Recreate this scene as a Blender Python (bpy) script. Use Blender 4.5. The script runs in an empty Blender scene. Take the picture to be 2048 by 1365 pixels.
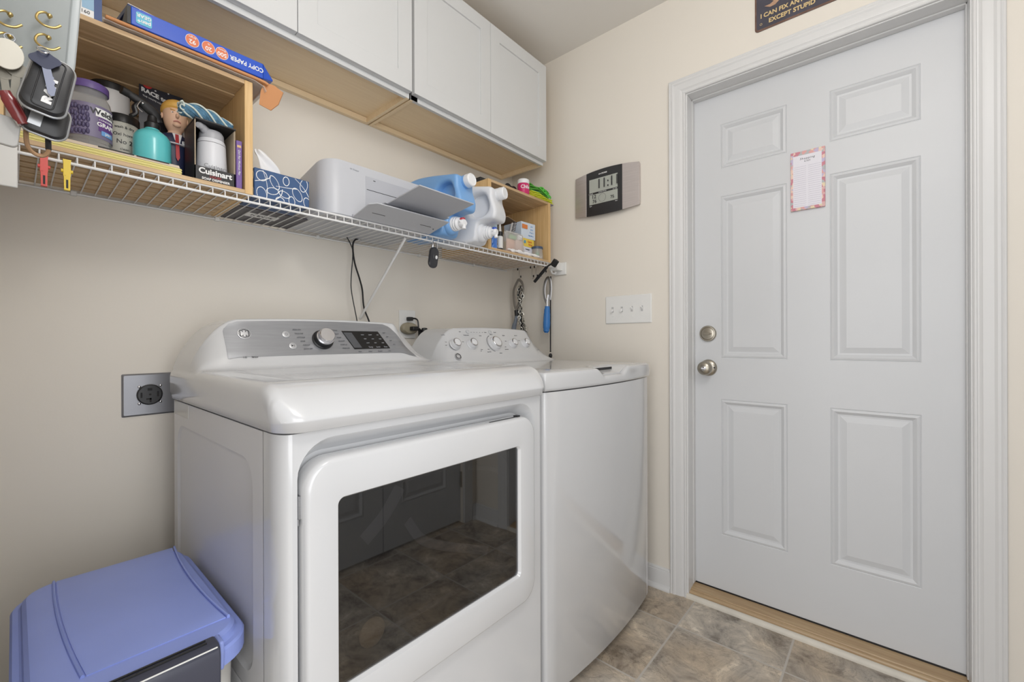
import bpy, bmesh, math, random
from mathutils import Vector, Matrix
import mathutils
random.seed(7)
S = bpy.context.scene
COL = S.collection
PI = math.pi

# ------------------------------------------------------------------ camera, world, lights, exposure
CAMH = 1.052
F = 865.67
R = Matrix(((0.65570, 0.00, 0.0), (0, 0, 0), (0, 0, 0)))
YAW, PITCH, ROLL = -0.8556403, -0.00056842, 0.00335507
_rz = Matrix.Rotation(YAW, 3, 'Z')
_rx = Matrix.Rotation(PITCH, 3, 'X')
_base = Matrix(((1, 0, 0), (0, 0, 1), (0, -1, 0)))
_rr = Matrix.Rotation(ROLL, 3, 'Z')
R = _rz @ _rx @ _base @ _rr            # image axes (right, down, forward) in the room's axes
cam = bpy.data.cameras.new('camera')
cam.sensor_width = 36.0
cam.lens = F / 2048 * 36
cam.clip_start = 0.02
camo = bpy.data.objects.new('camera', cam)
COL.objects.link(camo)
_m = Matrix((R.col[0], -R.col[1], -R.col[2])).transposed().to_4x4()
camo.matrix_world = Matrix.Translation((0, 0, CAMH)) @ _m
S.camera = camo

S.view_settings.view_transform = 'Standard'
S.view_settings.look = 'None'
S.view_settings.gamma = 1.0
S.view_settings.use_curve_mapping = False
S.view_settings.exposure = -0.04

world = bpy.data.worlds.new('world')
S.world = world
world.use_nodes = True
world.node_tree.nodes['Background'].inputs[0].default_value = (0.95, 0.97, 1.0, 1)
world.node_tree.nodes['Background'].inputs[1].default_value = 0.8

def area(name, loc, rot, sx, sy, watts, col=(1, 1, 1)):
    l = bpy.data.lights.new(name, 'AREA')
    l.shape = 'RECTANGLE'
    l.size, l.size_y, l.energy, l.color = sx, sy, watts, col
    o = bpy.data.objects.new(name, l)
    COL.objects.link(o)
    o.location = loc
    o.rotation_euler = rot
    return o
def point_fill(name, loc, watts, r, col=(1.0, 0.97, 0.93)):
    l = bpy.data.lights.new(name, 'POINT'); l.energy = watts; l.shadow_soft_size = r; l.color = col
    o = bpy.data.objects.new(name, l); COL.objects.link(o); o.location = loc
    return o
point_fill('overhead_fill', (0.3, -0.2, 2.2), 18.0, 0.16)  # added soft point light, no fixture: lifts ceiling and cabinets
area('left_fill', (-1.9, 0.0, 1.35), (0, -PI / 2, 0), 2.2, 1.6, 38.0)  # added area fill from the open left side, no real source
area('rear_fill', (-0.45, -1.45, 1.25), (PI / 2, 0, 0), 1.8, 2.1, 38.0, (0.98, 0.99, 1.0))  # added area fill behind the camera, brightens back wall, shelf and bin

# ------------------------------------------------------------------ room numbers
W = 1.562        # back wall (cabinets) at y = W
WX = 1.806       # door wall at x = WX
WF = -0.44       # wall behind the camera
LX = -0.035      # stub of wall at the left
CZ = 2.482

def at(x, y, Y):
    """point on the plane y = Y seen at pixel x, y"""
    d = R @ Vector(((x - 1024) / F, (y - 682.5) / F, 1.0))
    return Vector((0, 0, CAMH)) + d * (Y / d.y)
def atx(x, y, X):
    d = R @ Vector(((x - 1024) / F, (y - 682.5) / F, 1.0))
    return Vector((0, 0, CAMH)) + d * (X / d.x)

# ------------------------------------------------------------------ materials
def lin(c):
    return tuple(((v / 255 + 0.055) / 1.055) ** 2.4 if v > 10 else v / 255 / 12.92 for v in c)
MC = {}
def mat(name, rgb, rough=0.5, metal=0.0, bump=0.0, bscale=60, var=0.0, vscale=8, spec=0.5, coat=0.0, trans=0.0, alpha=1.0, emit=None, stretch=None, ior=1.5):
    if name in MC: return MC[name]
    m = bpy.data.materials.new(name); MC[name] = m
    m.use_nodes = True
    nt = m.node_tree; b = nt.nodes['Principled BSDF']
    c = lin(rgb) + (1,)
    b.inputs['Base Color'].default_value = c
    b.inputs['Roughness'].default_value = rough
    b.inputs['Metallic'].default_value = metal
    b.inputs['Specular IOR Level'].default_value = spec
    b.inputs['Coat Weight'].default_value = coat
    b.inputs['Coat Roughness'].default_value = 0.08
    b.inputs['Transmission Weight'].default_value = trans
    b.inputs['Alpha'].default_value = alpha
    b.inputs['IOR'].default_value = ior
    if emit: 
        b.inputs['Emission Color'].default_value = lin(emit[:3]) + (1,)
        b.inputs['Emission Strength'].default_value = emit[3]
    tc = nt.nodes.new('ShaderNodeTexCoord')
    mp = nt.nodes.new('ShaderNodeMapping')
    nt.links.new(tc.outputs['Object'], mp.inputs[0])
    if stretch: mp.inputs['Scale'].default_value = stretch
    n = nt.nodes.new('ShaderNodeTexNoise')
    n.inputs['Scale'].default_value = vscale; n.inputs['Detail'].default_value = 5
    nt.links.new(mp.outputs[0], n.inputs[0])
    v = max(var, 0.012)
    mx = nt.nodes.new('ShaderNodeMix'); mx.data_type = 'RGBA'; mx.blend_type = 'MULTIPLY'
    mx.inputs['Factor'].default_value = 1.0
    mx.inputs[6].default_value = c
    rp = nt.nodes.new('ShaderNodeValToRGB')
    rp.color_ramp.elements[0].position = 0.3; rp.color_ramp.elements[1].position = 0.7
    rp.color_ramp.elements[0].color = (1 - v, 1 - v, 1 - v, 1)
    rp.color_ramp.elements[1].color = (1, 1, 1, 1)
    nt.links.new(n.outputs[0], rp.inputs[0]); nt.links.new(rp.outputs[0], mx.inputs[7])
    nt.links.new(mx.outputs[2], b.inputs['Base Color'])
    if bump:
        n2 = nt.nodes.new('ShaderNodeTexNoise')
        n2.inputs['Scale'].default_value = bscale; n2.inputs['Detail'].default_value = 4
        nt.links.new(mp.outputs[0], n2.inputs[0])
        bp = nt.nodes.new('ShaderNodeBump')
        bp.inputs['Strength'].default_value = bump; bp.inputs['Distance'].default_value = 0.002
        nt.links.new(n2.outputs[0], bp.inputs['Height']); nt.links.new(bp.outputs[0], b.inputs['Normal'])
    return m

def wood(name, c1, c2, axis='X', rough=0.5):
    if name in MC: return MC[name]
    m = mat(name, c1, rough)
    nt = m.node_tree; b = nt.nodes['Principled BSDF']
    tc = nt.nodes.new('ShaderNodeTexCoord'); mp = nt.nodes.new('ShaderNodeMapping')
    sc = {'X': (1.2, 22, 22), 'Y': (22, 1.2, 22), 'Z': (22, 22, 1.2)}[axis]
    mp.inputs['Scale'].default_value = sc
    nt.links.new(tc.outputs['Object'], mp.inputs[0])
    n = nt.nodes.new('ShaderNodeTexNoise'); n.inputs['Scale'].default_value = 5; n.inputs['Detail'].default_value = 8
    n.inputs['Distortion'].default_value = 0.6
    nt.links.new(mp.outputs[0], n.inputs[0])
    rp = nt.nodes.new('ShaderNodeValToRGB')
    rp.color_ramp.elements[0].position = 0.33; rp.color_ramp.elements[1].position = 0.67
    rp.color_ramp.elements[0].color = lin(c2) + (1,); rp.color_ramp.elements[1].color = lin(c1) + (1,)
    nt.links.new(n.outputs[0], rp.inputs[0]); nt.links.new(rp.outputs[0], b.inputs['Base Color'])
    return m

M_wall = mat('wall_paint', (233, 227, 217), 0.62, bump=0.06, bscale=220, var=0.02, vscale=2)
M_ceil = mat('ceiling_paint', (234, 231, 226), 0.9, bump=0.05, bscale=150)
M_trim = mat('trim_paint', (220, 220, 220), 0.38, var=0.02, vscale=3)
M_door = mat('door_paint', (212, 214, 217), 0.42, var=0.03, vscale=3)
M_cab = mat('cabinet_white', (214, 215, 215), 0.45)
M_app = mat('appliance_enamel', (207, 208, 210), 0.14, coat=0.5, var=0.012)
M_appside = mat('appliance_side_enamel', (212, 212, 214), 0.28, coat=0.25)
M_dark = mat('dark_gap', (40, 40, 42), 0.6)
M_black = mat('black_plastic', (28, 28, 30), 0.42)
M_blackg = mat('gloss_black_plastic', (22, 22, 24), 0.15)
M_chrome = mat('chrome', (205, 205, 208), 0.12, metal=1.0)
M_nickel = mat('satin_nickel', (178, 172, 160), 0.3, metal=1.0)
M_steel = mat('brushed_steel', (176, 177, 180), 0.34, metal=1.0, var=0.12, vscale=6, stretch=(2, 2, 60))
M_white = mat('white_plastic', (234, 234, 232), 0.4)
M_wire = mat('shelf_wire_coating', (236, 236, 236), 0.35)
M_brass = mat('brass', (205, 180, 120), 0.28, metal=1.0)
M_birch = wood('birch_veneer', (244, 222, 186), (238, 214, 177), 'X')
M_bamboo = wood('bamboo_side', (226, 192, 140), (210, 172, 118), 'Z')
M_bambooX = wood('bamboo_slat', (212, 184, 144), (186, 154, 116), 'X')
M_text = mat('dark_print', (50, 50, 54), 0.5)
M_grey = mat('grey_print', (120, 121, 125), 0.5)
M_whitep = mat('white_print', (240, 240, 240), 0.5)
M_paper = mat('paper', (236, 236, 238), 0.8)

# ------------------------------------------------------------------ mesh helpers
def BM(): return bmesh.new()
def _xf(bm, vs, M):
    if M is not None:
        for v in vs: v.co = M @ v.co
def box(bm, x0, x1, y0, y1, z0, z1, M=None):
    vs = [bm.verts.new((x, y, z)) for x in (x0, x1) for y in (y0, y1) for z in (z0, z1)]
    for f in ((0, 1, 3, 2), (4, 6, 7, 5), (0, 4, 5, 1), (2, 3, 7, 6), (0, 2, 6, 4), (1, 5, 7, 3)):
        bm.faces.new([vs[i] for i in f])
    _xf(bm, vs, M)
    return bm
def rrect(a0, a1, b0, b1, r, n=6):
    """closed rounded-rectangle outline, counter-clockwise, 4*(n+1) points"""
    out = []
    r = min(r, (a1 - a0) / 2.001, (b1 - b0) / 2.001)
    for cx, cy, s in ((a1 - r, b1 - r, 0), (a0 + r, b1 - r, 1), (a0 + r, b0 + r, 2), (a1 - r, b0 + r, 3)):
        for i in range(n + 1):
            t = (s + i / n) * PI / 2
            out.append((cx + r * math.cos(t), cy + r * math.sin(t)))
    return out
def ring_verts(bm, pts): return [bm.verts.new(p) for p in pts]
def bridge(bm, a, b, closed=True):
    n = len(a)
    for i in range(n if closed else n - 1):
        j = (i + 1) % n
        bm.faces.new((a[i], a[j], b[j], b[i]))
def loft(bm, rings, cap0=True, cap1=True, closed=True):
    rs = [ring_verts(bm, r) for r in rings]
    for a, b in zip(rs, rs[1:]): bridge(bm, a, b, closed)
    if cap0: bm.faces.new(list(reversed(rs[0])))
    if cap1: bm.faces.new(rs[-1])
    return rs
def prism(bm, pts2, w0, w1, axis='Z', bev=0.0):
    """extrude a 2-D outline; axis Z: (x,y), Y: (x,z), X: (y,z)"""
    def P(p, w):
        if axis == 'Z': return (p[0], p[1], w)
        if axis == 'Y': return (p[0], w, p[1])
        return (w, p[0], p[1])
    rings = []
    if bev:
        c = (sum(p[0] for p in pts2) / len(pts2), sum(p[1] for p in pts2) / len(pts2))
        def ins(d):
            out = []
            n = len(pts2)
            for i in range(n):
                a, b, q = Vector(pts2[i - 1]), Vector(pts2[i]), Vector(pts2[(i + 1) % n])
                e1 = (b - a); e2 = (q - b)
                if e1.length < 1e-9: e1 = e2
                if e2.length < 1e-9: e2 = e1
                n1 = Vector((-e1.y, e1.x)).normalized(); n2 = Vector((-e2.y, e2.x)).normalized()
                nn = (n1 + n2)
                nn = nn.normalized() if nn.length > 1e-6 else n1
                out.append((b.x + nn.x * d, b.y + nn.y * d))
            return out
        s = 1 if w1 > w0 else -1
        rings = [[P(p, w0) for p in ins(bev)], [P(p, w0 + s * bev) for p in pts2], [P(p, w1 - s * bev) for p in pts2], [P(p, w1) for p in ins(bev)]]
    else:
        rings = [[P(p, w0) for p in pts2], [P(p, w1) for p in pts2]]
    loft(bm, rings)
    return bm
def circle(cx, cy, r, n=24): return [(cx + r * math.cos(2 * PI * i / n), cy + r * math.sin(2 * PI * i / n)) for i in range(n)]
def lathe(bm, prof, c=(0, 0, 0), n=28, M=None, sx=1, sy=1):
    """profile of (radius, height) about z"""
    rings = []
    for r, z in prof:
        rings.append([(c[0] + sx * max(r, 1e-5) * math.cos(2 * PI * i / n), c[1] + sy * max(r, 1e-5) * math.sin(2 * PI * i / n), c[2] + z) for i in range(n)])
    rs = loft(bm, rings)
    if M is not None:
        for r in rs: _xf(bm, r, M)
    return bm
def smooth_path(pts, k=6, closed=False):
    P = [Vector(p) for p in pts]; n = len(P); out = []
    rng = range(n) if closed else range(n - 1)
    for i in rng:
        p0 = P[(i - 1) % n] if closed or i > 0 else P[i]
        p1 = P[i]; p2 = P[(i + 1) % n]
        p3 = P[(i + 2) % n] if closed or i + 2 < n else P[(i + 1) % n]
        for j in range(k):
            t = j / k
            out.append(0.5 * ((2 * p1) + (-p0 + p2) * t + (2 * p0 - 5 * p1 + 4 * p2 - p3) * t * t + (-p0 + 3 * p1 - 3 * p2 + p3) * t ** 3))
    if not closed: out.append(P[-1])
    return out
def tube(bm, pts, r, n=8, closed=False, smooth=0, rs=None, flat=1.0, up=None):
    P = [Vector(p) for p in pts]
    if smooth: P = smooth_path(P, smooth, closed)
    m = len(P)
    T = []
    for i in range(m):
        if closed: t = P[(i + 1) % m] - P[i - 1]
        else: t = P[min(i + 1, m - 1)] - P[max(i - 1, 0)]
        T.append(t.normalized() if t.length > 1e-9 else Vector((0, 0, 1)))
    u = Vector(up) if up else (Vector((0, 0, 1)) if abs(T[0].z) < 0.9 else Vector((1, 0, 0)))
    u = (u - T[0] * u.dot(T[0])).normalized()
    rings = []
    for i in range(m):
        u = (u - T[i] * u.dot(T[i]))
        u = u.normalized() if u.length > 1e-6 else T[i].orthogonal().normalized()
        v = T[i].cross(u)
        rad = r if rs is None else rs[min(int(i * len(rs) / m), len(rs) - 1)]
        rings.append([P[i] + u * rad * math.cos(2 * PI * k / n) + v * rad * flat * math.sin(2 * PI * k / n) for k in range(n)])
    if closed:
        rr = [ring_verts(bm, q) for q in rings]
        for a, b in zip(rr, rr[1:] + rr[:1]): bridge(bm, a, b)
    else: loft(bm, rings)
    return bm
def cyl(bm, p0, p1, r, n=20, r1=None):
    r1 = r if r1 is None else r1
    p0, p1 = Vector(p0), Vector(p1); t = (p1 - p0).normalized(); u = t.orthogonal().normalized(); v = t.cross(u)
    loft(bm, [[p + (u * math.cos(2 * PI * k / n) + v * math.sin(2 * PI * k / n)) * q for k in range(n)] for p, q in ((p0, r), (p1, r1))])
    return bm
def ball(bm, c, r, s=(1, 1, 1), M=None, seg=20):
    res = bmesh.ops.create_uvsphere(bm, u_segments=seg, v_segments=seg // 2 + 2, radius=r)
    for v in res['verts']:
        v.co = Vector((v.co.x * s[0], v.co.y * s[1], v.co.z * s[2]))
        if M is not None: v.co = M @ v.co
        v.co += Vector(c)
    return bm

WMAT = {}
def wm(o): return WMAT.get(o.name, Matrix.Identity(4)) if o else Matrix.Identity(4)
def obj(name, bm, m, parent=None, bevel=0.0, seg=2, smooth=True, ang=38, label=None, subsurf=0, local=False):
    """link bm (in room coordinates, or in the parent's with local=True) as ONE mesh object under parent"""
    bmesh.ops.recalc_face_normals(bm, faces=bm.faces)
    if parent and not local: bm.transform(wm(parent).inverted())
    me = bpy.data.meshes.new(name); bm.to_mesh(me); bm.free()
    for mm in (m if isinstance(m, (list, tuple)) else [m]): me.materials.append(mm)
    if smooth:
        for p in me.polygons: p.use_smooth = True
        try: me.set_sharp_from_angle(angle=math.radians(ang))
        except Exception: pass
    o = bpy.data.objects.new(name, me); COL.objects.link(o)
    if parent: o.parent = parent
    WMAT[o.name] = wm(parent)
    if bevel:
        b = o.modifiers.new('bevel', 'BEVEL'); b.width = bevel; b.segments = seg; b.limit_method = 'ANGLE'; b.angle_limit = math.radians(40)
    if subsurf:
        b = o.modifiers.new('subsurf', 'SUBSURF'); b.levels = subsurf; b.render_levels = subsurf
    if label: o['label'] = label
    return o
def thing(name, label, cat, loc=(0, 0, 0), rz=0.0, group=None, rot=None):
    o = bpy.data.objects.new(name, None); COL.objects.link(o)
    o.empty_display_size = 0.02
    M = Matrix.Translation(loc) @ (rot.to_4x4() if rot is not None else Matrix.Rotation(rz, 4, 'Z'))
    o.matrix_world = M
    WMAT[o.name] = M
    o['label'] = label; o['category'] = cat
    if group: o['group'] = group
    return o
def tag(o, label, cat, group=None, kind=None):
    o['label'] = label; o['category'] = cat
    if group: o['group'] = group
    if kind: o['kind'] = kind
    return o
def struct(name, bm, m, **k):
    o = obj(name, bm, m, **k); o['kind'] = 'structure'
    return o
def copy_tree(o, M=None, parent=None):
    c = o.copy(); COL.objects.link(c)
    if parent: c.parent = parent
    for ch in list(o.children): copy_tree(ch, None, c)
    if M is not None: c.matrix_world = M
    return c
_dg = None
def text(body, size, org, xd, yd, m, parent, name='lettering', align='CENTER', depth=0.0004, sx=1.0, bold=0.0, shear=0.0, space=1.0):
    cu = bpy.data.curves.new('t', 'FONT'); cu.body = body; cu.size = size; cu.align_x = align; cu.align_y = 'CENTER'
    cu.extrude = depth; cu.offset = bold; cu.shear = shear; cu.space_character = space; cu.resolution_u = 3
    to = bpy.data.objects.new('t', cu); COL.objects.link(to)
    bpy.context.view_layer.update()
    dg = bpy.context.evaluated_depsgraph_get()
    me = bpy.data.meshes.new_from_object(to.evaluated_get(dg))
    bpy.data.objects.remove(to)
    xd, yd = Vector(xd).normalized(), Vector(yd).normalized(); zd = xd.cross(yd)
    Mx = Matrix((xd * sx, yd, zd)).transposed().to_4x4(); Mx.translation = Vector(org)
    me.transform(wm(parent).inverted() @ Mx)
    me.name = name; me.materials.clear(); me.materials.append(m)
    o = bpy.data.objects.new(name, me); COL.objects.link(o); o.parent = parent
    WMAT[o.name] = wm(parent)
    return o
XF, ZF = (1, 0, 0), (0, 0, 1)          # writing that faces the room from the back wall
XD = (0, -1, 0)                         # writing on the door wall
# ================================================================== the room
bm = BM(); box(bm, -2.2, WX + 0.3, -1.7, W + 0.1, -0.1, 0.0)
def floor_mat():
    m = mat('vinyl_stone_tile', (150, 140, 126), 0.45)
    nt = m.node_tree; b = nt.nodes['Principled BSDF']; L = nt.links.new; N = nt.nodes.new
    tc = N('ShaderNodeTexCoord'); mp = N('ShaderNodeMapping'); L(tc.outputs['Object'], mp.inputs[0])
    P = 0.336
    mp.inputs['Location'].default_value = (-1.597 / P + 20, -0.588 / P + 20, 0)
    mp.inputs['Scale'].default_value = (1 / P, 1 / P, 1 / P)
    # per-tile cell and grout
    fr = N('ShaderNodeVectorMath'); fr.operation = 'FRACTION'; L(mp.outputs[0], fr.inputs[0])
    fl = N('ShaderNodeVectorMath'); fl.operation = 'FLOOR'; L(mp.outputs[0], fl.inputs[0])
    wn = N('ShaderNodeTexWhiteNoise'); L(fl.outputs[0], wn.inputs[0])
    sep = N('ShaderNodeSeparateXYZ'); L(fr.outputs[0], sep.inputs[0])
    def edge(s):
        a = N('ShaderNodeMath'); a.operation = 'SUBTRACT'; L(s, a.inputs[0]); a.inputs[1].default_value = 0.5
        c = N('ShaderNodeMath'); c.operation = 'ABSOLUTE'; L(a.outputs[0], c.inputs[0]); return c.outputs[0]
    mxx = N('ShaderNodeMath'); mxx.operation = 'MAXIMUM'; L(edge(sep.outputs[0]), mxx.inputs[0]); L(edge(sep.outputs[1]), mxx.inputs[1])
    g = N('ShaderNodeMapRange'); g.inputs[1].default_value = 0.4885; g.inputs[2].default_value = 0.4925; L(mxx.outputs[0], g.inputs[0])
    # shifted coordinates so that the stone differs from tile to tile
    off = N('ShaderNodeVectorMath'); off.operation = 'MULTIPLY'; L(wn.outputs['Color'], off.inputs[0]); off.inputs[1].default_value = (9, 9, 9)
    ad = N('ShaderNodeVectorMath'); ad.operation = 'ADD'; L(mp.outputs[0], ad.inputs[0]); L(off.outputs[0], ad.inputs[1])
    n1 = N('ShaderNodeTexNoise'); n1.inputs['Scale'].default_value = 3.0; n1.inputs['Detail'].default_value = 14; n1.inputs['Roughness'].default_value = 0.72; n1.inputs['Distortion'].default_value = 0.55
    L(ad.outputs[0], n1.inputs[0])
    r1 = N('ShaderNodeValToRGB'); e = r1.color_ramp.elements
    e[0].position = 0.33; e[0].color = lin((126, 118, 108)) + (1,)
    e[1].position = 0.68; e[1].color = lin((236, 226, 210)) + (1,)
    x = r1.color_ramp.elements.new(0.45); x.color = lin((168, 160, 150)) + (1,)
    x = r1.color_ramp.elements.new(0.58); x.color = lin((200, 190, 176)) + (1,)
    L(n1.outputs[0], r1.inputs[0])
    # tan cast on some tiles
    n3 = N('ShaderNodeTexNoise'); n3.inputs['Scale'].default_value = 1.1; n3.inputs['Detail'].default_value = 3; L(ad.outputs[0], n3.inputs[0])
    r3 = N('ShaderNodeMapRange'); r3.inputs[1].default_value = 0.42; r3.inputs[2].default_value = 0.62; r3.inputs[4].default_value = 0.65; L(n3.outputs[0], r3.inputs[0])
    m3 = N('ShaderNodeMix'); m3.data_type = 'RGBA'; m3.blend_type = 'MULTIPLY'; L(r3.outputs[0], m3.inputs[0]); L(r1.outputs[0], m3.inputs[6]); m3.inputs[7].default_value = lin((255, 240, 220)) + (1,)
    # fine dark veins (slate clefts)
    mpv = N('ShaderNodeMapping'); mpv.inputs['Scale'].default_value = (1.0, 0.45, 1); mpv.inputs['Rotation'].default_value = (0, 0, 0.5); L(ad.outputs[0], mpv.inputs[0])
    n2 = N('ShaderNodeTexNoise'); n2.inputs['Scale'].default_value = 3.4; n2.inputs['Detail'].default_value = 7; n2.inputs['Roughness'].default_value = 0.7; n2.inputs['Distortion'].default_value = 0.9; L(mpv.outputs[0], n2.inputs[0])
    sb = N('ShaderNodeMath'); sb.operation = 'SUBTRACT'; L(n2.outputs[0], sb.inputs[0]); sb.inputs[1].default_value = 0.5
    ab = N('ShaderNodeMath'); ab.operation = 'ABSOLUTE'; L(sb.outputs[0], ab.inputs[0])
    rv = N('ShaderNodeMapRange'); rv.inputs[1].default_value = 0.0; rv.inputs[2].default_value = 0.012; rv.inputs[3].default_value = 0.62; rv.inputs[4].default_value = 1.0; L(ab.outputs[0], rv.inputs[0])
    m4 = N('ShaderNodeMix'); m4.data_type = 'RGBA'; m4.blend_type = 'MULTIPLY'; m4.inputs[0].default_value = 1; L(m3.outputs[2], m4.inputs[6]); L(rv.outputs[0], m4.inputs[7])
    m5 = N('ShaderNodeMix'); m5.data_type = 'RGBA'; L(g.outputs[0], m5.inputs[0]); L(m4.outputs[2], m5.inputs[6]); m5.inputs[7].default_value = lin((192, 186, 178)) + (1,)
    L(m5.outputs[2], b.inputs['Base Color'])
    bp = N('ShaderNodeBump'); bp.inputs['Strength'].default_value = 0.35; bp.inputs['Distance'].default_value = 0.003
    L(n1.outputs[0], bp.inputs['Height']); L(bp.outputs[0], b.inputs['Normal'])
    return m
struct('floor', bm, floor_mat())
bm = BM(); box(bm, -0.14, WX + 0.3, WF - 0.1, W + 0.1, CZ, CZ + 0.1); struct('ceiling', bm, M_ceil)
bm = BM(); box(bm, -0.14, WX + 0.3, W, W + 0.1, 0, CZ); struct('wall_back', bm, M_wall)
bm = BM(); box(bm, -0.14, LX, 0.52, W, 0, CZ); struct('wall_left', bm, M_wall)
DY0, DY1, DZ0, DZ1 = -0.180, 0.617, 0.037, 2.055      # door opening
bm = BM()
box(bm, WX, WX + 0.12, DY1 + 0.018, W, 0, CZ); box(bm, WX, WX + 0.12, WF, DY0 - 0.018, 0, CZ)
box(bm, WX, WX + 0.12, DY0 - 0.018, DY1 + 0.018, DZ1 + 0.018, CZ)
struct('wall_right', bm, M_wall)
# wall behind the camera, with a pair of panelled closet doors in it
bm = BM(); box(bm, 1.70, WX + 0.1, WF - 0.1, WF, 0, CZ); box(bm, 0.45, 0.68, WF - 0.1, WF, 0, CZ); box(bm, 0.68, 1.70, WF - 0.1, WF, 2.06, CZ)
struct('wall_front', bm, M_wall)
def panel_door(bm, flip, a0, a1, z0, z1, cols, rows, face, thick):
    """panelled slab; plane coordinate 'face', panels pressed into it. flip: 'X' (faces -x; a is y) or 'Y' (faces +y; a is x)"""
    sgn = 1 if flip == 'X' else -1
    def P(a, z, d): return (face + d, a, z) if flip == 'X' else (a, face - d, z)
    As = sorted({a0, a1, *[c for cc in cols for c in cc]}); Zs = sorted({z0, z1, *[r for rr_ in rows for r in rr_]})
    g = {(a, z): bm.verts.new(P(a, z, 0)) for a in As for z in Zs}
    for i in range(len(As) - 1):
        for j in range(len(Zs) - 1):
            c = (As[i], As[i + 1]); r = (Zs[j], Zs[j + 1])
            q = [(As[i], Zs[j]), (As[i + 1], Zs[j]), (As[i + 1], Zs[j + 1]), (As[i], Zs[j + 1])]
            if c in [tuple(x) for x in cols] and r in [tuple(x) for x in rows]:
                prev = [g[k] for k in q]
                for ins, d in ((0.0025, 0.0022), (0.005, 0.0), (0.011, -0.0015), (0.017, 0.003), (0.021, 0.007), (0.027, 0.0075), (0.046, 0.0012), (0.048, 0.0012)):
                    cur = [bm.verts.new(P(x, z, d)) for x, z in ((c[0] + ins, r[0] + ins), (c[1] - ins, r[0] + ins), (c[1] - ins, r[1] - ins), (c[0] + ins, r[1] - ins))]
                    bridge(bm, prev, cur); prev = cur
                bm.faces.new(prev)
            else: bm.faces.new([g[k] for k in q])
    bk = [bm.verts.new(P(a, z, thick)) for a, z in ((a0, z0), (a1, z0), (a1, z1), (a0, z1))]
    bm.faces.new(bk)
    per = [(a, z0) for a in As] + [(a1, z) for z in Zs[1:]] + [(a, z1) for a in reversed(As[:-1])] + [(a0, z) for z in reversed(Zs[1:-1])]
    pts = [g[p] for p in per]; corner = {(a0, z0): 0, (a1, z0): 1, (a1, z1): 2, (a0, z1): 3}
    order = [(a0, z0), (a1, z0), (a1, z1), (a0, z1)]
    for k in range(4):
        s, e = per.index(order[k]), per.index(order[(k + 1) % 4])
        if e == 0: e = len(per)
        seq = [pts[i % len(per)] for i in range(s, e + 1)]
        bm.faces.new(seq + [bk[(k + 1) % 4], bk[k]])
    return bm
# entry door
DX = 1.886
bm = BM()
panel_door(bm, 'X', DY0 + 0.001, DY1 - 0.001, DZ0, DZ1 - 0.002, [(-0.0803, 0.154), (0.2825, 0.5135)], [(0.2595, 0.812), (0.978, 1.6355), (1.748, 1.928)], DX, 0.044)
door = struct('door_1', bm, M_door, ang=12)
def knobset():
    c = atx(1413, 736, DX); y, z = 0.561, 0.938
    bm = BM(); Mx = Matrix.Translation((DX, y, z)) @ Matrix.Rotation(-PI / 2, 4, 'Y')
    lathe(bm, [(0, 0), (0.034, 0), (0.034, 0.003), (0.031, 0.008), (0.022, 0.011), (0.014, 0.014), (0.0125, 0.024), (0.014, 0.030), (0.024, 0.036), (0.0285, 0.045), (0.0275, 0.055), (0.020, 0.062), (0.0115, 0.0645), (0.0110, 0.0625), (0, 0.0625)], M=Mx, n=32)
    k = obj('door_knob', bm, M_nickel, door, ang=50)
    bm = BM(); lathe(bm, [(0, 0.060), (0.0095, 0.060), (0.0095, 0.066), (0.008, 0.067), (0, 0.067)], M=Mx, n=20)
    box(bm, DX - 0.072, DX - 0.066, y - 0.0075, y + 0.0075, z - 0.002, z + 0.002)
    obj('lock_button', bm, M_chrome, k, label='small chrome turn button in the knob')
    bm = BM(); cyl(bm, (DX - 0.0105, y - 0.026, z + 0.001), (DX - 0.013, y - 0.026, z + 0.001), 0.003); obj('screw', bm, M_dark, k)
knobset()
y, z = 0.562, 1.079
Mx = Matrix.Translation((DX, y, z)) @ Matrix.Rotation(-PI / 2, 4, 'Y')
bm = BM(); lathe(bm, [(0, 0), (0.033, 0), (0.033, 0.006), (0.030, 0.011), (0.026, 0.0115), (0.024, 0.0095), (0.017, 0.011), (0, 0.011)], M=Mx, n=32)
db = obj('deadbolt', bm, M_nickel, door, ang=50)
bm = BM(); prism(bm, [(y - 0.019, z - 0.001), (y - 0.010, z - 0.0045), (y + 0.012, z - 0.0055), (y + 0.017, z), (y + 0.012, z + 0.0045), (y - 0.010, z + 0.003)], DX - 0.010, DX - 0.024, 'X', 0.0012)
obj('thumb_turn', bm, M_nickel, db)
# jamb, stop, casing, threshold
bm = BM()
jx0, jx1 = WX - 0.0, WX + 0.15
box(bm, jx0, jx1, DY1, DY1 + 0.018, 0, DZ1); box(bm, jx0, jx1, DY0 - 0.018, DY0, 0, DZ1); box(bm, jx0, jx1, DY0 - 0.018, DY1 + 0.018, DZ1, DZ1 + 0.018)
box(bm, DX - 0.026, DX - 0.001, DY1 - 0.0035, DY1, DZ0, DZ1); box(bm, DX - 0.026, DX - 0.001, DY0, DY0 + 0.0035, DZ0, DZ1); box(bm, DX - 0.026, DX - 0.001, DY0, DY1, DZ1 - 0.0055, DZ1)
struct('trim_2', bm, M_trim, bevel=0.0008)
bm = BM()
prof = [(0, 0.0), (0, 0.008), (0.003, 0.0105), (0.0065, 0.0105), (0.009, 0.008), (0.012, 0.0085), (0.018, 0.012), (0.0185, 0.0128), (0.030, 0.0150), (0.040, 0.0152), (0.046, 0.0185), (0.052, 0.0185), (0.056, 0.0165), (0.0585, 0.018), (0.0625, 0.0175), (0.0645, 0.015), (0.0645, 0.0)]
i0, i1, it = DY1 + 0.006, DY0 - 0.004, DZ1 + 0.004
prev = None
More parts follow.
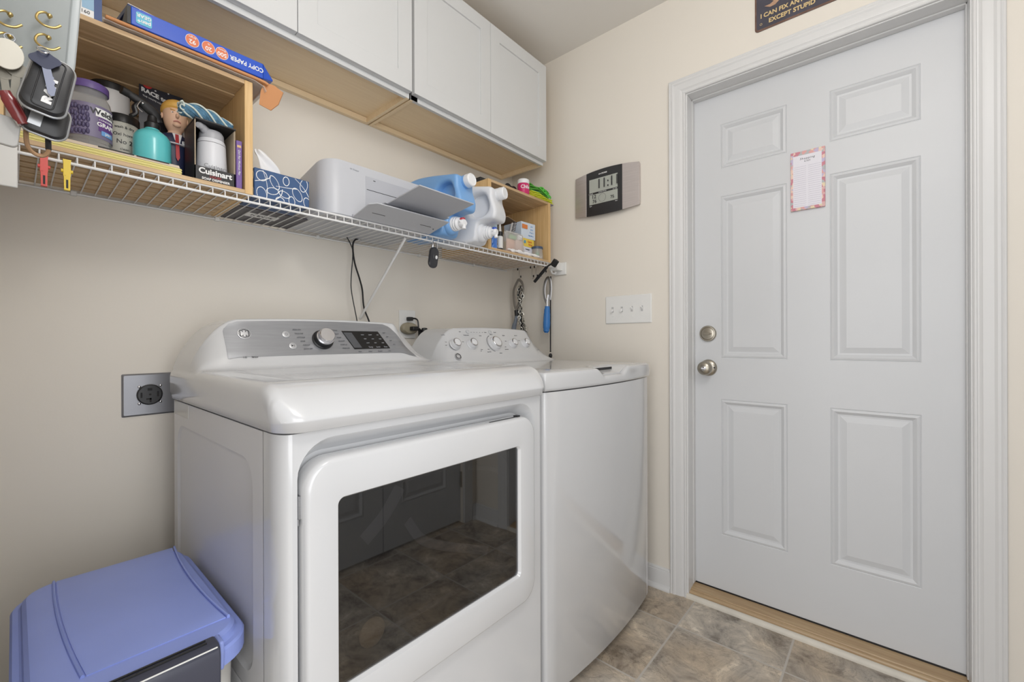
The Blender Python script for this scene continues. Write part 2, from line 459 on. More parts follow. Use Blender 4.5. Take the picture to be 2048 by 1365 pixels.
for path in (lambda w: [(i0 + w, 0), (i0 + w, it + w), (i1 - w, it + w), (i1 - w, 0)],):
    rows = []
    for w, t in prof:
        rows.append([bm.verts.new((WX - t, a, zz)) for a, zz in path(w)])
    for a, b in zip(rows, rows[1:]):
        for k in range(3): bm.faces.new((a[k], a[k + 1], b[k + 1], b[k]))
struct('trim_1', bm, M_trim, ang=15)
M_thr = wood('threshold_wood', (190, 164, 128), (170, 142, 108), 'Y', 0.4)
bm = BM()
pr_ = [(WX + 0.004, 0.0), (WX + 0.004, 0.014), (WX + 0.012, 0.017), (WX + 0.014, 0.022), (WX + 0.020, 0.0235), (WX + 0.026, 0.0225), (WX + 0.028, 0.026), (DX - 0.003, 0.031), (DX + 0.05, 0.031), (DX + 0.05, 0)]
rings = [[(x, yy, zz) for x, zz in pr_] for yy in (DY0, DY1)]
loft(bm, rings); struct('trim_3', bm, M_thr, ang=20)
bm = BM(); box(bm, DX - 0.001, DX + 0.04, DY0 + 0.002, DY1 - 0.002, 0.031, DZ0); struct('trim_5', bm, M_black)
bm = BM()
pr_ = [(WX + 0.004, 0.0), (WX + 0.004, 0.0165), (WX - 0.002, 0.018), (WX - 0.009, 0.014), (WX - 0.012, 0.007), (WX - 0.012, 0.0)]
loft(bm, [[(x, yy, zz) for x, zz in pr_] for yy in (i1 - 0.0, i0 + 0.0)]); struct('trim_4', bm, mat('worn_white_trim', (222, 216, 204), 0.5, var=0.12, vscale=14), ang=50)
def baseboard(name, pts):
    bm = BM()
    pr = [(0, 0), (0.0245, 0), (0.0245, 0.006), (0.020, 0.0155), (0.0135, 0.019), (0.0125, 0.067), (0.0105, 0.075), (0.0085, 0.077), (0.0085, 0.082), (0.005, 0.087), (0, 0.088)]
    (p, q, nx) = pts
    loft(bm, [[(e[0] + nx[0] * d, e[1] + nx[1] * d, zz) for d, zz in pr] for e in (p, q)])
    struct(name, bm, M_trim, ang=25)
baseboard('baseboard_right', ((WX, i0 + 0.0645), (WX, W), (-1, 0)))
baseboard('baseboard_front', ((1.765, WF), (WX, WF), (0, 1)))
baseboard('baseboard_right_rear', ((WX, WF), (WX, i1 - 0.0645), (-1, 0)))
baseboard('baseboard_back', ((LX, W), (WX, W), (0, -1)))
baseboard('baseboard_left', ((LX, 0.52), (LX, W), (1, 0)))
for n, (a0, a1) in (('door_2', (1.192, 1.698)), ('door_3', (0.682, 1.188))):
    bm = BM(); mid = (a0 + a1) / 2
    panel_door(bm, 'Y', a0, a1, 0.012, 2.05, [(a0 + 0.10, a1 - 0.10)], [(0.22, 0.82), (1.0, 1.9)], WF - 0.02, 0.035)
    d = struct(n, bm, M_door, ang=12)
    for hz in (0.25, 1.05, 1.85):
        bm = BM(); hx = a1 + 0.001 if n == 'door_2' else a0 - 0.001
        cyl(bm, (hx, WF - 0.012, hz - 0.045), (hx, WF - 0.012, hz + 0.045), 0.006, 10); obj('hinge', bm, M_nickel, d)
bm = BM(); box(bm, 1.70, 1.762, WF, WF + 0.016, 0, 2.12); box(bm, 0.62, 0.68, WF, WF + 0.016, 0, 2.12); box(bm, 0.68, 1.70, WF, WF + 0.016, 2.06, 2.12)
struct('trim_6', bm, M_trim, bevel=0.004)
bm = BM(); box(bm, -0.145, LX + 0.012, 0.505, 0.52, 0, 2.1); box(bm, LX, LX + 0.012, 0.505, 0.56, 0, 2.1); struct('trim_7', bm, M_trim, bevel=0.002)

# ================================================================== wall cabinets
def cabinet(name, x0, x1, label):
    t = thing(name, label, 'cabinet', (x0, W, 1.912), group=None)
    yf = 1.282; zb = 1.912; zt = 2.395
    bm = BM(); box(bm, x0 + 0.012, x1 - 0.012, yf + 0.012, W - 0.001, 1.932, zt)
    obj('carcass', bm, M_birch, t, bevel=0.0006)
    for xa, xb in ((x0 + 0.0005, x0 + 0.0125), (x1 - 0.0125, x1 - 0.0005)):
        bm = BM(); box(bm, xa, xb, yf + 0.001, W - 0.001, zb, zt); obj('side_panel', bm, M_birch, t, bevel=0.0005)
    bm = BM(); box(bm, x0 + 0.013, x1 - 0.013, W - 0.018, W - 0.001, zb, 1.931); obj('back_rail', bm, M_birch, t)
    bm = BM(); box(bm, x0 + 0.0005, x1 - 0.0005, yf - 0.001, yf + 0.012, zb + 0.001, 1.94); box(bm, x0 + 0.0005, x0 + 0.03, yf - 0.001, yf + 0.0005, zb + 0.001, zt)
    obj('face_frame', bm, M_cab, t, bevel=0.0008, label='white painted strip under the doors')
    mid = (x0 + x1) / 2
    for a, b in ((x0 + 0.003, mid - 0.001), (mid + 0.001, x1 - 0.003 + (0.004 if x1 > 1.5 else 0))):
        bm = BM(); y1 = yf - 0.0015; y0 = 1.2605; z0, z1 = 1.929, zt - 0.001; s = 0.056
        o = [(a, z0), (b, z0), (b, z1), (a, z1)]; i_ = [(a + s, z0 + s), (b - s, z0 + s), (b - s, z1 - s), (a + s, z1 - s)]
        r0 = ring_verts(bm, [(x, y1, zz) for x, zz in o]); r1 = ring_verts(bm, [(x, y0, zz) for x, zz in o])
        r2 = ring_verts(bm, [(x, y0, zz) for x, zz in i_]); r3 = ring_verts(bm, [(x, y0 + 0.007, zz) for x, zz in i_])
        bridge(bm, r0, r1); bridge(bm, r1, r2); bridge(bm, r2, r3); bm.faces.new(r3); bm.faces.new(list(reversed(r0)))
        obj('door', bm, M_cab, t, bevel=0.0012)
    return t
cabinet('wall_cabinet', 0.137, 0.924, 'white wall cabinet with two flat framed doors, nearer the hanging keys')
cabinet('wall_cabinet', 0.929, 1.712, 'white wall cabinet with two flat framed doors, above the printer and beside door wall')

# ================================================================== wire shelf
SZ = 1.4345
sh = thing('wire_shelf', 'white coated wire shelf holding two wooden crates, a printer and detergent', 'shelf', (0.9, W, SZ))
bm = BM()
pts = [(0, 1.556, 1.4325), (0, 1.2595, 1.4325), (0, 1.2565, 1.4315), (0, 1.2550, 1.428), (0, 1.2550, 1.4155)]
tube(bm, [(0.0, p[1], p[2]) for p in pts], 0.0014, 6)
bm.transform(Matrix.Translation((0.008, 0, 0)))
w0 = obj('deck_wire', bm, M_wire, sh)
for k in range(1, 67):
    c = w0.copy(); COL.objects.link(c); c.parent = sh; c.location.x = k * 0.02622
for nm, yy, zz, r in (('front_top_rail', 1.2555, 1.4345 - 0.0005, 0.003), ('front_bottom_rail', 1.2535, 1.4155, 0.0032), ('back_rail', 1.5555, 1.4285, 0.003)):
    bm = BM(); cyl(bm, (0.006, yy, zz), (1.750, yy, zz), r, 10); obj(nm, bm, M_wire, sh)
bm = BM(); tube(bm, [(0.888, 1.2585, 1.4075), (0.888, 1.545, 1.152)], 0.0065, 8, flat=0.45); tube(bm, [(0.888, 1.545, 1.152), (0.888, 1.5575, 1.1425)], 0.0065, 8, flat=0.5)
obj('brace', bm, M_wire, sh)
for x in (0.10, 0.41, 0.72, 1.17, 1.50):
    bm = BM(); box(bm, x - 0.006, x + 0.006, 1.547, W, 1.4225, 1.4345); obj('wall_clip', bm, M_white, sh, bevel=0.002)
bm = BM(); box(bm, WX - 0.012, WX, 1.205, 1.275, 1.3805, 1.4425); box(bm, 1.752, WX - 0.01, 1.225, 1.2745, 1.4, 1.4395)
obj('end_bracket', bm, M_white, sh, bevel=0.003)
bm = BM(); box(bm, LX, LX + 0.012, 1.235, 1.30, 1.345, 1.437); box(bm, LX, 0.006, 1.2440, 1.2475, 1.345, 1.432)
obj('end_bracket', bm, M_white, sh, bevel=0.002)

# ================================================================== crates on the shelf
CT = 1.728
def crate(x0, x1, label, seedgap):
    t = thing('wooden_crate', label, 'crate', (x0, 1.25, SZ), group=None)
    y0, y1 = 1.2500, 1.548; th = 0.019
    bm = BM(); box(bm, x0, x0 + th, y0, y1, SZ, CT); obj('side_panel', bm, M_bamboo, t, bevel=0.0012)
    bm = BM(); box(bm, x1 - th, x1, y0, y1, SZ, CT); obj('side_panel', bm, M_bamboo, t, bevel=0.0012)
    n = 4; wd = (y1 - y0) / n
    for k in range(n):
        bm = BM(); box(bm, x0 + th, x1 - th, y0 + k * wd + (0.0022 if k else 0), y0 + (k + 1) * wd - 0.0022, CT - 0.011 - (0.003 if k % 2 else 0), CT); obj('top_slat', bm, M_bambooX, t, bevel=0.0008)
    n = 7; wd = (y1 - y0) / n
    for k in range(n):
        bm = BM(); box(bm, x0 + th, x1 - th, y0 + k * wd + (0.005 if k else 0), y0 + (k + 1) * wd - 0.005, SZ, SZ + 0.010); obj('bottom_slat', bm, M_bambooX, t, bevel=0.0008)
    bm = BM(); box(bm, x0 + th, x1 - th, y1 - 0.012, y1, CT - 0.06, CT - 0.013); obj('back_rail', bm, M_bambooX, t, bevel=0.001)
    return t
crate(-0.030, 0.411, 'open wooden crate on the wire shelf holding a grape jam jar and soap dispenser', 0)
crate(1.292, 1.731, 'open wooden crate on the wire shelf in the corner, first-aid boxes inside', 0)
FB = SZ + 0.0102      # floor of the crates
# ================================================================== dryer
def surf_top(name, xs, ys, H, z0, m, parent, inset=0.004, lip=0.018, corner=0.0):
    """moulded appliance top: a height field over xs, ys with a skirt"""
    bm = BM()
    def cw(x, yy):
        z = H(x, yy)
        for X0, sg in ((xs[0], 1), (xs[-1], -1)):
            u = 1 - sg * (x - X0) / corner; w_ = 1 - (yy - ys[0]) / corner
            if u > 0 and w_ > 0:
                u2, w2 = u * math.sqrt(1 - w_ * w_ / 2), w_ * math.sqrt(1 - u * u / 2)
                return (X0 + sg * (1 - u2) * corner, ys[0] + (1 - w2) * corner, z)
        return (x, yy, z)
    g = [[bm.verts.new(cw(x, yy)) for yy in ys] for x in xs]
    for i in range(len(xs) - 1):
        for j in range(len(ys) - 1): bm.faces.new((g[i][j], g[i + 1][j], g[i + 1][j + 1], g[i][j + 1]))
    per = [g[i][0] for i in range(len(xs))] + [g[-1][j] for j in range(1, len(ys))] + [g[i][-1] for i in reversed(range(len(xs) - 1))] + [g[0][j] for j in reversed(range(1, len(ys) - 1))]
    cx, cy = (xs[0] + xs[-1]) / 2, (ys[0] + ys[-1]) / 2
    prev = per
    for zz, ins in ((z0 + lip, 0.0), (z0 + lip * 0.92, 0.0012), (z0 + 0.002, 0.0035), (z0, inset + 0.004)):
        cur = []
        for v in per:
            x, yy = v.co.x, v.co.y
            fx = 1 - ins / (abs(xs[-1] - xs[0]) / 2); fy = 1 - ins / (abs(ys[-1] - ys[0]) / 2)
            cur.append(bm.verts.new((cx + (x - cx) * fx, cy + (yy - cy) * fy, min(zz, v.co.z - 0.0001))))
        bridge(bm, prev, cur); prev = cur
    bm.faces.new(prev)
    return obj(name, bm, m, parent, ang=60)
def sst(a, b, x):
    t = min(1, max(0, (x - a) / (b - a))); return t * t * (3 - 2 * t)
def lerp(a, b, t): return a + (b - a) * t
def dens(*seg):
    out = []
    for a, b, n in seg: out += [a + (b - a) * i / n for i in range(n)]
    out.append(seg[-1][1]); return out
def edge_drop(d, r):
    """fall of a rounded edge of radius r at distance d inside it"""
    if d >= r: return 0.0
    return r - math.sqrt(max(0.0, r * r - (r - d) ** 2))

dx0, dx1, dyf, dyb = 0.272, 0.962, 0.720, 1.395
dry = thing('clothes_dryer', 'white front-loading clothes dryer with dark door window and silver control panel', 'dryer', (0.617, 1.05, 0))
def body_ring(x0, x1, yf, yb, zz, rx=0.020, ry=0.042):
    p = [(x0, yb, zz), (x0, yf + 0.065, zz)]
    for i in range(9):
        t = i / 8 * PI / 2; p.append((x0 + rx - rx * math.cos(t), yf + ry - ry * math.sin(t), zz))
    for i in range(9):
        t = i / 8 * PI / 2; p.append((x1 - rx + rx * math.sin(t), yf + ry - ry * math.cos(t), zz))
    return p + [(x1, yf + 0.065, zz), (x1, yb, zz)]
# cabinet: two sides with pressed panels, back, bottom
bm = BM()
def pressed_side(bm, X, s, y0, y1, z0, z1, pan):
    o = [(y0, z0), (y1, z0), (y1, z1), (y0, z1)]
    # outer border split to same count as rounded rectangles
    a = rrect(y0, y1, z0, z1, 0.0004, 6)
    cur = ring_verts(bm, [(X, p[0], p[1]) for p in a])
    y0p, y1p, z0p, z1p = pan[0]
    for (ins, d) in ((0.0, 0.0), (0.007, 0.004), (0.010, 0.0045)):
        nxt = ring_verts(bm, [(X + s * d, p[0], p[1]) for p in rrect(y0p + ins, y1p - ins, z0p + ins, z1p - ins, 0.05 - ins, 6)])
        bridge(bm, cur, nxt); cur = nxt
    bm.faces.new(cur)
pressed_side(bm, dx0, 1, 0.787, dyb, 0.03, 0.902, [(0.835, 1.362, 0.46, 0.845)])
pressed_side(bm, dx1, -1, 0.787, dyb, 0.03, 0.902, [(0.835, 1.362, 0.46, 0.845)])
box(bm, dx0 + 0.002, dx1 - 0.002, dyb - 0.01, dyb, 0.03, 0.901)
obj('side_panels', bm, M_appside, dry, ang=25)
# lower embossed outline on the left side
bm = BM()
a = rrect(0.845, 1.35, 0.18, 0.43, 0.03, 6); r0 = ring_verts(bm, [(dx0 - 0.0003, p[0], p[1]) for p in a]); b_ = rrect(0.853, 1.342, 0.188, 0.422, 0.024, 6)
r1 = ring_verts(bm, [(dx0 - 0.0028, p[0], p[1]) for p in b_]); bridge(bm, r0, r1); bm.faces.new(r1)
obj('vent_cover_boss', bm, M_appside, dry, ang=25)
# front panel with recess
bm = BM()
N = 8
def fr(x0, x1, z0, z1, r, y): return [(p[0], y, p[1]) for p in rrect(x0, x1, z0, z1, r, N)]
fx0, fx1 = dx0 + 0.020, dx1 - 0.020
ro = ring_verts(bm, fr(fx0, fx1, 0.03, 0.9025, 0.0005, dyf))
rings = [ro] + [ring_verts(bm, q) for q in (fr(0.2995, 0.920, 0.370, 0.889, 0.062, dyf), fr(0.3005, 0.9175, 0.372, 0.885, 0.060, dyf + 0.004), fr(0.302, 0.910, 0.376, 0.872, 0.055, dyf + 0.024), fr(0.303, 0.906, 0.378, 0.862, 0.052, dyf + 0.034))]
for a, b in zip(rings, rings[1:]): bridge(bm, a, b)
bm.faces.new(rings[-1])
# curved corners, left and right
for xa, s in ((dx0, 1), (dx1, -1)):
    col = []
    for i in range(9):
        t = i / 8 * PI / 2
        col.append((xa + s * (0.020 - 0.020 * math.cos(t)), dyf + 0.042 - 0.042 * math.sin(t)))
    col = [(xa, dyf + 0.0655)] + col
    lo = [bm.verts.new((x, yy, 0.03)) for x, yy in col]; hi = [bm.verts.new((x, yy, 0.9025)) for x, yy in col]
    bridge(bm, lo, hi, closed=False)
# top flange
tp = body_ring(dx0, dx1, dyf, dyb, 0.9025); bm.faces.new([bm.verts.new(p) for p in tp])
obj('front_panel', bm, M_app, dry, ang=30)
bm = BM(); box(bm, dx0 + 0.03, dx1 - 0.03, dyf + 0.03, dyb - 0.02, 0.0, 0.03); obj('base', bm, M_dark, dry)
# door
bm = BM()
od = (0.3035, 0.899, 0.380, 0.8575)
def rd(ins, y, r): return fr(od[0] + ins, od[1] - ins, od[2] + ins, od[3] - ins, r, y)
wx = (0.362, 0.8355, 0.4605, 0.7835)
def rw(ins, y, r=0.010): return fr(wx[0] + ins, wx[1] - ins, wx[2] + ins, wx[3] - ins, r, y)
rings = [rd(0.004, 0.752, 0.048), rd(0.0, 0.735, 0.05), rd(0.0, 0.712, 0.05), rd(0.0015, 0.7055, 0.0485), rd(0.0045, 0.7015, 0.0455), rd(0.009, 0.7, 0.041)]
rings += [rw(-0.0065, 0.7, 0.015), rw(-0.004, 0.7005, 0.013), rw(-0.0005, 0.7065, 0.010), rw(0, 0.7075, 0.0095), rw(0, 0.716, 0.0095)]
rs = [ring_verts(bm, q) for q in rings]
for a, b in zip(rs, rs[1:]): bridge(bm, a, b)
d = obj('door', bm, M_app, dry, ang=35)
glass = bpy.data.materials.new('smoked_glass'); glass.use_nodes = True
nt = glass.node_tree; nt.nodes.clear()
out = nt.nodes.new('ShaderNodeOutputMaterial'); tr = nt.nodes.new('ShaderNodeBsdfTransparent'); tr.inputs[0].default_value = (0.45, 0.45, 0.46, 1)
gl = nt.nodes.new('ShaderNodeBsdfGlossy'); gl.inputs['Roughness'].default_value = 0.02; gl.inputs[0].default_value = (1, 1, 1, 1)
fz = nt.nodes.new('ShaderNodeFresnel'); fz.inputs[0].default_value = 2.1; mx = nt.nodes.new('ShaderNodeMixShader')
gm = nt.nodes.new('ShaderNodeNewGeometry'); iv = nt.nodes.new('ShaderNodeMath'); iv.operation = 'SUBTRACT'; iv.inputs[0].default_value = 1.0; nt.links.new(gm.outputs['Backfacing'], iv.inputs[1])
mu = nt.nodes.new('ShaderNodeMath'); mu.operation = 'MULTIPLY'; nt.links.new(fz.outputs[0], mu.inputs[0]); nt.links.new(iv.outputs[0], mu.inputs[1]); nt.links.new(mu.outputs[0], mx.inputs[0]); nt.links.new(tr.outputs[0], mx.inputs[1]); nt.links.new(gl.outputs[0], mx.inputs[2]); nt.links.new(mx.outputs[0], out.inputs[0])
bm = BM(); box(bm, wx[0] - 0.002, wx[1] + 0.002, 0.7083, 0.7113, wx[2] - 0.002, wx[3] + 0.002)
obj('window_glass', bm, glass, d, label='smoked glass pane in the dryer door')
# inner bowl of the door and drum throat behind the pane
bm = BM()
rings = [[(p[0], 0.7165, p[1]) for p in rrect(0.345, 0.855, 0.440, 0.805, 0.02, 10)], [(p[0], 0.72, p[1]) for p in rrect(0.380, 0.815, 0.468, 0.775, 0.055, 10)], [(p[0], 0.742, p[1]) for p in rrect(0.388, 0.80, 0.474, 0.765, 0.06, 10)]]
loft(bm, rings, cap0=False)
obj('inner_bowl', bm, mat('door_inner_grey', (48, 49, 52), 0.4), d)
M_baf = mat('pale_baffle', (150, 150, 152), 0.5)
for pts_, r_ in (([(800, 975), (770, 1030), (728, 1082)], 0.014), ([(815, 1042), (842, 1078), (885, 1092), (975, 1102)], 0.010)):
    bm = BM(); tube(bm, [at(a_, b_, 0.7395) for a_, b_ in pts_], r_, 10, smooth=5, flat=0.12, up=(1, 0, 0))
    obj('drum_baffle', bm, M_baf, d)
bm = BM(); tube(bm, [at(a_, b_, 0.7395) for a_, b_ in ((938, 935), (1000, 945), (1016, 1010), (1018, 1095), (985, 1140), (900, 1190), (772, 1262))], 0.006, 10, smooth=6, flat=0.2, up=(1, 0, 0))
obj('door_seal', bm, mat('seal_grey', (104, 104, 106), 0.5), d)
bm = BM(); box(bm, 0.3000, 0.3035, 0.716, 0.742, 0.765, 0.802); box(bm, 0.2993, 0.3005, 0.716, 0.724, 0.755, 0.765); obj('hinge', bm, M_steel, d)
bm = BM(); box(bm, 0.742, 0.85, 0.7135, 0.7185, 0.8565, 0.8582); box(bm, 0.838, 0.850, 0.712, 0.724, 0.857, 0.861); obj('handle_lip', bm, M_dark, d)
# dryer top with console
def Hd(x, y):
    fr_ = 0.060
    base = 0.984
    # front roll
    dfy = y - 0.700
    if dfy < 0.085:
        t = dfy / 0.085
        base = 0.926 + (0.984 - 0.926) * (math.sin(min(1, t) * PI / 2) ** 0.75)
    # shallow dish
    dish = sst(0.785, 0.85, y) * sst(dx0 + 0.04, dx0 + 0.12, x) * sst(dx1 - 0.02, dx1 - 0.10, x) * (1 - sst(1.10, 1.18, y))
    base -= 0.011 * dish
    # console
    xl = lerp(0.300, 0.352, sst(0.98, 1.12, 1.05)); 
    k = sst(1.172, 1.2005, y) * 0.14 + min(1, max(0, (y - 1.185) / 0.060)) * 0.86
    if y > 1.245: k = 1 - edge_drop(max(0.0, 0.018 - abs(y - 1.245)) * 0, 0.01)
    top = 1.116 - 0.010 * ((x - 0.617) / 0.3) ** 2
    # shoulders
    def leftcap(x):
        u = (x - 0.270) / 0.105
        if u <= 0: return 0.0
        return math.sin(min(1, u) * PI / 2) ** 0.70
    def rightcap(x):
        u = (0.958 - x) / 0.135
        if u <= 0: return 0.0
        u = min(1, u)
        return u if u < 0.8 else 0.8 + 0.2 * math.sin((u - 0.8) / 0.2 * PI / 2) * 1.0 if u < 1 else 1.0
    cap = min(leftcap(x), rightcap(x))
    ch = (top - base) * cap
    if k > 0:
        rk = k
        if rk > 0.93: rk = 0.93 + 0.07 * math.sin(min(1, (rk - 0.93) / 0.07) * PI / 2)
        z = base + ch * rk
        z = min(z, top)
    else: z = base
    # rounded sides
    z -= edge_drop(min(x - (dx0 - 0.008), 0.02), 0.020) * (1.0 if y > 0.73 else 0.6)
    z -= edge_drop(min((dx1 + 0.004) - x, 0.012), 0.012) * 0.8
    return max(z, 0.9245)
xs = dens((dx0 - 0.008, dx0 + 0.014, 10), (dx0 + 0.014, dx0 + 0.10, 22), (dx0 + 0.10, 0.80, 24), (0.80, dx1 - 0.01, 30), (dx1 - 0.01, dx1 + 0.004, 6))
ys = dens((0.700, 0.706, 5), (0.706, 0.79, 18), (0.79, 0.86, 8), (0.86, 1.16, 10), (1.16, 1.26, 34), (1.26, 1.38, 6), (1.38, 1.398, 2))
top = surf_top('top_panel', xs, ys, Hd, 0.905, M_app, dry, corner=0.045)
# silver insert, following the console face
def face_pt(x, t, off=0.0016, HF=None, y0=1.1935, y1=1.241):
    y = lerp(y0, y1, t); z = Hd(x, y) if HF is None else HF(x, y)
    n = Vector((0, -(1.116 - 0.985), 0.062)).normalized()
    return Vector((x, y, z)) + n * off
bm = BM()
rows = []
nT = 16
for j in range(nT + 1):
    t = j / nT
    # left/right limits, with a rounded upper left corner
    xl = 0.337 + (0.014 * (1 - math.sqrt(max(0, 1 - ((t - 0.86) / 0.14) ** 2))) if t > 0.86 else 0) + 0.0
    xr = lerp(0.885, 0.806, min(1, t / 0.93)) - (0.02 * ((t - 0.93) / 0.07) if t > 0.93 else 0)
    rows.append([face_pt(lerp(xl, xr, i / 24), t, 0.0) + Vector((0, -0.0016, 0.0006)) for i in range(25)])
vv = [[bm.verts.new(p) for p in r] for r in rows]
for a, b in zip(vv, vv[1:]): bridge(bm, a, b, closed=False)
ins = obj('control_panel', bm, mat('silver_panel', (160, 162, 167), 0.36, metal=0.6, var=0.10, vscale=5, stretch=(3, 3, 40)), dry, ang=60, label='silver control panel')
fy0, fy1 = Vector((0, 1.1935, Hd(0.55, 1.1935))), Vector((0, 1.241, Hd(0.55, 1.241)))
FU = (fy1 - fy0).normalized()                       # up along the face
FN = Vector((0, -FU.z, FU.y)).normalized() * 1.0    # out of the face
if FN.y > 0: FN = -FN
def fpt(x, z, off=0.002):
    # point of the console face at height z
    lo, hi = 1.19, 1.245
    for _ in range(24):
        m_ = (lo + hi) / 2
        if Hd(min(max(x, 0.40), 0.80), m_) < z: lo = m_
        else: hi = m_
    return Vector((x, lo, z)) + FN * (off + 0.0016)
def disc(name, c, r, h, m, parent, n=28, prof=None, label=None, N=None):
    N = N or FN
    bm = BM(); q = N.to_track_quat('Z', 'Y').to_matrix().to_4x4(); q.translation = c
    lathe(bm, prof or [(0, 0), (r, 0), (r, h * 0.8), (r * 0.93, h), (0, h)], M=q, n=n)
    return obj(name, bm, m, parent, label=label)
# round emblem: ring, curled strokes
def emblem(parent, c, r, N, U, mt):
    X = U.cross(N).normalized()
    k = disc('emblem', c, r, 0.0012, mat('emblem_silver', (214, 215, 218), 0.3, metal=0.5), parent, N=N)
    bm = BM()
    tube(bm, [c + N * 0.0016 + (X * math.cos(a) + U * math.sin(a)) * r * 0.86 for a in [i * 2 * PI / 32 for i in range(32)]], r * 0.035, 6, closed=True)
    for s1 in (1, -1):
        for s2 in (1, -1):
            pts = []
            for i in range(14):
                a = i / 13 * 4.4 - 0.4; rr_ = r * (0.10 + 0.018 * i)
                cc = c + N * 0.0016 + X * s1 * r * 0.36 + U * s2 * r * 0.33
                pts.append(cc + X * s1 * math.cos(a) * rr_ * -1 + U * s2 * math.sin(a) * rr_)
            tube(bm, pts, r * 0.055, 6)
    for i in range(4):
        a = i * PI / 2 + PI / 2
        cc = c + N * 0.0016 + (X * math.cos(a) + U * math.sin(a)) * r * 0.62
        tb = (-X * math.sin(a) + U * math.cos(a))
        tube(bm, [cc - tb * r * 0.30, cc + (X * math.cos(a) + U * math.sin(a)) * r * 0.06, cc + tb * r * 0.30], r * 0.05, 6, smooth=3)
    obj('monogram', bm, M_text, k)
emblem(dry, fpt(0.380, 1.0715, 0.0), 0.0150, FN, FU, M_grey)
for (x, z, s) in ((0.479, 1.070, 'power'), (0.490, 1.039, 'start')):
    b = disc('button', fpt(x, z, 0.0), 0.0095, 0.0022, mat('panel_button', (200, 202, 206), 0.3, metal=0.6), dry, prof=[(0, 0), (0.0105, 0), (0.0105, 0.0006), (0.0095, 0.0022), (0.008, 0.0026), (0, 0.0026)])
    bm = BM(); c = fpt(x, z, 0.0028)
    if s == 'power':
        tube(bm, [c + (Vector((1, 0, 0)) * math.cos(a) + FU * math.sin(a)) * 0.0035 for a in [2.2 + i * 4.6 / 12 for i in range(13)]], 0.0004, 5); tube(bm, [c + FU * 0.001, c + FU * 0.0045], 0.0004, 5)
    else:
        q = [c + Vector((-0.004, 0, 0)) + FU * 0.003, c + Vector((-0.004, 0, 0)) - FU * 0.003, c + Vector((0.001, 0, 0))]
        loft(bm, [q, [p + FN * 0.0005 for p in q]]); tube(bm, [c + Vector((0.003, 0, 0)) - FU * 0.003, c + Vector((0.003, 0, 0)) + FU * 0.003], 0.0004, 5)
    obj('symbol', bm, M_text, b)
kc = fpt(0.575, 1.055, 0.0)
kn = disc('cycle_knob', kc, 0.03, 0.03, M_black, dry, n=40, prof=[(0, 0), (0.0295, 0), (0.0295, 0.004), (0.0262, 0.006), (0.0255, 0.018), (0.024, 0.0195), (0, 0.0195)])
disc('knob_cap', kc + FN * 0.0192, 0.022, 0.02, mat('knob_chrome', (226, 226, 230), 0.18, metal=0.9), kn, n=40, prof=[(0, 0), (0.0245, 0), (0.0245, 0.003), (0.0225, 0.0045), (0.0215, 0.014), (0.0195, 0.0165), (0, 0.0168)], label='chrome face of the knob')
for i, s in enumerate(('SPEED DRY', 'DELICATES', 'COTTONS', 'JEANS', 'CASUALS', 'QUICK DRY')):
    text(s, 0.0046, fpt(0.510 + 0.003 * i + (0.0 if i < 4 else 0.004), 1.083 - 0.0105 * i), XF, FU, M_grey, ins)
for i, s in enumerate(('TOWELS', 'BULKY', 'MIXED', 'AIR FLUFF', 'WARM UP', 'TIMED DRY')):
    text(s, 0.0046, fpt(0.616 + 0.0045 * i, 1.083 - 0.0105 * i, 0.002), XF, FU, M_grey, ins)
text('HE', 0.007, fpt(0.372, 1.012), XF, FU, M_grey, ins); text('Sensor', 0.0055, fpt(0.394, 1.012), XF, FU, M_text, ins)
# display
bm = BM()
q0 = [fpt(0.638, 1.0815, 0.0), fpt(0.664, 1.0275, 0.0), fpt(0.786, 1.0285, 0.0), fpt(0.759, 1.0815, 0.0)]
loft(bm, [q0, [p + FN * 0.0016 for p in q0]])
dsp = obj('display', bm, M_blackg, dry, label='black display window')
bm = BM()
q0 = [fpt(0.6415, 1.0765, 0.0018), fpt(0.664, 1.031, 0.0018), fpt(0.689, 1.031, 0.0018), fpt(0.668, 1.0765, 0.0018)]
loft(bm, [q0, [p + FN * 0.0004 for p in q0]]); obj('screen', bm, mat('lcd_grey', (84, 86, 90), 0.3), dsp)
for r_ in range(4):
    for i, s in enumerate((('HIGH', 'DAMP', 'ON'), ('MED', 'LESS', 'MAX'), ('LOW', 'DRY', 'MED'), ('Temp', 'Level', 'Time'))[r_]):
        text(s, 0.0042 if r_ < 3 else 0.0062, fpt(0.702 + i * 0.026 + r_ * 0.0055, 1.070 - r_ * 0.0125, 0.0022), XF, FU, mat('display_print', (176, 178, 184), 0.5), dsp)
for i, s in enumerate(('Steam', 'Extend', 'My Cycle', 'Delay')):
    text(s, 0.0042, fpt(0.680 + i * 0.034, 1.020, 0.002), XF, FU, M_grey, ins)
for i, s in enumerate(('Signal', 'Light', 'Lock', 'eDry')):
    text(s, 0.0042, fpt(0.780 + i * 0.0085, 1.078 - i * 0.0125, 0.002), XF, FU, M_grey, ins)
# foil sticker on the side top corner
bm = BM(); box(bm, dx0 - 0.0006, dx0 + 0.0002, 1.255, 1.385, 0.868, 0.900); obj('sticker', bm, mat('clear_sticker', (212, 211, 206), 0.25), dry)
# dryer ball seen behind the pane
t = thing('dryer_ball', 'round beige wool ball lying behind the dark dryer window', 'ball', (0.418, 0.7285, 0.505))
bm = BM(); ball(bm, (0.438, 0.7290, 0.508), 0.0105 * 1.0, s=(2.5, 0.95, 2.5), seg=24)
obj('ball', bm, mat('wool', (235, 205, 160), 0.95, bump=0.6, bscale=300), t)

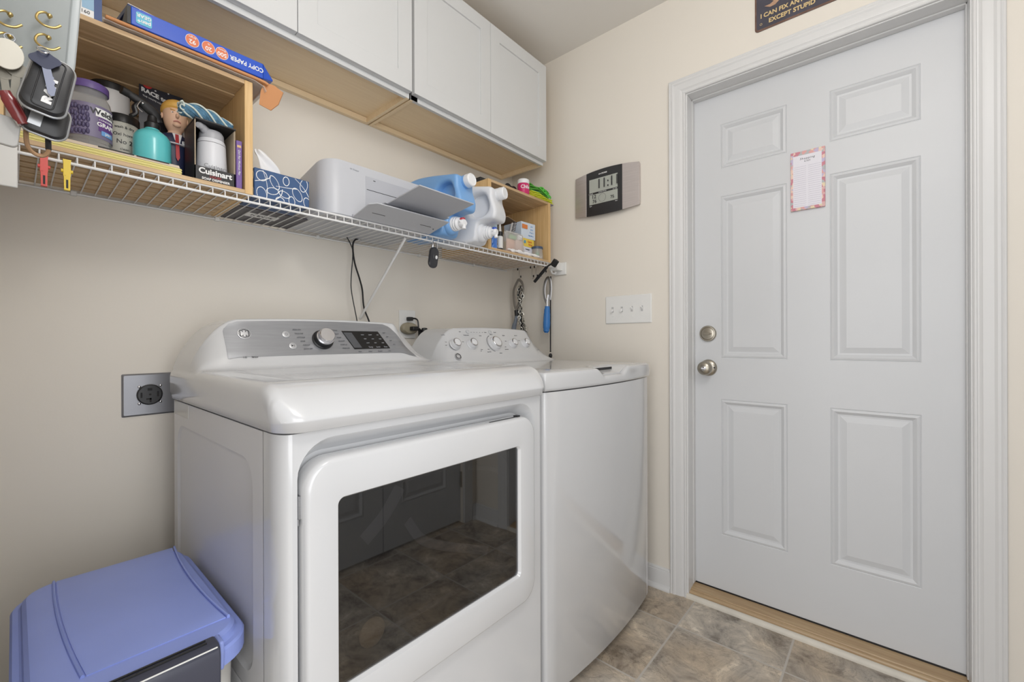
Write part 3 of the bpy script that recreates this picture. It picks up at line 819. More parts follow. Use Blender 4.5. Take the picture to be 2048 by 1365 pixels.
# ================================================================== washer
wx0, wx1, wyb = 0.976, 1.672, 1.395
was = thing('washing_machine', 'white top-loading washing machine with five knobs, between dryer and door wall', 'washing machine', (1.324, 1.05, 0))
def bow(x, y0=0.727, d=0.026): 
    u = (x - (wx0 + wx1) / 2) / ((wx1 - wx0) / 2); return y0 - d * (1 - u * u) 
def wring(zz, g=0.0):
    p = [(wx0 + g, wyb, zz)]
    for i in range(7):
        t = i / 6 * PI / 2; p.append((wx0 + g + 0.014 - 0.014 * math.cos(t), bow(wx0) + g + 0.016 - 0.016 * math.sin(t) , zz))
    for i in range(1, 20):
        x = lerp(wx0 + 0.014, wx1 - 0.014, i / 20); p.append((x, bow(x) + g, zz))
    for i in range(7):
        t = i / 6 * PI / 2; p.append((wx1 - g - 0.014 + 0.014 * math.sin(t), bow(wx1) + g + 0.016 - 0.016 * math.cos(t), zz))
    return p + [(wx1 - g, wyb, zz)]
bm = BM(); loft(bm, [wring(0.036, 0.004), wring(0.042), wring(0.905)]); obj('body', bm, M_app, was, ang=35)
bm = BM(); box(bm, wx0 + 0.03, wx1 - 0.03, 0.80, wyb - 0.03, 0.0, 0.036); obj('base', bm, M_dark, was)
def Hw(x, y):
    yf = bow(x) - 0.004
    base = 0.962
    top = 1.106 - 0.012 * ((x - 1.3) / 0.3) ** 2
    def lc(x):
        u = (x - 0.985) / 0.115
        return 0 if u <= 0 else math.sin(min(1, u) * PI / 2) ** 0.75
    def rc(x):
        u = (1.690 - x) / 0.165
        if u <= 0: return 0
        u = min(1, u); return u if u < 0.8 else 0.8 + 0.2 * math.sin((u - 0.8) / 0.2 * PI / 2)
    k = sst(1.165, 1.192, y) * 0.15 + min(1, max(0, (y - 1.178) / 0.075)) * 0.85
    if k > 0.93: k = 0.93 + 0.07 * math.sin(min(1, (k - 0.93) / 0.07) * PI / 2)
    z = base + (top - base) * min(lc(x), rc(x)) * k
    d = min(y - yf, 1); z -= edge_drop(max(0, d), 0.012)
    z -= edge_drop(max(0, min(x - (wx0 - 0.003), 1)), 0.014); z -= edge_drop(max(0, min((wx1 + 0.001) - x, 1)), 0.014)
    # grip scoop at the lid's front edge
    g = sst(1.225, 1.275, x) * sst(1.455, 1.395, x) * sst(0.075, 0.02, y - yf)
    z -= 0.026 * g
    return max(z, 0.925)
bm = BM()
xs = dens((wx0 - 0.003, wx0 + 0.014, 8), (wx0 + 0.014, 1.06, 16), (1.06, 1.22, 8), (1.22, 1.29, 12), (1.29, 1.38, 5), (1.38, 1.46, 12), (1.46, 1.66, 24), (1.66, wx1 + 0.001, 6))
vs_ = dens((0, 0.014, 8), (0.014, 0.09, 12), (0.09, 0.40, 6), (0.40, 0.46, 4))
ys2 = dens((1.16, 1.27, 34), (1.27, 1.38, 4), (1.38, 1.398, 2))
g = []
for x in xs:
    yf = bow(x) - 0.004
    cg = [bm.verts.new((x, yf + v * (1.16 - yf) / 0.46 if v > 0.09 else yf + v * (0.09 * (1.16 - yf) / 0.46) / 0.09, 0)) for v in vs_[:-1]] + [bm.verts.new((x, yy, 0)) for yy in ys2]
    for v in cg: v.co.z = Hw(v.co.x, v.co.y)
    g.append(cg)
for i in range(len(xs) - 1):
    for j in range(len(g[0]) - 1): bm.faces.new((g[i][j], g[i + 1][j], g[i + 1][j + 1], g[i][j + 1]))
per = [c[0] for c in g] + g[-1][1:] + [c[-1] for c in reversed(g[:-1])] + list(reversed(g[0][1:-1]))
prev = per; cx, cy = (wx0 + wx1) / 2, 1.06
for zz, ins_ in ((0.918, 0.0), (0.910, 0.0015), (0.9075, 0.006)):
    cur = [bm.verts.new((cx + (v.co.x - cx) * (1 - ins_ / 0.35), cy + (v.co.y - cy) * (1 - ins_ / 0.35), min(zz, v.co.z - 1e-4))) for v in per]
    bridge(bm, prev, cur); prev = cur
bm.faces.new(prev)
wt = obj('top_panel', bm, M_app, was, ang=55)
bm = BM()
q = [Vector((1.262, 0.716, 0.9445)), Vector((1.395, 0.716, 0.9455)), Vector((1.405, 0.735, 0.9535)), Vector((1.262, 0.735, 0.9535))]
# lid: thin raised sheet on the top
o = []
for x in dens((1.03, 1.62, 24)): o.append((x, bow(x) + 0.012))
lid_out = [(1.006, 1.150)] + [(1.006, 0.760), (1.012, 0.735)] + o + [(1.640, 0.738), (1.648, 0.760)] + [(1.648, 1.150)]
bm.free(); bm = BM()
def cutz(p): return 0.9625 - (0.0225 * sst(1.225, 1.275, p[0]) * sst(1.455, 1.395, p[0]) * sst(0.80, 0.735, p[1]))
rr0 = [(p[0], p[1], 0.958 - (0.9625 - cutz(p))) for p in lid_out]; rr1 = [(p[0], p[1], cutz(p)) for p in lid_out]
# (inner loop keeps the sheet flat)
cxy = (1.327, 0.95)
rr2 = [(lerp(p[0], cxy[0], 0.02), lerp(p[1], cxy[1], 0.02), cutz(p) + 0.0016) for p in lid_out]
rr3 = [(lerp(p[0], cxy[0], 0.30), lerp(p[1], cxy[1], 0.30), 0.9643) for p in lid_out]
loft(bm, [rr0, rr1, rr2, rr3], cap0=False); obj('lid', bm, M_app, was, ang=35)
bm = BM(); box(bm, 1.262, 1.392, 0.7405, 0.7425, 0.9505, 0.9590); obj('lid_gap', bm, M_dark, was)
u0, u1 = Vector((1.3, 1.195, Hw(1.3, 1.195))), Vector((1.3, 1.245, Hw(1.3, 1.245)))
WU = (u1 - u0).normalized(); WN = Vector((0, -WU.z, WU.y)).normalized()
def wpt(x, z, off=0.0):
    lo, hi = 1.18, 1.26
    for _ in range(24):
        m_ = (lo + hi) / 2
        if Hw(min(max(x, 1.1), 1.48), m_) < z: lo = m_
        else: hi = m_
    return Vector((x, lo, z)) + WN * (off + 0.0005)
M_knob = mat('knob_white', (226, 227, 230), 0.25)
for i, (x, z, r) in enumerate(((1.072, 1.038, 0.0215), (1.157, 1.038, 0.0215), (1.287, 1.040, 0.0305), (1.397, 1.038, 0.0205), (1.483, 1.039, 0.0205))):
    c = wpt(x, z)
    k = disc('knob', c, r, 0.02, M_knob, was, prof=[(0, 0), (r * 1.06, 0), (r * 1.04, 0.002), (r * 0.98, 0.003), (r * 0.88, 0.016), (r * 0.80, 0.0185), (0, 0.0185)], N=WN, n=32)
    disc('knob_ring', c + WN * 0.0185, r, 0.002, M_chrome, k, prof=[(r * 0.60, 0), (r * 0.82, 0), (r * 0.80, 0.0015), (r * 0.74, 0.0030), (r * 0.64, 0.003), (r * 0.60, 0)], N=WN, n=32, label='chrome rim of the knob')
    disc('knob_face', c + WN * 0.0185, r * 0.66, 0.0022, M_knob, k, N=WN, n=32)
bm = BM(); tube(bm, [wpt(1.287, 1.040, 0.001) + (Vector((1, 0, 0)) * math.cos(a) + WU * math.sin(a)) * 0.0395 for a in [1.9 + i * 2.4 / 12 for i in range(13)]], 0.0016, 6, flat=0.4); obj('dial_arc', bm, M_grey, was)
for (x, s) in ((1.165, 0), (1.290, 1)):
    disc('button', wpt(x, 1.087), 0.0085, 0.002, mat('washer_button', (196, 198, 201), 0.35), was, N=WN)
for (x, z, s, w) in ((1.035, 1.074, 'Load Size', .0052), (1.150, 1.074, 'Temperature', .0058), (1.225, 1.072, 'Whites', .005), (1.262, 1.086, 'Colors', .005), (1.29, 1.072 + .018 - .013, 'Normal', .005), (1.365, 1.074, 'Options', .0052), (1.445, 1.074, 'Soil Level', .0052), (1.125, 1.087, 'Start', .005), (1.318, 1.087, 'Deep Fill', .0045), (1.035, 1.048, 'Large', .0045), (1.030, 1.036, 'Small', .0045),
                     (1.118, 1.048, 'Cold', .0045), (1.20, 1.018, 'Warm', .0045), (1.193, 1.012, 'Hot', .0045), (1.236, 1.008, 'Speed Wash', .0045), (1.238, 1.018, 'Active', .0045), (1.345, 1.026, 'Rinse', .0045), (1.345, 1.016, 'Drain & Spin', .0045), (1.30, 1.0015, 'Delicates', .0045), (1.362, 1.050, 'Pause', .0045), (1.452, 1.052, 'Heavy', .0045), (1.555, 1.01, 'Precise Fill', .0045)):
    text(s, w * 0.9, wpt(x, z, 0.0006), XF, WU, M_grey, was)
for i in range(6):
    disc('indicator', wpt(1.183 + i * 0.0155, 1.0855), 0.0013, 0.0006, M_text, was, N=WN, n=10)
emblem(was, wpt(1.066, 0.995), 0.0145, WN, WU, M_grey)

# ================================================================== blue-lidded bin
bin_ = thing('storage_bin', 'tall grey storage bin with a blue lid and dark latch, left of the dryer', 'bin', (0.13, 1.05, 0))
bx0, bx1, by0, by1 = -0.006, 0.268, 0.812, 1.282
M_blue = mat('blue_lid_plastic', (150, 167, 234), 0.38, var=0.05, vscale=9)
M_bing = mat('bin_grey_plastic', (205, 203, 198), 0.5)
def rb(ins, zz, r): return [(p[0], p[1], zz) for p in rrect(bx0 + ins, bx1 - ins, by0 + ins, by1 - ins, r, 8)]
bm = BM(); loft(bm, [rb(0.045, 0.0, 0.03), rb(0.04, 0.02, 0.035), rb(0.020, 0.40, 0.05), rb(0.018, 0.525, 0.05)], cap1=False)
for xx in (0.215, 0.06): box(bm, xx, xx + 0.004, by0 + 0.018, by0 + 0.05, 0.05, 0.52)
obj('bin_body', bm, M_bing, bin_, ang=30)
bm = BM(); rs = loft(bm, [rb(0.004, 0.523, 0.062), rb(0.0, 0.525, 0.065), rb(0.0, 0.549, 0.065), rb(0.003, 0.5535, 0.062), rb(0.010, 0.555, 0.055), rb(0.0125, 0.5575, 0.053), rb(0.0145, 0.565, 0.051), rb(0.020, 0.5705, 0.046), rb(0.03, 0.5725, 0.04)], cap0=False, cap1=True)
lid = obj('lid', bm, M_blue, bin_, ang=30, label='blue plastic lid')
bm = BM()   # raised centre field with curved side ribs
L_, R_ = [], []
for i in range(13):
    t = i / 12; yy = lerp(0.868, 1.255, t); L_.append((0.055 + 0.018 * (4 * t * (1 - t)) * -0.4 + 0.012 * (1 - t), yy)); R_.append((0.240 - 0.010 * (4 * t * (1 - t)), yy))
out2 = R_ + list(reversed(L_))
loft(bm, [[(p[0], p[1], 0.5722) for p in out2], [(p[0], p[1], 0.5742) for p in out2], [(lerp(p[0], 0.15, 0.02), lerp(p[1], 1.06, 0.01), 0.5748) for p in out2]])
obj('lid_panel', bm, M_blue, lid, ang=20)
for side in (L_, R_):
    bm = BM(); s = 1 if side is R_ else -1
    tube(bm, [(p[0] + s * 0.004, p[1], 0.5732) for p in side[:]], 0.0042, 8, flat=0.6); obj('lid_rib', bm, M_blue, lid)
M_latch = mat('latch_charcoal', (66, 68, 82), 0.32)
bm = BM()
pl = [(0.830, 0.5735), (0.822, 0.5765), (0.800, 0.5765), (0.792, 0.572), (0.789, 0.560), (0.790, 0.500), (0.797, 0.498), (0.800, 0.52), (0.812, 0.53), (0.826, 0.56)]
loft(bm, [[(x, p[0], p[1]) for p in pl] for x in (0.048, 0.212)]); obj('latch', bm, M_latch, bin_, bevel=0.0025, label='dark grey latch')
bm = BM()
for k in range(2): tube(bm, [(0.065, 0.8185 - k * 0.0085, 0.5772), (0.198, 0.8185 - k * 0.0085, 0.5772)], 0.0018, 6)
obj('latch_groove', bm, M_black, bin_)
bm = BM(); tube(bm, [(0.052, 0.7935, 0.5735), (0.208, 0.7935, 0.5735)], 0.0012, 6); obj('latch_ridge', bm, M_white, bin_)
bm = BM(); box(bm, 0.213, 0.221, 0.805, 0.834, 0.526, 0.5715); box(bm, 0.039, 0.047, 0.805, 0.834, 0.526, 0.5715); obj('latch_guard', bm, M_blue, bin_, bevel=0.003)
# ================================================================== things in the left crate
# paper pads
def pad(name, label, x0, x1, y0, y1, z0, z1, m, mc, strips=0):
    t = thing(name, label, 'paper pad', ((x0 + x1) / 2, (y0 + y1) / 2, z0))
    bm = BM()
    n = max(2, int((z1 - z0) / 0.0018))
    for k in range(n):
        a = lerp(z0, z1, k / n); b = lerp(z0, z1, (k + 0.82) / n); j = 0.0006 * ((k * 7) % 3)
        box(bm, x0 + j, x1 - j, y0 + j, y1, a, b)
    obj('sheets', bm, m, t)
    if strips:
        bm = BM()
        for a, b in ((0.118, 0.176), (0.180, 0.238)): box(bm, a, b, y0 - 0.0008, y0 + 0.012, z1 - 0.0022, z1 - 0.0002)
        obj('binding_strip', bm, mc, t)
    return t
pad('legal_pad', 'thick stack of yellow lined sheets on the crate floor, under the jam jar', 0.0, 0.262, 1.258, 1.46, FB, FB + 0.0155, mat('yellow_sheet', (236, 226, 150), 0.8, var=0.05), M_dark)
pad('writing_pad', 'thin pinkish tan pads with dark binding strips on the yellow sheets', 0.0, 0.258, 1.2585, 1.46, FB + 0.0158, FB + 0.0225, mat('tan_sheet', (222, 206, 186), 0.8), M_dark, 1)
PT = FB + 0.0228
# jam jar
c = (0.109, 1.312)
t = thing('jam_jar', 'clear grape jam jar with purple ribbed lid, in the left crate', 'jar', (c[0], c[1], PT))
M_jar = mat('clear_jar_plastic', (225, 226, 228), 0.12, trans=0.75, ior=1.2)
bm = BM(); lathe(bm, [(0, 0), (0.034, 0), (0.0375, 0.004), (0.0375, 0.012), (0.0345, 0.015), (0.036, 0.018), (0.0368, 0.095), (0.034, 0.108), (0.0285, 0.118), (0.0285, 0.124), (0.0305, 0.126), (0.0285, 0.128), (0.0285, 0.135), (0, 0.135)], (c[0], c[1], PT), 36)
obj('jar_body', bm, M_jar, t)
bm = BM()
def arc_sheet(bm, c, r, a0, a1, z0, z1, n=24, th=0.0004):
    i_ = [(c[0] + r * math.cos(lerp(a0, a1, k / n)), c[1] + r * math.sin(lerp(a0, a1, k / n))) for k in range(n + 1)]
    o_ = [(c[0] + (r + th) * math.cos(lerp(a0, a1, k / n)), c[1] + (r + th) * math.sin(lerp(a0, a1, k / n))) for k in range(n + 1)]
    loft(bm, [[(p[0], p[1], z) for p in i_ + list(reversed(o_))] for z in (z0, z1)])
arc_sheet(bm, c, 0.0372, -PI * 1.1, PI * 0.1, PT + 0.022, PT + 0.092)
lb = obj('label_wrap', bm, mat('label_grey_purple', (120, 112, 140), 0.45), t)
bm = BM()
rnd = random.Random(3)
for k in range(45):
    a = -PI * 0.98 + (k % 9) * 0.17 + rnd.uniform(-.03, .03); z = PT + 0.030 + (k // 9) * 0.0125 + rnd.uniform(-.002, .002)
    ball(bm, (c[0] + 0.0372 * math.cos(a), c[1] + 0.0372 * math.sin(a), z), 0.0062, (0.55, 0.55, 1), seg=12)
obj('grape_print', bm, mat('grape_print', (92, 84, 122), 0.4, var=0.5, vscale=90), lb)
def curved_text(body, size, c, r, a, z, m, parent, tilt=0.0, **k):
    """writing laid on an upright cylinder face, each letter its own short step round"""
    n = len(body)
    out = []
    N = Vector((math.cos(a), math.sin(a), 0)); T = Vector((-N.y, N.x, 0))
    o = text(body, size, Vector((c[0], c[1], z)) + N * r, T + Vector((0, 0, tilt)), ZF, m, parent, **k)
    # bend round the axis
    P = wm(parent)
    for v in o.data.vertices:
        w = P @ v.co; d = w - Vector((c[0], c[1], z)); s = d.dot(T); rr_ = d.dot(N); an = a + s / r
        w2 = Vector((c[0] + rr_ * math.cos(an), c[1] + rr_ * math.sin(an), w.z)); v.co = P.inverted() @ w2
    return o
bm = BM(); arc_sheet(bm, c, 0.0378, -PI * 0.44, -PI * 0.12, PT + 0.068, PT + 0.086); obj('name_band', bm, M_whitep, lb)
bm = BM(); arc_sheet(bm, c, 0.0378, -PI * 0.40, -PI * 0.12, PT + 0.038, PT + 0.067); obj('purple_band', bm, mat('purple_print', (98, 58, 128), 0.4), lb)
bm = BM(); arc_sheet(bm, c, 0.0380, -PI * 0.36, -PI * 0.14, PT + 0.030, PT + 0.040); obj('blue_band', bm, mat('light_blue_print', (110, 160, 215), 0.4), lb)
curved_text("Welch's", 0.0165, c, 0.0384, -PI * 0.29, PT + 0.077, M_text, lb, bold=0.0004)
curved_text('CONCORD', 0.0055, c, 0.0384, -PI * 0.28, PT + 0.062, M_whitep, lb)
curved_text('GRAPE', 0.0125, c, 0.0384, -PI * 0.27, PT + 0.052, M_whitep, lb, bold=0.0003)
curved_text('JAM', 0.0075, c, 0.0386, -PI * 0.25, PT + 0.035, M_whitep, lb)
bm = BM()
pr = []
for k in range(72):
    a = k * 2 * PI / 72; r = 0.0322 if k % 2 else 0.0314; pr.append((c[0] + r * math.cos(a), c[1] + r * math.sin(a)))
loft(bm, [[(p[0], p[1], PT + 0.127) for p in pr], [(p[0], p[1], PT + 0.141) for p in pr], [(lerp(p[0], c[0], .05), lerp(p[1], c[1], .05), PT + 0.1435) for p in pr]])
obj('lid', bm, mat('purple_lid', (98, 78, 138), 0.4), t, label='purple lid')
# tall tub behind
c = (0.158, 1.452)
t = thing('canister', 'tall pale canister with black rim lid at the back, behind the jam jar', 'canister', (c[0], c[1], PT - 0.001))
bm = BM(); lathe(bm, [(0, 0), (0.036, 0), (0.037, 0.01), (0.037, 0.20), (0, 0.20)], (c[0], c[1], PT), 32); obj('canister_body', bm, mat('pale_tub', (205, 204, 204), 0.45), t)
bm = BM(); lathe(bm, [(0, 0.198), (0.0395, 0.198), (0.0395, 0.212), (0.037, 0.215), (0.033, 0.214), (0.032, 0.208), (0, 0.208)], (c[0], c[1], PT), 32); obj('lid', bm, M_black, t)
# printed tin
c = (0.170, 1.366)
t = thing('printed_tin', 'grey tin printed with black lettering, between jam jar and teal sprayer', 'tin', (c[0], c[1], PT))
M_news = mat('newsprint_grey', (188, 186, 176), 0.5)
bm = BM(); lathe(bm, [(0, 0), (0.030, 0), (0.031, 0.003), (0.031, 0.092), (0.029, 0.095), (0, 0.095)], (c[0], c[1], PT), 32); tin = obj('tin_body', bm, M_news, t)
bm = BM(); lathe(bm, [(0, 0.095), (0.0315, 0.095), (0.0315, 0.112), (0.030, 0.114), (0, 0.114)], (c[0], c[1], PT), 32); obj('lid', bm, M_black, t)
for k, s in enumerate(('Coffee & Co', '@ HOME', 'No. 2 blend', 'net wt', 'fine & co')):
    curved_text(('wash & dry', 'Oxi home', 'No 2', 'clean', 'rc')[k], (0.008, 0.010, 0.014, 0.008, 0.010)[k], c, 0.0314, -PI * 0.5, PT + 0.082 - k * 0.017, M_text, tin)
# teal sprayer
c = (0.215, 1.305)
t = thing('spray_bottle', 'teal metal spray bottle with black trigger head on the paper pads', 'spray bottle', (c[0], c[1], PT))
bm = BM(); lathe(bm, [(0, 0), (0.0325, 0), (0.0355, 0.003), (0.0355, 0.052), (0.034, 0.062), (0.029, 0.071), (0.020, 0.078), (0.0145, 0.082), (0.0135, 0.086), (0, 0.086)], (c[0], c[1], PT), 40)
obj('bottle', bm, mat('teal_enamel', (94, 196, 200), 0.28, coat=0.3), t)
bm = BM()
z = PT + 0.084
lathe(bm, [(0, 0), (0.0145, 0), (0.0150, 0.002), (0.0150, 0.012), (0.013, 0.014), (0.010, 0.018), (0.0085, 0.030), (0, 0.030)], (c[0], c[1], z), 24)
hd = [Vector((c[0] + 0.012, c[1] + 0.004, z + 0.022)), Vector((c[0] + 0.004, c[1], z + 0.038)), Vector((c[0] - 0.018, c[1] - 0.006, z + 0.052)), Vector((c[0] - 0.044, c[1] - 0.012, z + 0.062))]
tube(bm, hd, 0.011, 10, smooth=4, rs=[0.0085, 0.011, 0.0115, 0.011, 0.0095, 0.008], flat=0.72)
cyl(bm, (c[0] - 0.044, c[1] - 0.012, z + 0.062), (c[0] - 0.056, c[1] - 0.0155, z + 0.064), 0.0088, 14)
obj('spray_head', bm, M_black, t)
bm = BM(); tube(bm, [(c[0] - 0.026, c[1] - 0.010, z + 0.048), (c[0] - 0.034, c[1] - 0.014, z + 0.036), (c[0] - 0.032, c[1] - 0.014, z + 0.022), (c[0] - 0.040, c[1] - 0.016, z + 0.012)], 0.0042, 8, smooth=4, flat=1.5); obj('trigger', bm, M_black, t)
bm = BM(); tube(bm, [(c[0] - 0.024, c[1] - 0.021, z + 0.050), (c[0] - 0.030, c[1] - 0.023, z + 0.034), (c[0] - 0.021, c[1] - 0.0215, z + 0.026)], 0.0011, 6, smooth=4)
ball(bm, (c[0] - 0.020, c[1] - 0.019, z + 0.047), 0.003, seg=10); obj('wire_spring', bm, M_chrome, t)
# figurine
c = (0.253, 1.345)
t = thing('figurine', 'small figurine with yellow hair, navy suit and red tie, behind the teal sprayer', 'figurine', (c[0], c[1], PT - 0.02))
z = FB + 0.0006
M_suit = mat('navy_suit', (38, 44, 74), 0.42); M_skin = mat('figure_skin', (226, 186, 158), 0.5); M_hairy = mat('yellow_hair', (222, 172, 84), 0.5, bump=0.4, bscale=120)
def orings(bm, cx, cy, lst, n=20, rot=0.35):
    """stack of ovals: (z, rx, ry, dx, dy)"""
    rings = []
    for zz, rx, ry, ddx, ddy in lst:
        rings.append([(cx + ddx + rx * math.cos(2 * PI * k / n) * math.cos(rot) - ry * math.sin(2 * PI * k / n) * math.sin(rot), cy + ddy + rx * math.cos(2 * PI * k / n) * math.sin(rot) + ry * math.sin(2 * PI * k / n) * math.cos(rot), zz) for k in range(n)])
    loft(bm, rings)
bx = 0.268
bm = BM(); orings(bm, bx, 1.345, [(z, 0.026, 0.018, 0, 0), (z + 0.03, 0.025, 0.019, 0, 0), (z + 0.06, 0.027, 0.021, 0, 0), (z + 0.09, 0.033, 0.022, 0, 0), (z + 0.115, 0.037, 0.022, 0, 0), (z + 0.130, 0.032, 0.020, 0, 0), (z + 0.141, 0.016, 0.014, 0, 0),
    (z + 0.146, 0.013, 0.013, 0, -0.002), (z + 0.151, 0.017, 0.017, 0, -0.003), (z + 0.162, 0.023, 0.022, 0, -0.004), (z + 0.180, 0.0255, 0.026, 0, -0.003), (z + 0.198, 0.026, 0.027, 0, 0), (z + 0.212, 0.022, 0.024, 0, 0.001), (z + 0.220, 0.012, 0.014, 0, 0.001), (z + 0.222, 0.004, 0.004, 0, 0.001)], rot=0.15)
bodyo = obj('body', bm, M_skin, t, subsurf=1)
bm = BM(); orings(bm, bx, 1.345, [(z - 0.0, 0.028, 0.020, 0, 0), (z + 0.03, 0.027, 0.021, 0, 0), (z + 0.06, 0.029, 0.023, 0, 0), (z + 0.09, 0.035, 0.024, 0, 0), (z + 0.117, 0.039, 0.024, 0, 0), (z + 0.132, 0.034, 0.0215, 0, 0), (z + 0.1395, 0.0185, 0.0165, 0, 0)], rot=0.15)
for s in (-1, 1): tube(bm, [(bx + s * 0.033, 1.347, z + 0.124), (bx + s * 0.041, 1.345, z + 0.100), (bx + s * 0.040, 1.334, z + 0.074), (bx + s * 0.030, 1.322, z + 0.064)], 0.011, 10, smooth=4, rs=[0.011, 0.0115, 0.011, 0.010, 0.009])
suit = obj('suit', bm, M_suit, t)
bm = BM(); q = [(bx - 0.009, 1.3245, z + 0.137), (bx + 0.011, 1.3245, z + 0.137), (bx + 0.002, 1.3195, z + 0.094)]
loft(bm, [q, [(p[0], p[1] - 0.0012, p[2]) for p in q]]); obj('shirt', bm, M_whitep, t)
bm = BM(); q = [(bx - 0.0035, 1.3225, z + 0.135), (bx + 0.0035, 1.3225, z + 0.135), (bx + 0.005, 1.3180, z + 0.075), (bx + 0.001, 1.3180, z + 0.066), (bx - 0.003, 1.3180, z + 0.075)]
loft(bm, [q, [(p[0], p[1] - 0.0016, p[2]) for p in q]]); obj('tie', bm, mat('red_tie', (190, 44, 50), 0.4), t)
bm = BM(); box(bm, bx + 0.010, bx + 0.027, 1.3175, 1.3195, z + 0.112, z + 0.120, None); nt_ = obj('name_badge', bm, M_whitep, t)
text('TRUMP', 0.0042, (bx + 0.0185, 1.3170, z + 0.116), XF, ZF, M_text, nt_)
bm = BM()
ball(bm, (bx, 1.3165, z + 0.180), 0.0052, (0.8, 1.3, 1.2), seg=12)
for s in (-1, 1): ball(bm, (bx + s * 0.0262, 1.345, z + 0.182), 0.0062, (0.45, 0.8, 1.2), seg=12)
ball(bm, (bx - 0.0, 1.3215, z + 0.1585), 0.008, (1.1, 0.7, 0.7), seg=12)
obj('nose_and_ears', bm, M_skin, bodyo)
bm = BM()
for s in (-1, 1): ball(bm, (bx + s * 0.0088, 1.3203, z + 0.188), 0.0028, (1.1, 0.5, 0.7), seg=10)
obj('eyes', bm, M_whitep, bodyo)
bm = BM()
for s in (-1, 1): ball(bm, (bx + s * 0.0088, 1.3190, z + 0.188), 0.0015, (0.9, 0.5, 0.9), seg=8)
obj('pupils', bm, M_text, bodyo)
bm = BM(); tube(bm, [(bx - 0.0075, 1.3195, z + 0.1655), (bx, 1.3170, z + 0.168), (bx + 0.0075, 1.3195, z + 0.1655)], 0.0013, 6, smooth=3); obj('mouth', bm, mat('figure_lips', (196, 120, 112), 0.5), bodyo)
bm = BM()
for s in (-1, 1): tube(bm, [(bx + s * 0.0045, 1.3180, z + 0.1935), (bx + s * 0.0135, 1.3205, z + 0.1955)], 0.0013, 6)
obj('eyebrows', bm, M_hairy, bodyo)
bm = BM(); orings(bm, bx, 1.347, [(z + 0.186, 0.027, 0.0225, 0, 0.008), (z + 0.196, 0.0285, 0.027, 0, 0.004), (z + 0.203, 0.0295, 0.0310, 0, -0.001), (z + 0.213, 0.0275, 0.0310, 0.001, -0.003), (z + 0.2225, 0.021, 0.0255, 0.002, -0.003), (z + 0.2275, 0.010, 0.014, 0.002, -0.002), (z + 0.2285, 0.003, 0.004, 0.002, -0.002)], rot=0.15)
obj('hair', bm, M_hairy, t, subsurf=1)
bm = BM(); orings(bm, bx, 1.345, [(z + 0.1075, 0.0405, 0.0325, 0, 0), (z + 0.1105, 0.0405, 0.0325, 0, 0)], rot=0.15); 
obj('elastic_band', bm, mat('clear_band', (200, 200, 206), 0.3), t)
t.location += Vector((0.006, 0.044, 0.0))
# star-spangled card
t = thing('printed_card', 'dark star-spangled card with a red spot, leaning behind the figurine', 'card', (0.27, 1.45, FB))
bm = BM(); y = 1.452
q = [at(278, 151, y), at(277, 235, y), at(366, 300, y), at(366, 197, y)]
q[1].z = FB; q[2].z = FB; q[2].x = q[3].x
loft(bm, [q, [p + Vector((0, 0.002, 0)) for p in q]])
M_card = mat('navy_card', (36, 36, 48), 0.4); cd = obj('card', bm, M_card, t)
TL, TR_ = q[0], q[3]; cx_ = (TR_ - TL).normalized(); cu_ = ZF
bm = BM(); c0 = TL + Vector((0.017, -0.001, -0.016)); prism(bm, circle(c0.x, c0.z, 0.0105, 24), y - 0.0004, y - 0.001, 'Y'); obj('red_spot', bm, mat('red_print', (196, 48, 48), 0.5), cd)
text('SPOT', 0.009, c0 + Vector((0, -0.0012, 0)), XF, ZF, M_whitep, cd, bold=0.0003)
text('RACE to 2', 0.015, TL + Vector((0.036, -0.0015, -0.040)), cx_, ZF, M_whitep, cd, bold=0.0006)
text('THE WHITE HOUSE', 0.0055, TL + Vector((0.030, -0.0015, -0.053)), cx_, ZF, M_whitep, cd)
bm = BM(); rnd = random.Random(5)
def star(bm, x, zz, r, yy):
    pts = [(x + (r if k % 2 == 0 else r * 0.4) * math.sin(k * PI / 5), zz + (r if k % 2 == 0 else r * 0.4) * math.cos(k * PI / 5)) for k in range(10)]
    loft(bm, [[(p[0], yy, p[1]) for p in pts], [(p[0], yy - 0.0006, p[1]) for p in pts]])
for (sx_, sz_) in ((0.016, -0.004), (0.034, -0.010), (0.033, -0.026), (0.013, -0.070), (0.023, -0.078), (0.012, -0.085), (0.028, -0.090), (0.06, -0.022)):
    star(bm, TL.x + sx_, TL.z + sz_, 0.0028, y - 0.0002)
obj('printed_stars', bm, M_whitep, cd)
# dispenser display box
x0, x1, y0, y1 = 0.2865, 0.3715, 1.2565, 1.350
t = thing('dispenser_box', 'open-fronted black display box with soap dispenser lettering in the left crate', 'box', ((x0 + x1) / 2, (y0 + y1) / 2, FB))
M_bbox = mat('black_card', (42, 42, 44), 0.45); zt = FB + 0.144
bm = BM()
th = 0.0018
box(bm, x0, x0 + th, y0, y1, FB, zt); box(bm, x1 - th, x1, y0, y1, FB, zt); box(bm, x0, x1, y1 - th, y1, FB, zt); box(bm, x0, x1, y0, y1, FB, FB + th)
box(bm, x0, x1, y0, y0 + th, FB, FB + 0.034)
obj('box_shell', bm, M_bbox, t)
bm = BM(); box(bm, x0 - 0.001, x1 + 0.001, y0 - 0.006, y1, zt, zt + 0.004); obj('box_top', bm, M_bbox, t, bevel=0.001)
bm = BM(); box(bm, x0 - 0.0004, x0 + th, y0 - 0.0008, y0 + 0.0006, FB + 0.034, zt); obj('cut_edge', bm, mat('raw_card', (176, 160, 138), 0.8), t, label='tan cut edge of the card')
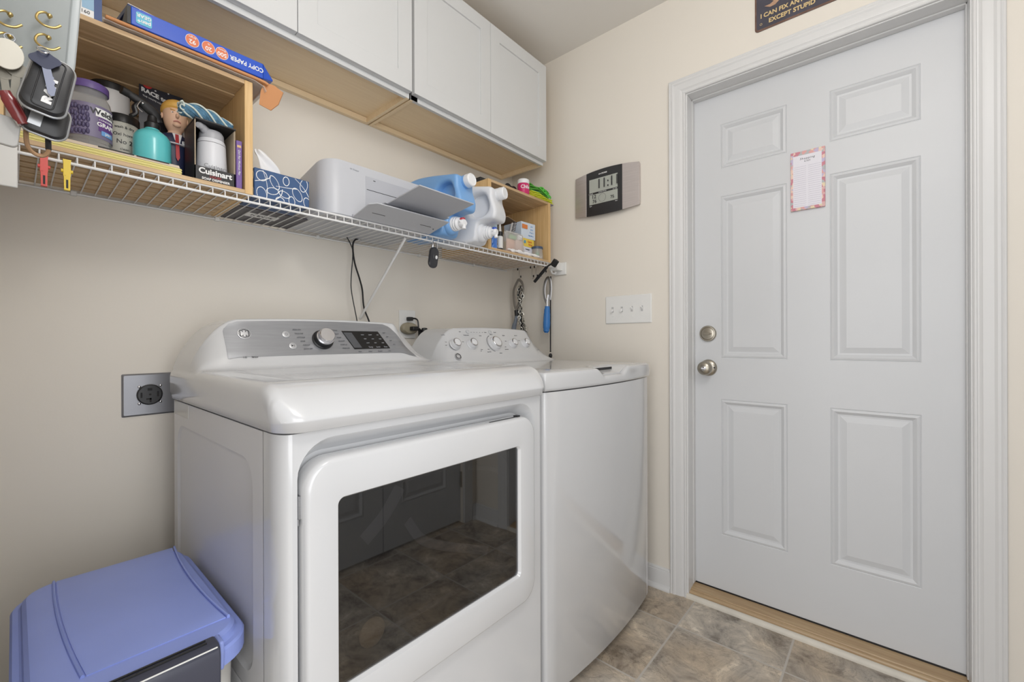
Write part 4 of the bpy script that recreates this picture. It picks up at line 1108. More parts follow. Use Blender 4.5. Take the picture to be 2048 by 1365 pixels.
bm = BM(); box(bm, x1 - th, x1 + 0.0004, y0 - 0.0008, y0 + 0.0006, FB + 0.034, zt); obj('cut_edge', bm, MC['raw_card'], t, label='tan cut edge of the card')
bm = BM(); box(bm, x1 - 0.0028, x1 - 0.0018, y0 + 0.002, y1 - 0.003, FB + 0.03, zt - 0.002); obj('inner_side', bm, MC['raw_card'], t, label='tan inner side of the card')
bx_ = [o for o in t.children][0]
xm = (x0 + x1) / 2
text('Cuisinart', 0.0190, (xm, y0 - 0.0006, FB + 0.0235), XF, ZF, M_whitep, bx_, bold=0.0006)
text('LIQUID', 0.0075, (xm, y0 - 0.0006, FB + 0.0130), XF, ZF, mat('red_print2', (186, 60, 60), 0.5), bx_)
text('SOAP DISPENSER', 0.0080, (xm + 0.001, y0 - 0.0006, FB + 0.0060), XF, ZF, M_whitep, bx_, bold=0.0002, sx=0.98)
c = (xm + 0.001, 1.292)
t = thing('soap_dispenser', 'white tapered soap dispenser with grey pump head standing in the black box', 'soap dispenser', (c[0], c[1], FB + 0.002))
bm = BM(); lathe(bm, [(0, 0), (0.0335, 0), (0.0345, 0.002), (0.0300, 0.106), (0.0282, 0.1115), (0, 0.112)], (c[0], c[1], FB + 0.002), 40); db_ = obj('bottle', bm, mat('matte_white_plastic', (220, 221, 226), 0.35), t)
bm = BM(); lathe(bm, [(0.0301, 0.100), (0.0306, 0.1008), (0.0302, 0.1016)], (c[0], c[1], FB + 0.002), 40); obj('collar_ring', bm, M_grey, t)
bm = BM(); lathe(bm, [(0, 0.112), (0.0262, 0.112), (0.0268, 0.116), (0.0262, 0.128), (0.0225, 0.1345), (0, 0.136)], (c[0], c[1], FB + 0.002), 32)
tube(bm, [(c[0] + 0.010, c[1], FB + 0.129), (c[0] - 0.012, c[1] - 0.010, FB + 0.131), (c[0] - 0.026, c[1] - 0.022, FB + 0.1355), (c[0] - 0.0365, c[1] - 0.032, FB + 0.1335)], 0.010, 12, smooth=4, rs=[0.010, 0.0115, 0.0105, 0.0085, 0.0065], flat=0.8)
obj('pump_head', bm, mat('grey_plastic', (176, 177, 182), 0.35), t)
text('Cuisinart', 0.0135, (c[0], c[1] - 0.0342, FB + 0.0395), XF, ZF, M_grey, db_, bold=-0.0001)
# knitted cloth on the box
t = thing('knitted_cloth', 'crumpled blue and white knitted cloth lying on the black box', 'cloth', (0.325, 1.29, zt + 0.004))
zc = zt + 0.004
M_k1 = mat('knit_blue', (96, 142, 172), 0.9, bump=0.5, bscale=400, var=0.5, vscale=120); M_k2 = mat('knit_pale', (214, 222, 214), 0.9, bump=0.5, bscale=400)
bm = BM()
ax = [Vector((0.262, 1.268, zc + 0.014)), Vector((0.290, 1.274, zc + 0.019)), Vector((0.320, 1.280, zc + 0.018)), Vector((0.345, 1.280, zc + 0.014)), Vector((0.368, 1.276, zc + 0.008))]
ax = smooth_path(ax, 14)
def strand(bm, ph, r, R_, tw, r1=None):
    pts = []
    for i, p in enumerate(ax):
        u = i / (len(ax) - 1); a = ph + tw * u; rr_ = R_ * (0.75 + 0.45 * math.sin(PI * min(1, u * 1.15)) )
        dz = rr_ * math.sin(a); 
        pts.append(p + Vector((0, rr_ * math.cos(a) * 1.0, max(dz, -(p.z - zc) + r))))
    tube(bm, pts, r, 8)
for k in range(8): strand(bm, k * PI / 4, 0.0062, 0.0105, 5.5)
obj('knit', bm, M_k1, t)
bm = BM()
for k in range(4): strand(bm, k * PI / 2 + 0.4, 0.0022, 0.0172, 5.5)
pp = []
for i in range(60):
    a = i / 60 * 2 * PI; pp.append((0.262 + 0.004 * math.sin(5 * a), 1.268 + 0.017 * math.cos(a) + 0.003 * math.cos(9 * a), zc + 0.0165 + 0.0125 * math.sin(a) + 0.003 * math.sin(8 * a)))
tube(bm, pp, 0.0018, 6, closed=True)
obj('pale_edging', bm, M_k2, t, label='pale scalloped edging')
# plastic bag at the back right of the crate
c = Vector((0.383, 1.372, FB + 0.165))
t = thing('plastic_bag', 'clear plastic bag with tied top hanging in the crate behind the cloth', 'plastic bag', (0.375, 1.35, FB))
bm = BM(); rnd = random.Random(11)
rings = []
for u, r in ((0.0, 0.012), (0.1, 0.030), (0.35, 0.034), (0.65, 0.030), (0.80, 0.018), (0.87, 0.005), (0.93, 0.009), (1.0, 0.016)):
    zz = FB + 0.0008 + 0.222 * u
    rings.append([(0.355 + (r if r > 0.02 else r) * math.cos(k * 2 * PI / 20) * (1 + rnd.uniform(-.12, .12)), 1.408 + r * math.sin(k * 2 * PI / 20) * (1 + rnd.uniform(-.12, .12)), zz) for k in range(20)])
loft(bm, rings)
bagm = bpy.data.materials.new('clear_film'); bagm.use_nodes = True
b = bagm.node_tree.nodes['Principled BSDF']; b.inputs['Base Color'].default_value = (0.75, 0.72, 0.68, 1); b.inputs['Roughness'].default_value = 0.15; b.inputs['Alpha'].default_value = 0.38
obj('bag_film', bm, bagm, t, subsurf=1)
# purple book
t = thing('purple_book', 'slim purple book standing upright between the black box and crate side', 'book', (0.382, 1.32, FB))
M_pur = mat('purple_cover', (120, 92, 158), 0.4)
bm = BM(); box(bm, 0.3745, 0.3880, 1.2575, 1.3800, FB, FB + 0.124); cv = obj('cover', bm, M_pur, t, bevel=0.0012)
bm = BM(); box(bm, 0.3760, 0.3865, 1.2620, 1.3810, FB + 0.002, FB + 0.1246); obj('pages', bm, M_paper, t)
text('Quit Fast Workout Plan', 0.0066, (0.3812, 1.2569, FB + 0.068), (0, 0, -1), (1, 0, 0), M_whitep, cv, shear=0.3, sx=1.0)
bm = BM(); box(bm, 0.3765, 0.3855, 1.2568, 1.2572, FB + 0.106, FB + 0.112); obj('spine_mark', bm, mat('gold_print', (214, 180, 130), 0.5), cv)
# tissue box
x0, x1, y0, y1 = 0.4165, 0.5605, 1.2585, 1.375
z0 = SZ + 0.0016; z1 = z0 + 0.077
rot = 0.0
t = thing('tissue_box', 'navy tissue box with dotted white loops, beside the left crate', 'tissue box', ((x0 + x1) / 2, (y0 + y1) / 2, z0))
bm = BM(); box(bm, x0, x1, y0, y1, z0, z1); M_navy = mat('navy_loops', (58, 88, 132), 0.5, var=0.04); tb = obj('carton', bm, M_navy, t, bevel=0.003)
bm = BM()
def dots(bm, f, n, r=0.0012):
    for i in range(n):
        p, nrm = f(i / n); ball(bm, p, r, seg=6)
rnd = random.Random(21)
def loopy(cx, cz, rx, rz, th0, a0=0, a1=2 * PI):
    def f(u):
        a = lerp(a0, a1, u); x = cx + rx * math.cos(a) * math.cos(th0) - rz * math.sin(a) * math.sin(th0); zz = cz + rx * math.cos(a) * math.sin(th0) + rz * math.sin(a) * math.cos(th0)
        return (x, zz)
    return f
def put(bm, f, n, face):
    for i in range(n):
        a, zz = f(i / n)
        if not (z0 + 0.002 < zz < z1 - 0.002): continue
        if face == 'F':
            if not (x0 + 0.002 < a < x1 - 0.002): continue
            c_ = (a, y0, zz); s_ = (1, 0.4, 1)
        else:
            yy = y0 + (a - x0)
            if not (y0 + 0.003 < yy < y1 - 0.003): continue
            c_ = (x0, yy, zz); s_ = (0.4, 1, 1)
        ball(bm, c_, 0.00115, s_, seg=6)
for (lx, lz, rx, rz, th0) in ((0.018, 0.058, 0.013, 0.013, 0), (0.050, 0.048, 0.009, 0.019, 0.5), (0.080, 0.060, 0.008, 0.012, 0), (0.045, 0.024, 0.015, 0.009, 0.2), (0.075, 0.022, 0.014, 0.008, -0.3), (0.110, 0.030, 0.011, 0.019, 0.5), (0.095, 0.008, 0.008, 0.013, 0.1), (0.138, 0.012, 0.010, 0.016, 0.3), (0.018, 0.010, 0.012, 0.018, 0.2), (0.128, 0.060, 0.010, 0.018, -0.2), (0.064, 0.002, 0.011, 0.010, 0)):
    put(bm, loopy(x0 + lx, z0 + lz, rx, rz, th0), int(28 + 500 * (rx + rz)), 'F'); put(bm, loopy(x0 + lx, z0 + lz, rx, rz, th0), int(28 + 500 * (rx + rz)), 'L')
for (a, b_) in (((0.020, 0.075), (0.030, 0.0)), ((0.055, 0.040), (0.110, 0.046)), ((0.070, 0.034), (0.050, 0.0)), ((0.100, 0.077), (0.142, 0.030)), ((0.0, 0.040), (0.040, 0.060))):
    def ff(u, a=a, b_=b_): return (x0 + lerp(a[0], b_[0], u) + 0.006 * math.sin(u * PI), z0 + lerp(a[1], b_[1], u))
    put(bm, ff, 26, 'F')
lo_ = obj('printed_loops', bm, M_whitep, tb)
bm = BM(); rings = []
cxy = Vector((0.478, 1.318, z1))
for i in range(11):
    u = i / 10; w_ = 0.024 * (1 - 0.25 * u) * (0.35 if i == 10 else 1) + 0.006 * math.sin(u * 5); cc = cxy + Vector((-0.030 * u + 0.008 * math.sin(u * 4), 0, 0.072 * u))
    ring = []
    for k in range(16):
        a = k * 2 * PI / 16; ring.append(cc + Vector((w_ * math.cos(a), (0.0055 + 0.0025 * math.sin(3 * a + u * 6)) * math.sin(a) + 0.004 * math.sin(2.5 * math.cos(a) + u * 3), 0.004 * math.cos(2 * a))))
    rings.append(ring)
loft(bm, rings, cap0=True); obj('tissue', bm, mat('tissue_white', (240, 240, 242), 0.9), t, subsurf=1, label='white tissue pulled up')
# magazine under the tissue box, lying on the wires
t = thing('magazine', 'dark magazine seen through the wires beneath the tissue box', 'magazine', (0.5, 1.46, SZ))
# (lies behind the box, flat on the shelf)
bm = BM(); box(bm, 0.418, 0.612, 1.382, 1.548, SZ + 0.0014, SZ + 0.0036); mg = obj('cover', bm, mat('magazine_dark', (70, 66, 78), 0.35, var=0.6, vscale=30), t)
bm = BM(); box(bm, 0.455, 0.545, 1.43, 1.475, SZ + 0.0011, SZ + 0.0015); obj('printed_patch', bm, M_whitep, mg)
text('NEWS', 0.022, (0.50, 1.452, SZ + 0.0009), (1, 0, 0), (0, -1, 0), M_text, mg)
# ================================================================== on top of the left crate
TZ = CT + 0.0003
def slab_path(bm, path, y0, y1, th):
    """sheet of thickness th that follows (x, z) points"""
    P = [Vector((p[0], 0, p[1])) for p in path]; n = len(P); ring = []
    up, dn = [], []
    for i in range(n):
        t_ = (P[min(i + 1, n - 1)] - P[max(i - 1, 0)]).normalized(); nn = Vector((-t_.z, 0, t_.x))
        up.append(P[i] + nn * th / 2); dn.append(P[i] - nn * th / 2)
    prof_ = up + list(reversed(dn))
    loft(bm, [[(p.x, yy, p.z) for p in prof_] for yy in (y0, y1)])
t = thing('kraft_envelope', 'orange-brown kraft mailer bending down over the right edge of the left crate', 'envelope', (0.30, 1.33, TZ))
M_kraft = mat('kraft_paper', (206, 146, 98), 0.75, var=0.08, vscale=12)
bm = BM()
slab_path(bm, [(0.128, TZ + 0.0080), (0.15, TZ + 0.0080), (0.22, TZ + 0.0080), (0.34, TZ + 0.0080), (0.405, TZ + 0.0080), (0.425, TZ + 0.0075), (0.436, TZ + 0.0065), (0.444, TZ + 0.004)], 1.2345, 1.44, 0.0068)
obj('mailer', bm, M_kraft, t, bevel=0.002)
bm = BM(); q = [Vector((0.437, 1.243, TZ + 0.010)), Vector((0.462, 1.243, TZ + 0.012)), Vector((0.484, 1.245, TZ + 0.004)), Vector((0.474, 1.252, TZ - 0.030)), Vector((0.456, 1.256, TZ - 0.052)), Vector((0.430, 1.262, TZ - 0.044)), Vector((0.430, 1.250, TZ - 0.012))]
loft(bm, [q, [p + Vector((0.002, 0.0022, 0)) for p in q]]); bm.faces.ensure_lookup_table()
obj('flap', bm, M_kraft, t, label='creased flap folded over the edge')
t = thing('bubble_film', 'clear crinkled plastic film lying between the crate and the kraft mailer', 'plastic film', (0.30, 1.33, TZ))
bm = BM(); rnd = random.Random(2)
pp_ = [(0.125 + 0.0125 * k, TZ + 0.0022 + rnd.uniform(0, 0.0012)) for k in range(24)] + [(0.435, TZ - 0.004), (0.440, TZ - 0.014)]
slab_path(bm, pp_, 1.240, 1.42, 0.0022); obj('film', bm, bagm, t)
t = thing('paper_ream', 'blue-wrapped ream of copy paper on the left crate, lettering upside down', 'ream of paper', (0.3, 1.33, TZ + 0.011))
z0, z1 = TZ + 0.0118, TZ + 0.0505
M_bwrap = mat('blue_wrapper', (38, 84, 196), 0.28, bump=0.15, bscale=25)
bm = BM(); y0, y1 = 1.232, 1.445
o = [(0.168, z0), (0.430, z0), (0.431, z1 - 0.0), (0.168, z1)]
bm.free(); bm = BM(); box(bm, 0.168, 0.430, y0, y1, z0, z1)
# folded end
q0 = [(0.430, y0, z0), (0.430, y1, z0), (0.430, y1, z1), (0.430, y0, z1)]; q1 = [(0.458, y0 + 0.012, z0 + 0.010), (0.458, y1 - 0.012, z0 + 0.010), (0.458, y1 - 0.012, z0 + 0.013), (0.458, y0 + 0.012, z0 + 0.013)]
loft(bm, [q0, q1], cap0=False)
rm = obj('wrapper', bm, M_bwrap, t, bevel=0.003)
bm = BM(); box(bm, 0.1620, 0.1679, y0 + 0.002, y1, z0, z1 - 0.001); obj('end_band', bm, M_black, t)
XM, ZM = (-1, 0, 0), (0, 0, -1)
zm = (z0 + z1) / 2
text('COPY PAPER', 0.0155, (0.392, y0 - 0.0008, zm - 0.000), XM, ZM, M_whitep, rm, sx=0.86, bold=0.0003)
M_or = mat('orange_badge', (220, 120, 80), 0.45)
for x, s, s2 in ((0.337, '500', 'Sheets'), (0.309, '20', 'lb'), (0.277, '92', 'Bright')):
    bm = BM(); prism(bm, [(x + 0.0135 * math.cos(a), zm + 0.0145 * math.sin(a)) for a in [i * PI / 16 for i in range(32)]], y0 - 0.0003, y0 - 0.0008, 'Y'); obj('badge_rim', bm, M_whitep, rm)
    bm = BM(); prism(bm, [(x + 0.0127 * math.cos(a), zm + 0.0137 * math.sin(a)) for a in [i * PI / 16 for i in range(32)]], y0 - 0.0006, y0 - 0.0011, 'Y'); obj('badge', bm, M_or, rm)
    text(s, 0.0135, (x, y0 - 0.0014, zm - 0.003), XM, ZM, M_whitep, rm, bold=0.0002); text(s2, 0.0062, (x, y0 - 0.0014, zm + 0.0075), XM, ZM, M_whitep, rm)
bm = BM(); prism(bm, rrect(0.176, 0.203, zm - 0.0135, zm + 0.0125, 0.004), y0 - 0.0003, y0 - 0.0009, 'Y'); obj('logo_patch', bm, mat('sky_badge', (96, 186, 214), 0.4), rm)
text('pen+', 0.0115, (0.1895, y0 - 0.0012, zm - 0.0065), XM, ZM, M_whitep, rm, bold=0.0003); text('GEAR', 0.0100, (0.1895, y0 - 0.0012, zm + 0.0055), XM, ZM, M_whitep, rm, bold=0.0002)
t = thing('patterned_folder', 'dark blue folder with white lines lying on the copy paper ream', 'folder', (0.27, 1.35, z1))
bm = BM(); M2 = Matrix.Translation((0.165, 1.250, z1 + 0.0008)) @ Matrix.Rotation(0.12, 4, 'Z'); box(bm, 0, 0.20, 0, 0.16, 0, 0.012, M2); fo = obj('folder_body', bm, mat('folder_blue', (34, 58, 104), 0.4), t, bevel=0.001)
bm = BM()
for k in (0.02, 0.055, 0.062, 0.10, 0.13, 0.136, 0.17): box(bm, k, k + 0.0025, -0.0005, 0.001, 0.001, 0.011, M2 @ Matrix.Shear('XZ', 4, (0, 0)) if False else M2)
box(bm, 0.0, 0.2, -0.0006, 0.0, 0.0112, 0.0122, M2); obj('printed_lines', bm, M_whitep, fo)
# small carton at far left on the crate
t = thing('small_carton', 'small white and blue carton on the crate, left of the copy paper', 'carton', (0.10, 1.29, TZ))
bm = BM(); box(bm, 0.066, 0.124, 1.253, 1.33, TZ, TZ + 0.075); sc = obj('carton_body', bm, M_whitep, t, bevel=0.001)
bm = BM(); box(bm, 0.112, 0.1243, 1.2526, 1.33, TZ, TZ + 0.0752); obj('blue_edge', bm, mat('carton_blue', (44, 72, 128), 0.4), sc)
text('160', 0.0095, (0.099, 1.2526, TZ + 0.0085), XF, ZF, M_text, sc)
bm = BM(); box(bm, 0.094, 0.112, 1.2524, 1.2531, TZ + 0.016, TZ + 0.060); obj('blue_print', bm, mat('pale_blue_print', (150, 186, 214), 0.5), sc)

# ================================================================== printer
PX0, PX1, PYF, PYB = 0.604, 0.986, 1.2585, 1.535
t = thing('printer', 'white inkjet printer with open paper trays in the middle of the wire shelf', 'printer', ((PX0 + PX1) / 2, 1.38, SZ))
M_pr = mat('printer_white', (198, 200, 206), 0.35); M_pr2 = mat('printer_grey', (186, 188, 195), 0.45)
pz0, pz1 = SZ + 0.0016, SZ + 0.176
bm = BM()
def prr(zz, ins, r=0.055, top=False):
    out = []
    r2 = 0.02
    for cx, cy, s, rr_ in ((PX1 - r2, PYB - r2, 0, r2), (PX0 + r2, PYB - r2, 1, r2), (PX0 + r, PYF + r, 2, r), (PX1 - r2, PYF + r2, 3, r2)):
        for i in range(9):
            a = (s + i / 8) * PI / 2; rr3 = max(rr_ - ins, 0.002)
            x = cx + rr3 * math.cos(a); yy = cy + rr3 * math.sin(a)
            z_ = zz - (0.052 * (yy - PYF) / (PYB - PYF) if top else 0)
            out.append((x, yy, z_))
    return out
loft(bm, [prr(pz0, 0.006), prr(pz0 + 0.006, 0.0), prr(pz1 - 0.007, 0.0, top=True), prr(pz1 - 0.0025, 0.002, top=True), prr(pz1, 0.007, top=True)])
pb = obj('printer_body', bm, M_pr, t, ang=28)
bm = BM()   # output bay: dark slot and paler front field
box(bm, 0.738, PX1 - 0.03, PYF - 0.0012, PYF + 0.001, pz0 + 0.010, pz1 - 0.030); obj('front_field', bm, M_pr2, t, bevel=0.0006)
bm = BM(); tube(bm, [(0.742, PYF - 0.0015, pz0 + 0.102), (PX1 - 0.03, PYF - 0.0015, pz0 + 0.102)], 0.0009, 5); box(bm, 0.742, PX1 - 0.04, PYF - 0.0016, PYF - 0.0008, pz0 + 0.03, pz0 + 0.036); obj('tray_seam', bm, M_dark, t)
text('HP DeskJet', 0.0065, (0.700, PYF - 0.0008, pz1 - 0.022), XF, ZF, mat('faint_print', (186, 188, 194), 0.5), pb)
bm = BM(); box(bm, 0.765, 0.773, PYF - 0.0018, PYF - 0.0008, pz1 - 0.040, pz1 - 0.038); obj('indicator', bm, M_text, t)
def sheet(bm, q, th):
    q = [Vector(p) for p in q]; n = (q[1] - q[0]).cross(q[2] - q[1]).normalized()
    loft(bm, [[p for p in q], [p + n * th for p in q]])
# lower flap
H0, H1 = (1.2480, pz0 + 0.0035), (1.128, SZ + 0.0245)
bm = BM(); sheet(bm, [(0.689, H0[0], H0[1]), (0.984, H0[0], H0[1]), (0.975, H1[0] + 0.002, H1[1]), (0.955, H1[0], H1[1] + 0.0002), (0.700, H1[0], H1[1] + 0.0002), (0.682, H1[0] + 0.018, H1[1] - 0.003)], 0.0035)
lf = obj('front_flap', bm, M_pr, t, bevel=0.0012)
bm = BM(); cyl(bm, (0.689, 1.2500, pz0 + 0.005), (0.984, 1.2500, pz0 + 0.005), 0.0045, 12); obj('hinge_bar', bm, M_pr2, t)
bm = BM()
for xx in (0.72, 0.90): tube(bm, [(xx, 1.19, SZ + 0.0105), (xx + 0.045, 1.19, SZ + 0.0105)], 0.0008, 5)
ball(bm, (0.963, 1.20, SZ + 0.0088), 0.0022, seg=8); obj('flap_marks', bm, M_dark, lf)
# output tray, extended
bm = BM(); a0, a1 = (1.250, SZ + 0.052), (1.165, SZ + 0.0465)
sheet(bm, [(0.760, a0[0], a0[1]), (1.010, a0[0], a0[1]), (0.995, 1.150, SZ + 0.0480), (0.752, 1.165, SZ + 0.0465)], 0.004)
obj('output_tray', bm, M_pr2, t, bevel=0.0012)
bm = BM()
TA, TB, TC, TD = Vector((0.757, 1.163, SZ + 0.0445)), Vector((0.982, 1.163, SZ + 0.0445)), Vector((1.000, 1.010, SZ + 0.052)), Vector((0.762, 1.006, SZ + 0.0655))
TC = at(948, 407, 1.03); TD = at(839, 369, 1.005); TA = at(775, 406, 1.165); TB = at(887, 437, 1.165)
sheet(bm, [TA, TB, TC, TD], 0.0038); tx = obj('tray_extension', bm, M_pr2, t, bevel=0.001)
nn = (TB - TA).cross(TC - TB).normalized()
bm = BM()
def uv(u, v): return TA.lerp(TB, u).lerp(TD.lerp(TC, u), v)
for u0, v0, u1, v1 in ((0.50, 0.0, 0.86, 1.0), (0.78, 0.0, 0.96, 0.72), (0.60, 0.22, 0.86, 0.22), (0.58, 0.42, 0.89, 0.46), (0.70, 0.62, 0.94, 0.66), (0.69, 0.22, 0.76, 0.44), (0.80, 0.46, 0.87, 0.66)):
    a, b_ = uv(u0, v0), uv(u1, v1); tube(bm, [a - nn * 0.0003, b_ - nn * 0.0003], 0.0006, 5)
obj('rib_lines', bm, M_grey, tx)
bm = BM(); box(bm, 0.700, 0.722, PYB - 0.002, PYB + 0.012, pz1 - 0.062, pz1 - 0.030); obj('rear_cover', bm, M_pr2, t)
bm = BM(); sheet(bm, [(0.628, PYB + 0.002, SZ + 0.125), (0.85, PYB + 0.002, SZ + 0.125), (0.85, PYB + 0.014, SZ + 0.165), (0.640, PYB + 0.014, SZ + 0.170)], 0.003); obj('paper_support', bm, M_pr2, t)
# ================================================================== detergent jugs
def mirror_prism(): pass
def jug(name, label, cx, w, yf, m, capm, btn, ang=0.0, back=1.0):
    """large press-tap jug lying on its back, handle and cap above, tap forward; side view is (y, z)"""
    z0 = SZ + 0.0018
    t = thing(name, label, 'detergent jug', (cx, yf + 0.15, z0))
    n = 10
    # side outline (y from the front, z), handle opening cut out of it
    outer = [(0.110, 0.0), (0.20, 0.0), (0.34, 0.0), (0.368, 0.02), (0.370, 0.10), (0.368, 0.185), (0.345, 0.218), (0.27, 0.230), (0.16, 0.226), (0.07, 0.214), (0.026, 0.206), (0.018, 0.190), (0.016, 0.160), (0.006, 0.130), (0.002, 0.105), (0.012, 0.082), (0.050, 0.080), (0.078, 0.070), (0.086, 0.045), (0.090, 0.015)]
    hole = [(0.040, 0.112), (0.065, 0.096), (0.100, 0.098), (0.122, 0.118), (0.126, 0.150), (0.110, 0.176), (0.080, 0.186), (0.052, 0.180), (0.040, 0.160), (0.034, 0.135)]
    outer = [(a if a < 0.15 else 0.15 + (a - 0.15) * back, b) for a, b in outer]
    O = [(p.x, p.y) for p in smooth_path([Vector((a, b, 0)) for a, b in outer], 4, closed=True)]
    Hh = [(p.x, p.y) for p in smooth_path([Vector((a, b, 0)) for a, b in hole], 4, closed=True)]
    cu = bpy.data.curves.new('j', 'CURVE'); cu.dimensions = '2D'; cu.fill_mode = 'BOTH'
    for pts in (O, Hh):
        sp = cu.splines.new('POLY'); sp.points.add(len(pts) - 1); sp.use_cyclic_u = True
        for k, p in enumerate(pts): sp.points[k].co = (p[0], p[1], 0, 1)
    bev = 0.013
    cu.extrude = w / 2 - bev; cu.bevel_depth = bev; cu.bevel_resolution = 5; cu.offset = -bev
    to = bpy.data.objects.new('j', cu); COL.objects.link(to); bpy.context.view_layer.update()
    me = bpy.data.meshes.new_from_object(to.evaluated_get(bpy.context.evaluated_depsgraph_get())); bpy.data.objects.remove(to)
    bm = BM(); bm.from_mesh(me)
    for v in bm.verts:
        a, b_, c_ = v.co
        v.co = Vector((cx + c_, yf + a, z0 + b_))
    loft(bm, [[(cx + s_ * w * 0.17, yf + a, z0 + b_) for a, b_ in [((p[0] - 0.08) * 1.12 + 0.08, (p[1] - 0.14) * 1.12 + 0.14) for p in Hh]] for s_ in (-1, 1)])
    zmin = min(v.co.z for v in bm.verts)
    for v in bm.verts: v.co.z += z0 - zmin
    bmesh.ops.remove_doubles(bm, verts=bm.verts, dist=0.0002)
    body = obj('jug_body', bm, m, t, ang=50)
    dz = z0 - zmin
    # fill cap, upper front
    c = Vector((cx, yf + 0.014, z0 + 0.188)); N = Vector((0, -0.99, 0.06)).normalized(); q = N.to_track_quat('Z', 'Y').to_matrix().to_4x4(); q.translation = c
    bm = BM(); lathe(bm, [(0, -0.01), (0.0235, -0.01), (0.0235, 0.005), (0.020, 0.008), (0, 0.008)], M=q, n=24); obj('neck', bm, m, t)
    bm = BM(); lathe(bm, [(0, 0.006), (0.0232, 0.006), (0.0240, 0.008), (0.0232, 0.027), (0.0205, 0.030), (0.0190, 0.0285), (0, 0.0285)], M=q, n=32); obj('fill_cap', bm, capm, t, label='white screw cap')
    # tap, lower front
    c = Vector((cx, yf + 0.082, z0 + 0.046)); N = Vector((0, -1, -0.08)).normalized(); q = N.to_track_quat('Z', 'Y').to_matrix().to_4x4(); q.translation = c
    bm = BM(); lathe(bm, [(0, -0.02), (0.040, -0.02), (0.041, -0.004), (0.036, 0.006), (0.030, 0.010), (0, 0.011)], M=q, n=32); obj('shoulder', bm, m, t)
    bm = BM(); lathe(bm, [(0, 0.009), (0.0265, 0.009), (0.0265, 0.016), (0.0245, 0.018), (0.025, 0.025), (0.0225, 0.027), (0.0225, 0.034), (0.019, 0.037), (0.0150, 0.040), (0.0140, 0.058), (0.0115, 0.061), (0, 0.061)], M=q, n=32)
    e = c + N * 0.052
    tube(bm, [e + Vector((0, 0, 0.002)), e + Vector((0.0, -0.004, -0.012)), e + Vector((0, -0.005, -0.022))], 0.0075, 12)
    box(bm, cx - 0.021, cx + 0.021, e.y - 0.002, e.y + 0.004, e.z + 0.001, e.z + 0.006)
    tp = obj('tap', bm, capm, t)
    bm = BM(); b2 = e + Vector((0, 0.002, 0.010)); lathe(bm, [(0, 0), (0.0105, 0), (0.0105, 0.006), (0.008, 0.009), (0, 0.0095)], tuple(b2), 20); obj('push_button', bm, btn, tp, label='coloured push button of the tap')
    t.rotation_euler = (0, 0, ang)
    return t, body
M_jb = mat('jug_blue', (122, 172, 226), 0.33, var=0.03, coat=0.2); M_jw = mat('jug_white', (228, 230, 234), 0.36, coat=0.2)
M_capw = mat('cap_white', (240, 241, 243), 0.35)
jt, jb = jug('detergent_jug', 'light blue detergent jug with white cap, red tap button, right of the printer', 1.0540, 0.092, 1.128, M_jb, M_capw, mat('button_red', (196, 66, 78), 0.3), 0.10, 0.7)
jt2, jb2 = jug('detergent_jug', 'white detergent jug with blue tap button, lying against the right crate', 1.2060, 0.098, 1.128, M_jw, M_capw, mat('button_blue', (48, 84, 190), 0.3), 0.28, 0.62)

# ================================================================== things in the right crate
RF = FB
def carton(name, label, x0, x1, y0, y1, z0, z1, m, cat='box', rz=0.0):
    c = Vector(((x0 + x1) / 2, (y0 + y1) / 2, z0)); t = thing(name, label, cat, c, rz)
    bm = BM(); hx, hy = (x1 - x0) / 2, (y1 - y0) / 2; box(bm, -hx, hx, -hy, hy, 0, z1 - z0)
    return t, obj('carton_body', bm, m, t, bevel=0.001, local=True), hx, hy
# white outlet bottle with black band
t = thing('glue_bottle', 'slim white bottle with black band and nozzle at the right crate front', 'bottle', (1.402, 1.272, SZ + 0.002))
cxy = (1.4015, 1.285, RF)
bm = BM(); lathe(bm, [(0, 0), (0.0125, 0), (0.013, 0.002), (0.013, 0.062), (0.0115, 0.066), (0, 0.066)], cxy, 24); gb = obj('bottle', bm, M_white, t)
bm = BM(); lathe(bm, [(0.0131, 0.002), (0.0134, 0.003), (0.0134, 0.012), (0.0131, 0.013)], cxy, 24); obj('dark_print', bm, M_text, gb)
bm = BM(); lathe(bm, [(0, 0.066), (0.0125, 0.066), (0.0125, 0.084), (0.0105, 0.086), (0, 0.086)], cxy, 24); obj('black_collar', bm, M_black, t)
bm = BM(); lathe(bm, [(0, 0.086), (0.0065, 0.086), (0.0045, 0.100), (0.0035, 0.122), (0.0025, 0.124), (0, 0.124)], cxy, 20); obj('nozzle', bm, M_white, t)
# clear bottle with blue liquid
t = thing('cleaner_bottle', 'small clear bottle of blue liquid between the white jug and white glue bottle', 'bottle', (1.362, 1.285, RF))
cxy = (1.352, 1.286, RF)
bm = BM(); lathe(bm, [(0, 0), (0.021, 0), (0.0225, 0.003), (0.0225, 0.020), (0.0205, 0.023), (0.0225, 0.027), (0.0225, 0.050), (0.0210, 0.054), (0, 0.054)], cxy, 28); obj('blue_liquid', bm, mat('blue_liquid', (70, 130, 220), 0.12, coat=0.5), t)
bm = BM(); lathe(bm, [(0.0225, 0.054), (0.0225, 0.11), (0.012, 0.128), (0.011, 0.140), (0, 0.140)], cxy, 28); cb = obj('bottle_top', bm, mat('pale_blue_clear', (190, 214, 232), 0.2), t)
bm = BM(); lathe(bm, [(0, 0.140), (0.0135, 0.140), (0.0135, 0.156), (0, 0.157)], cxy, 24); obj('cap', bm, mat('grey_cap', (170, 176, 184), 0.4), t)
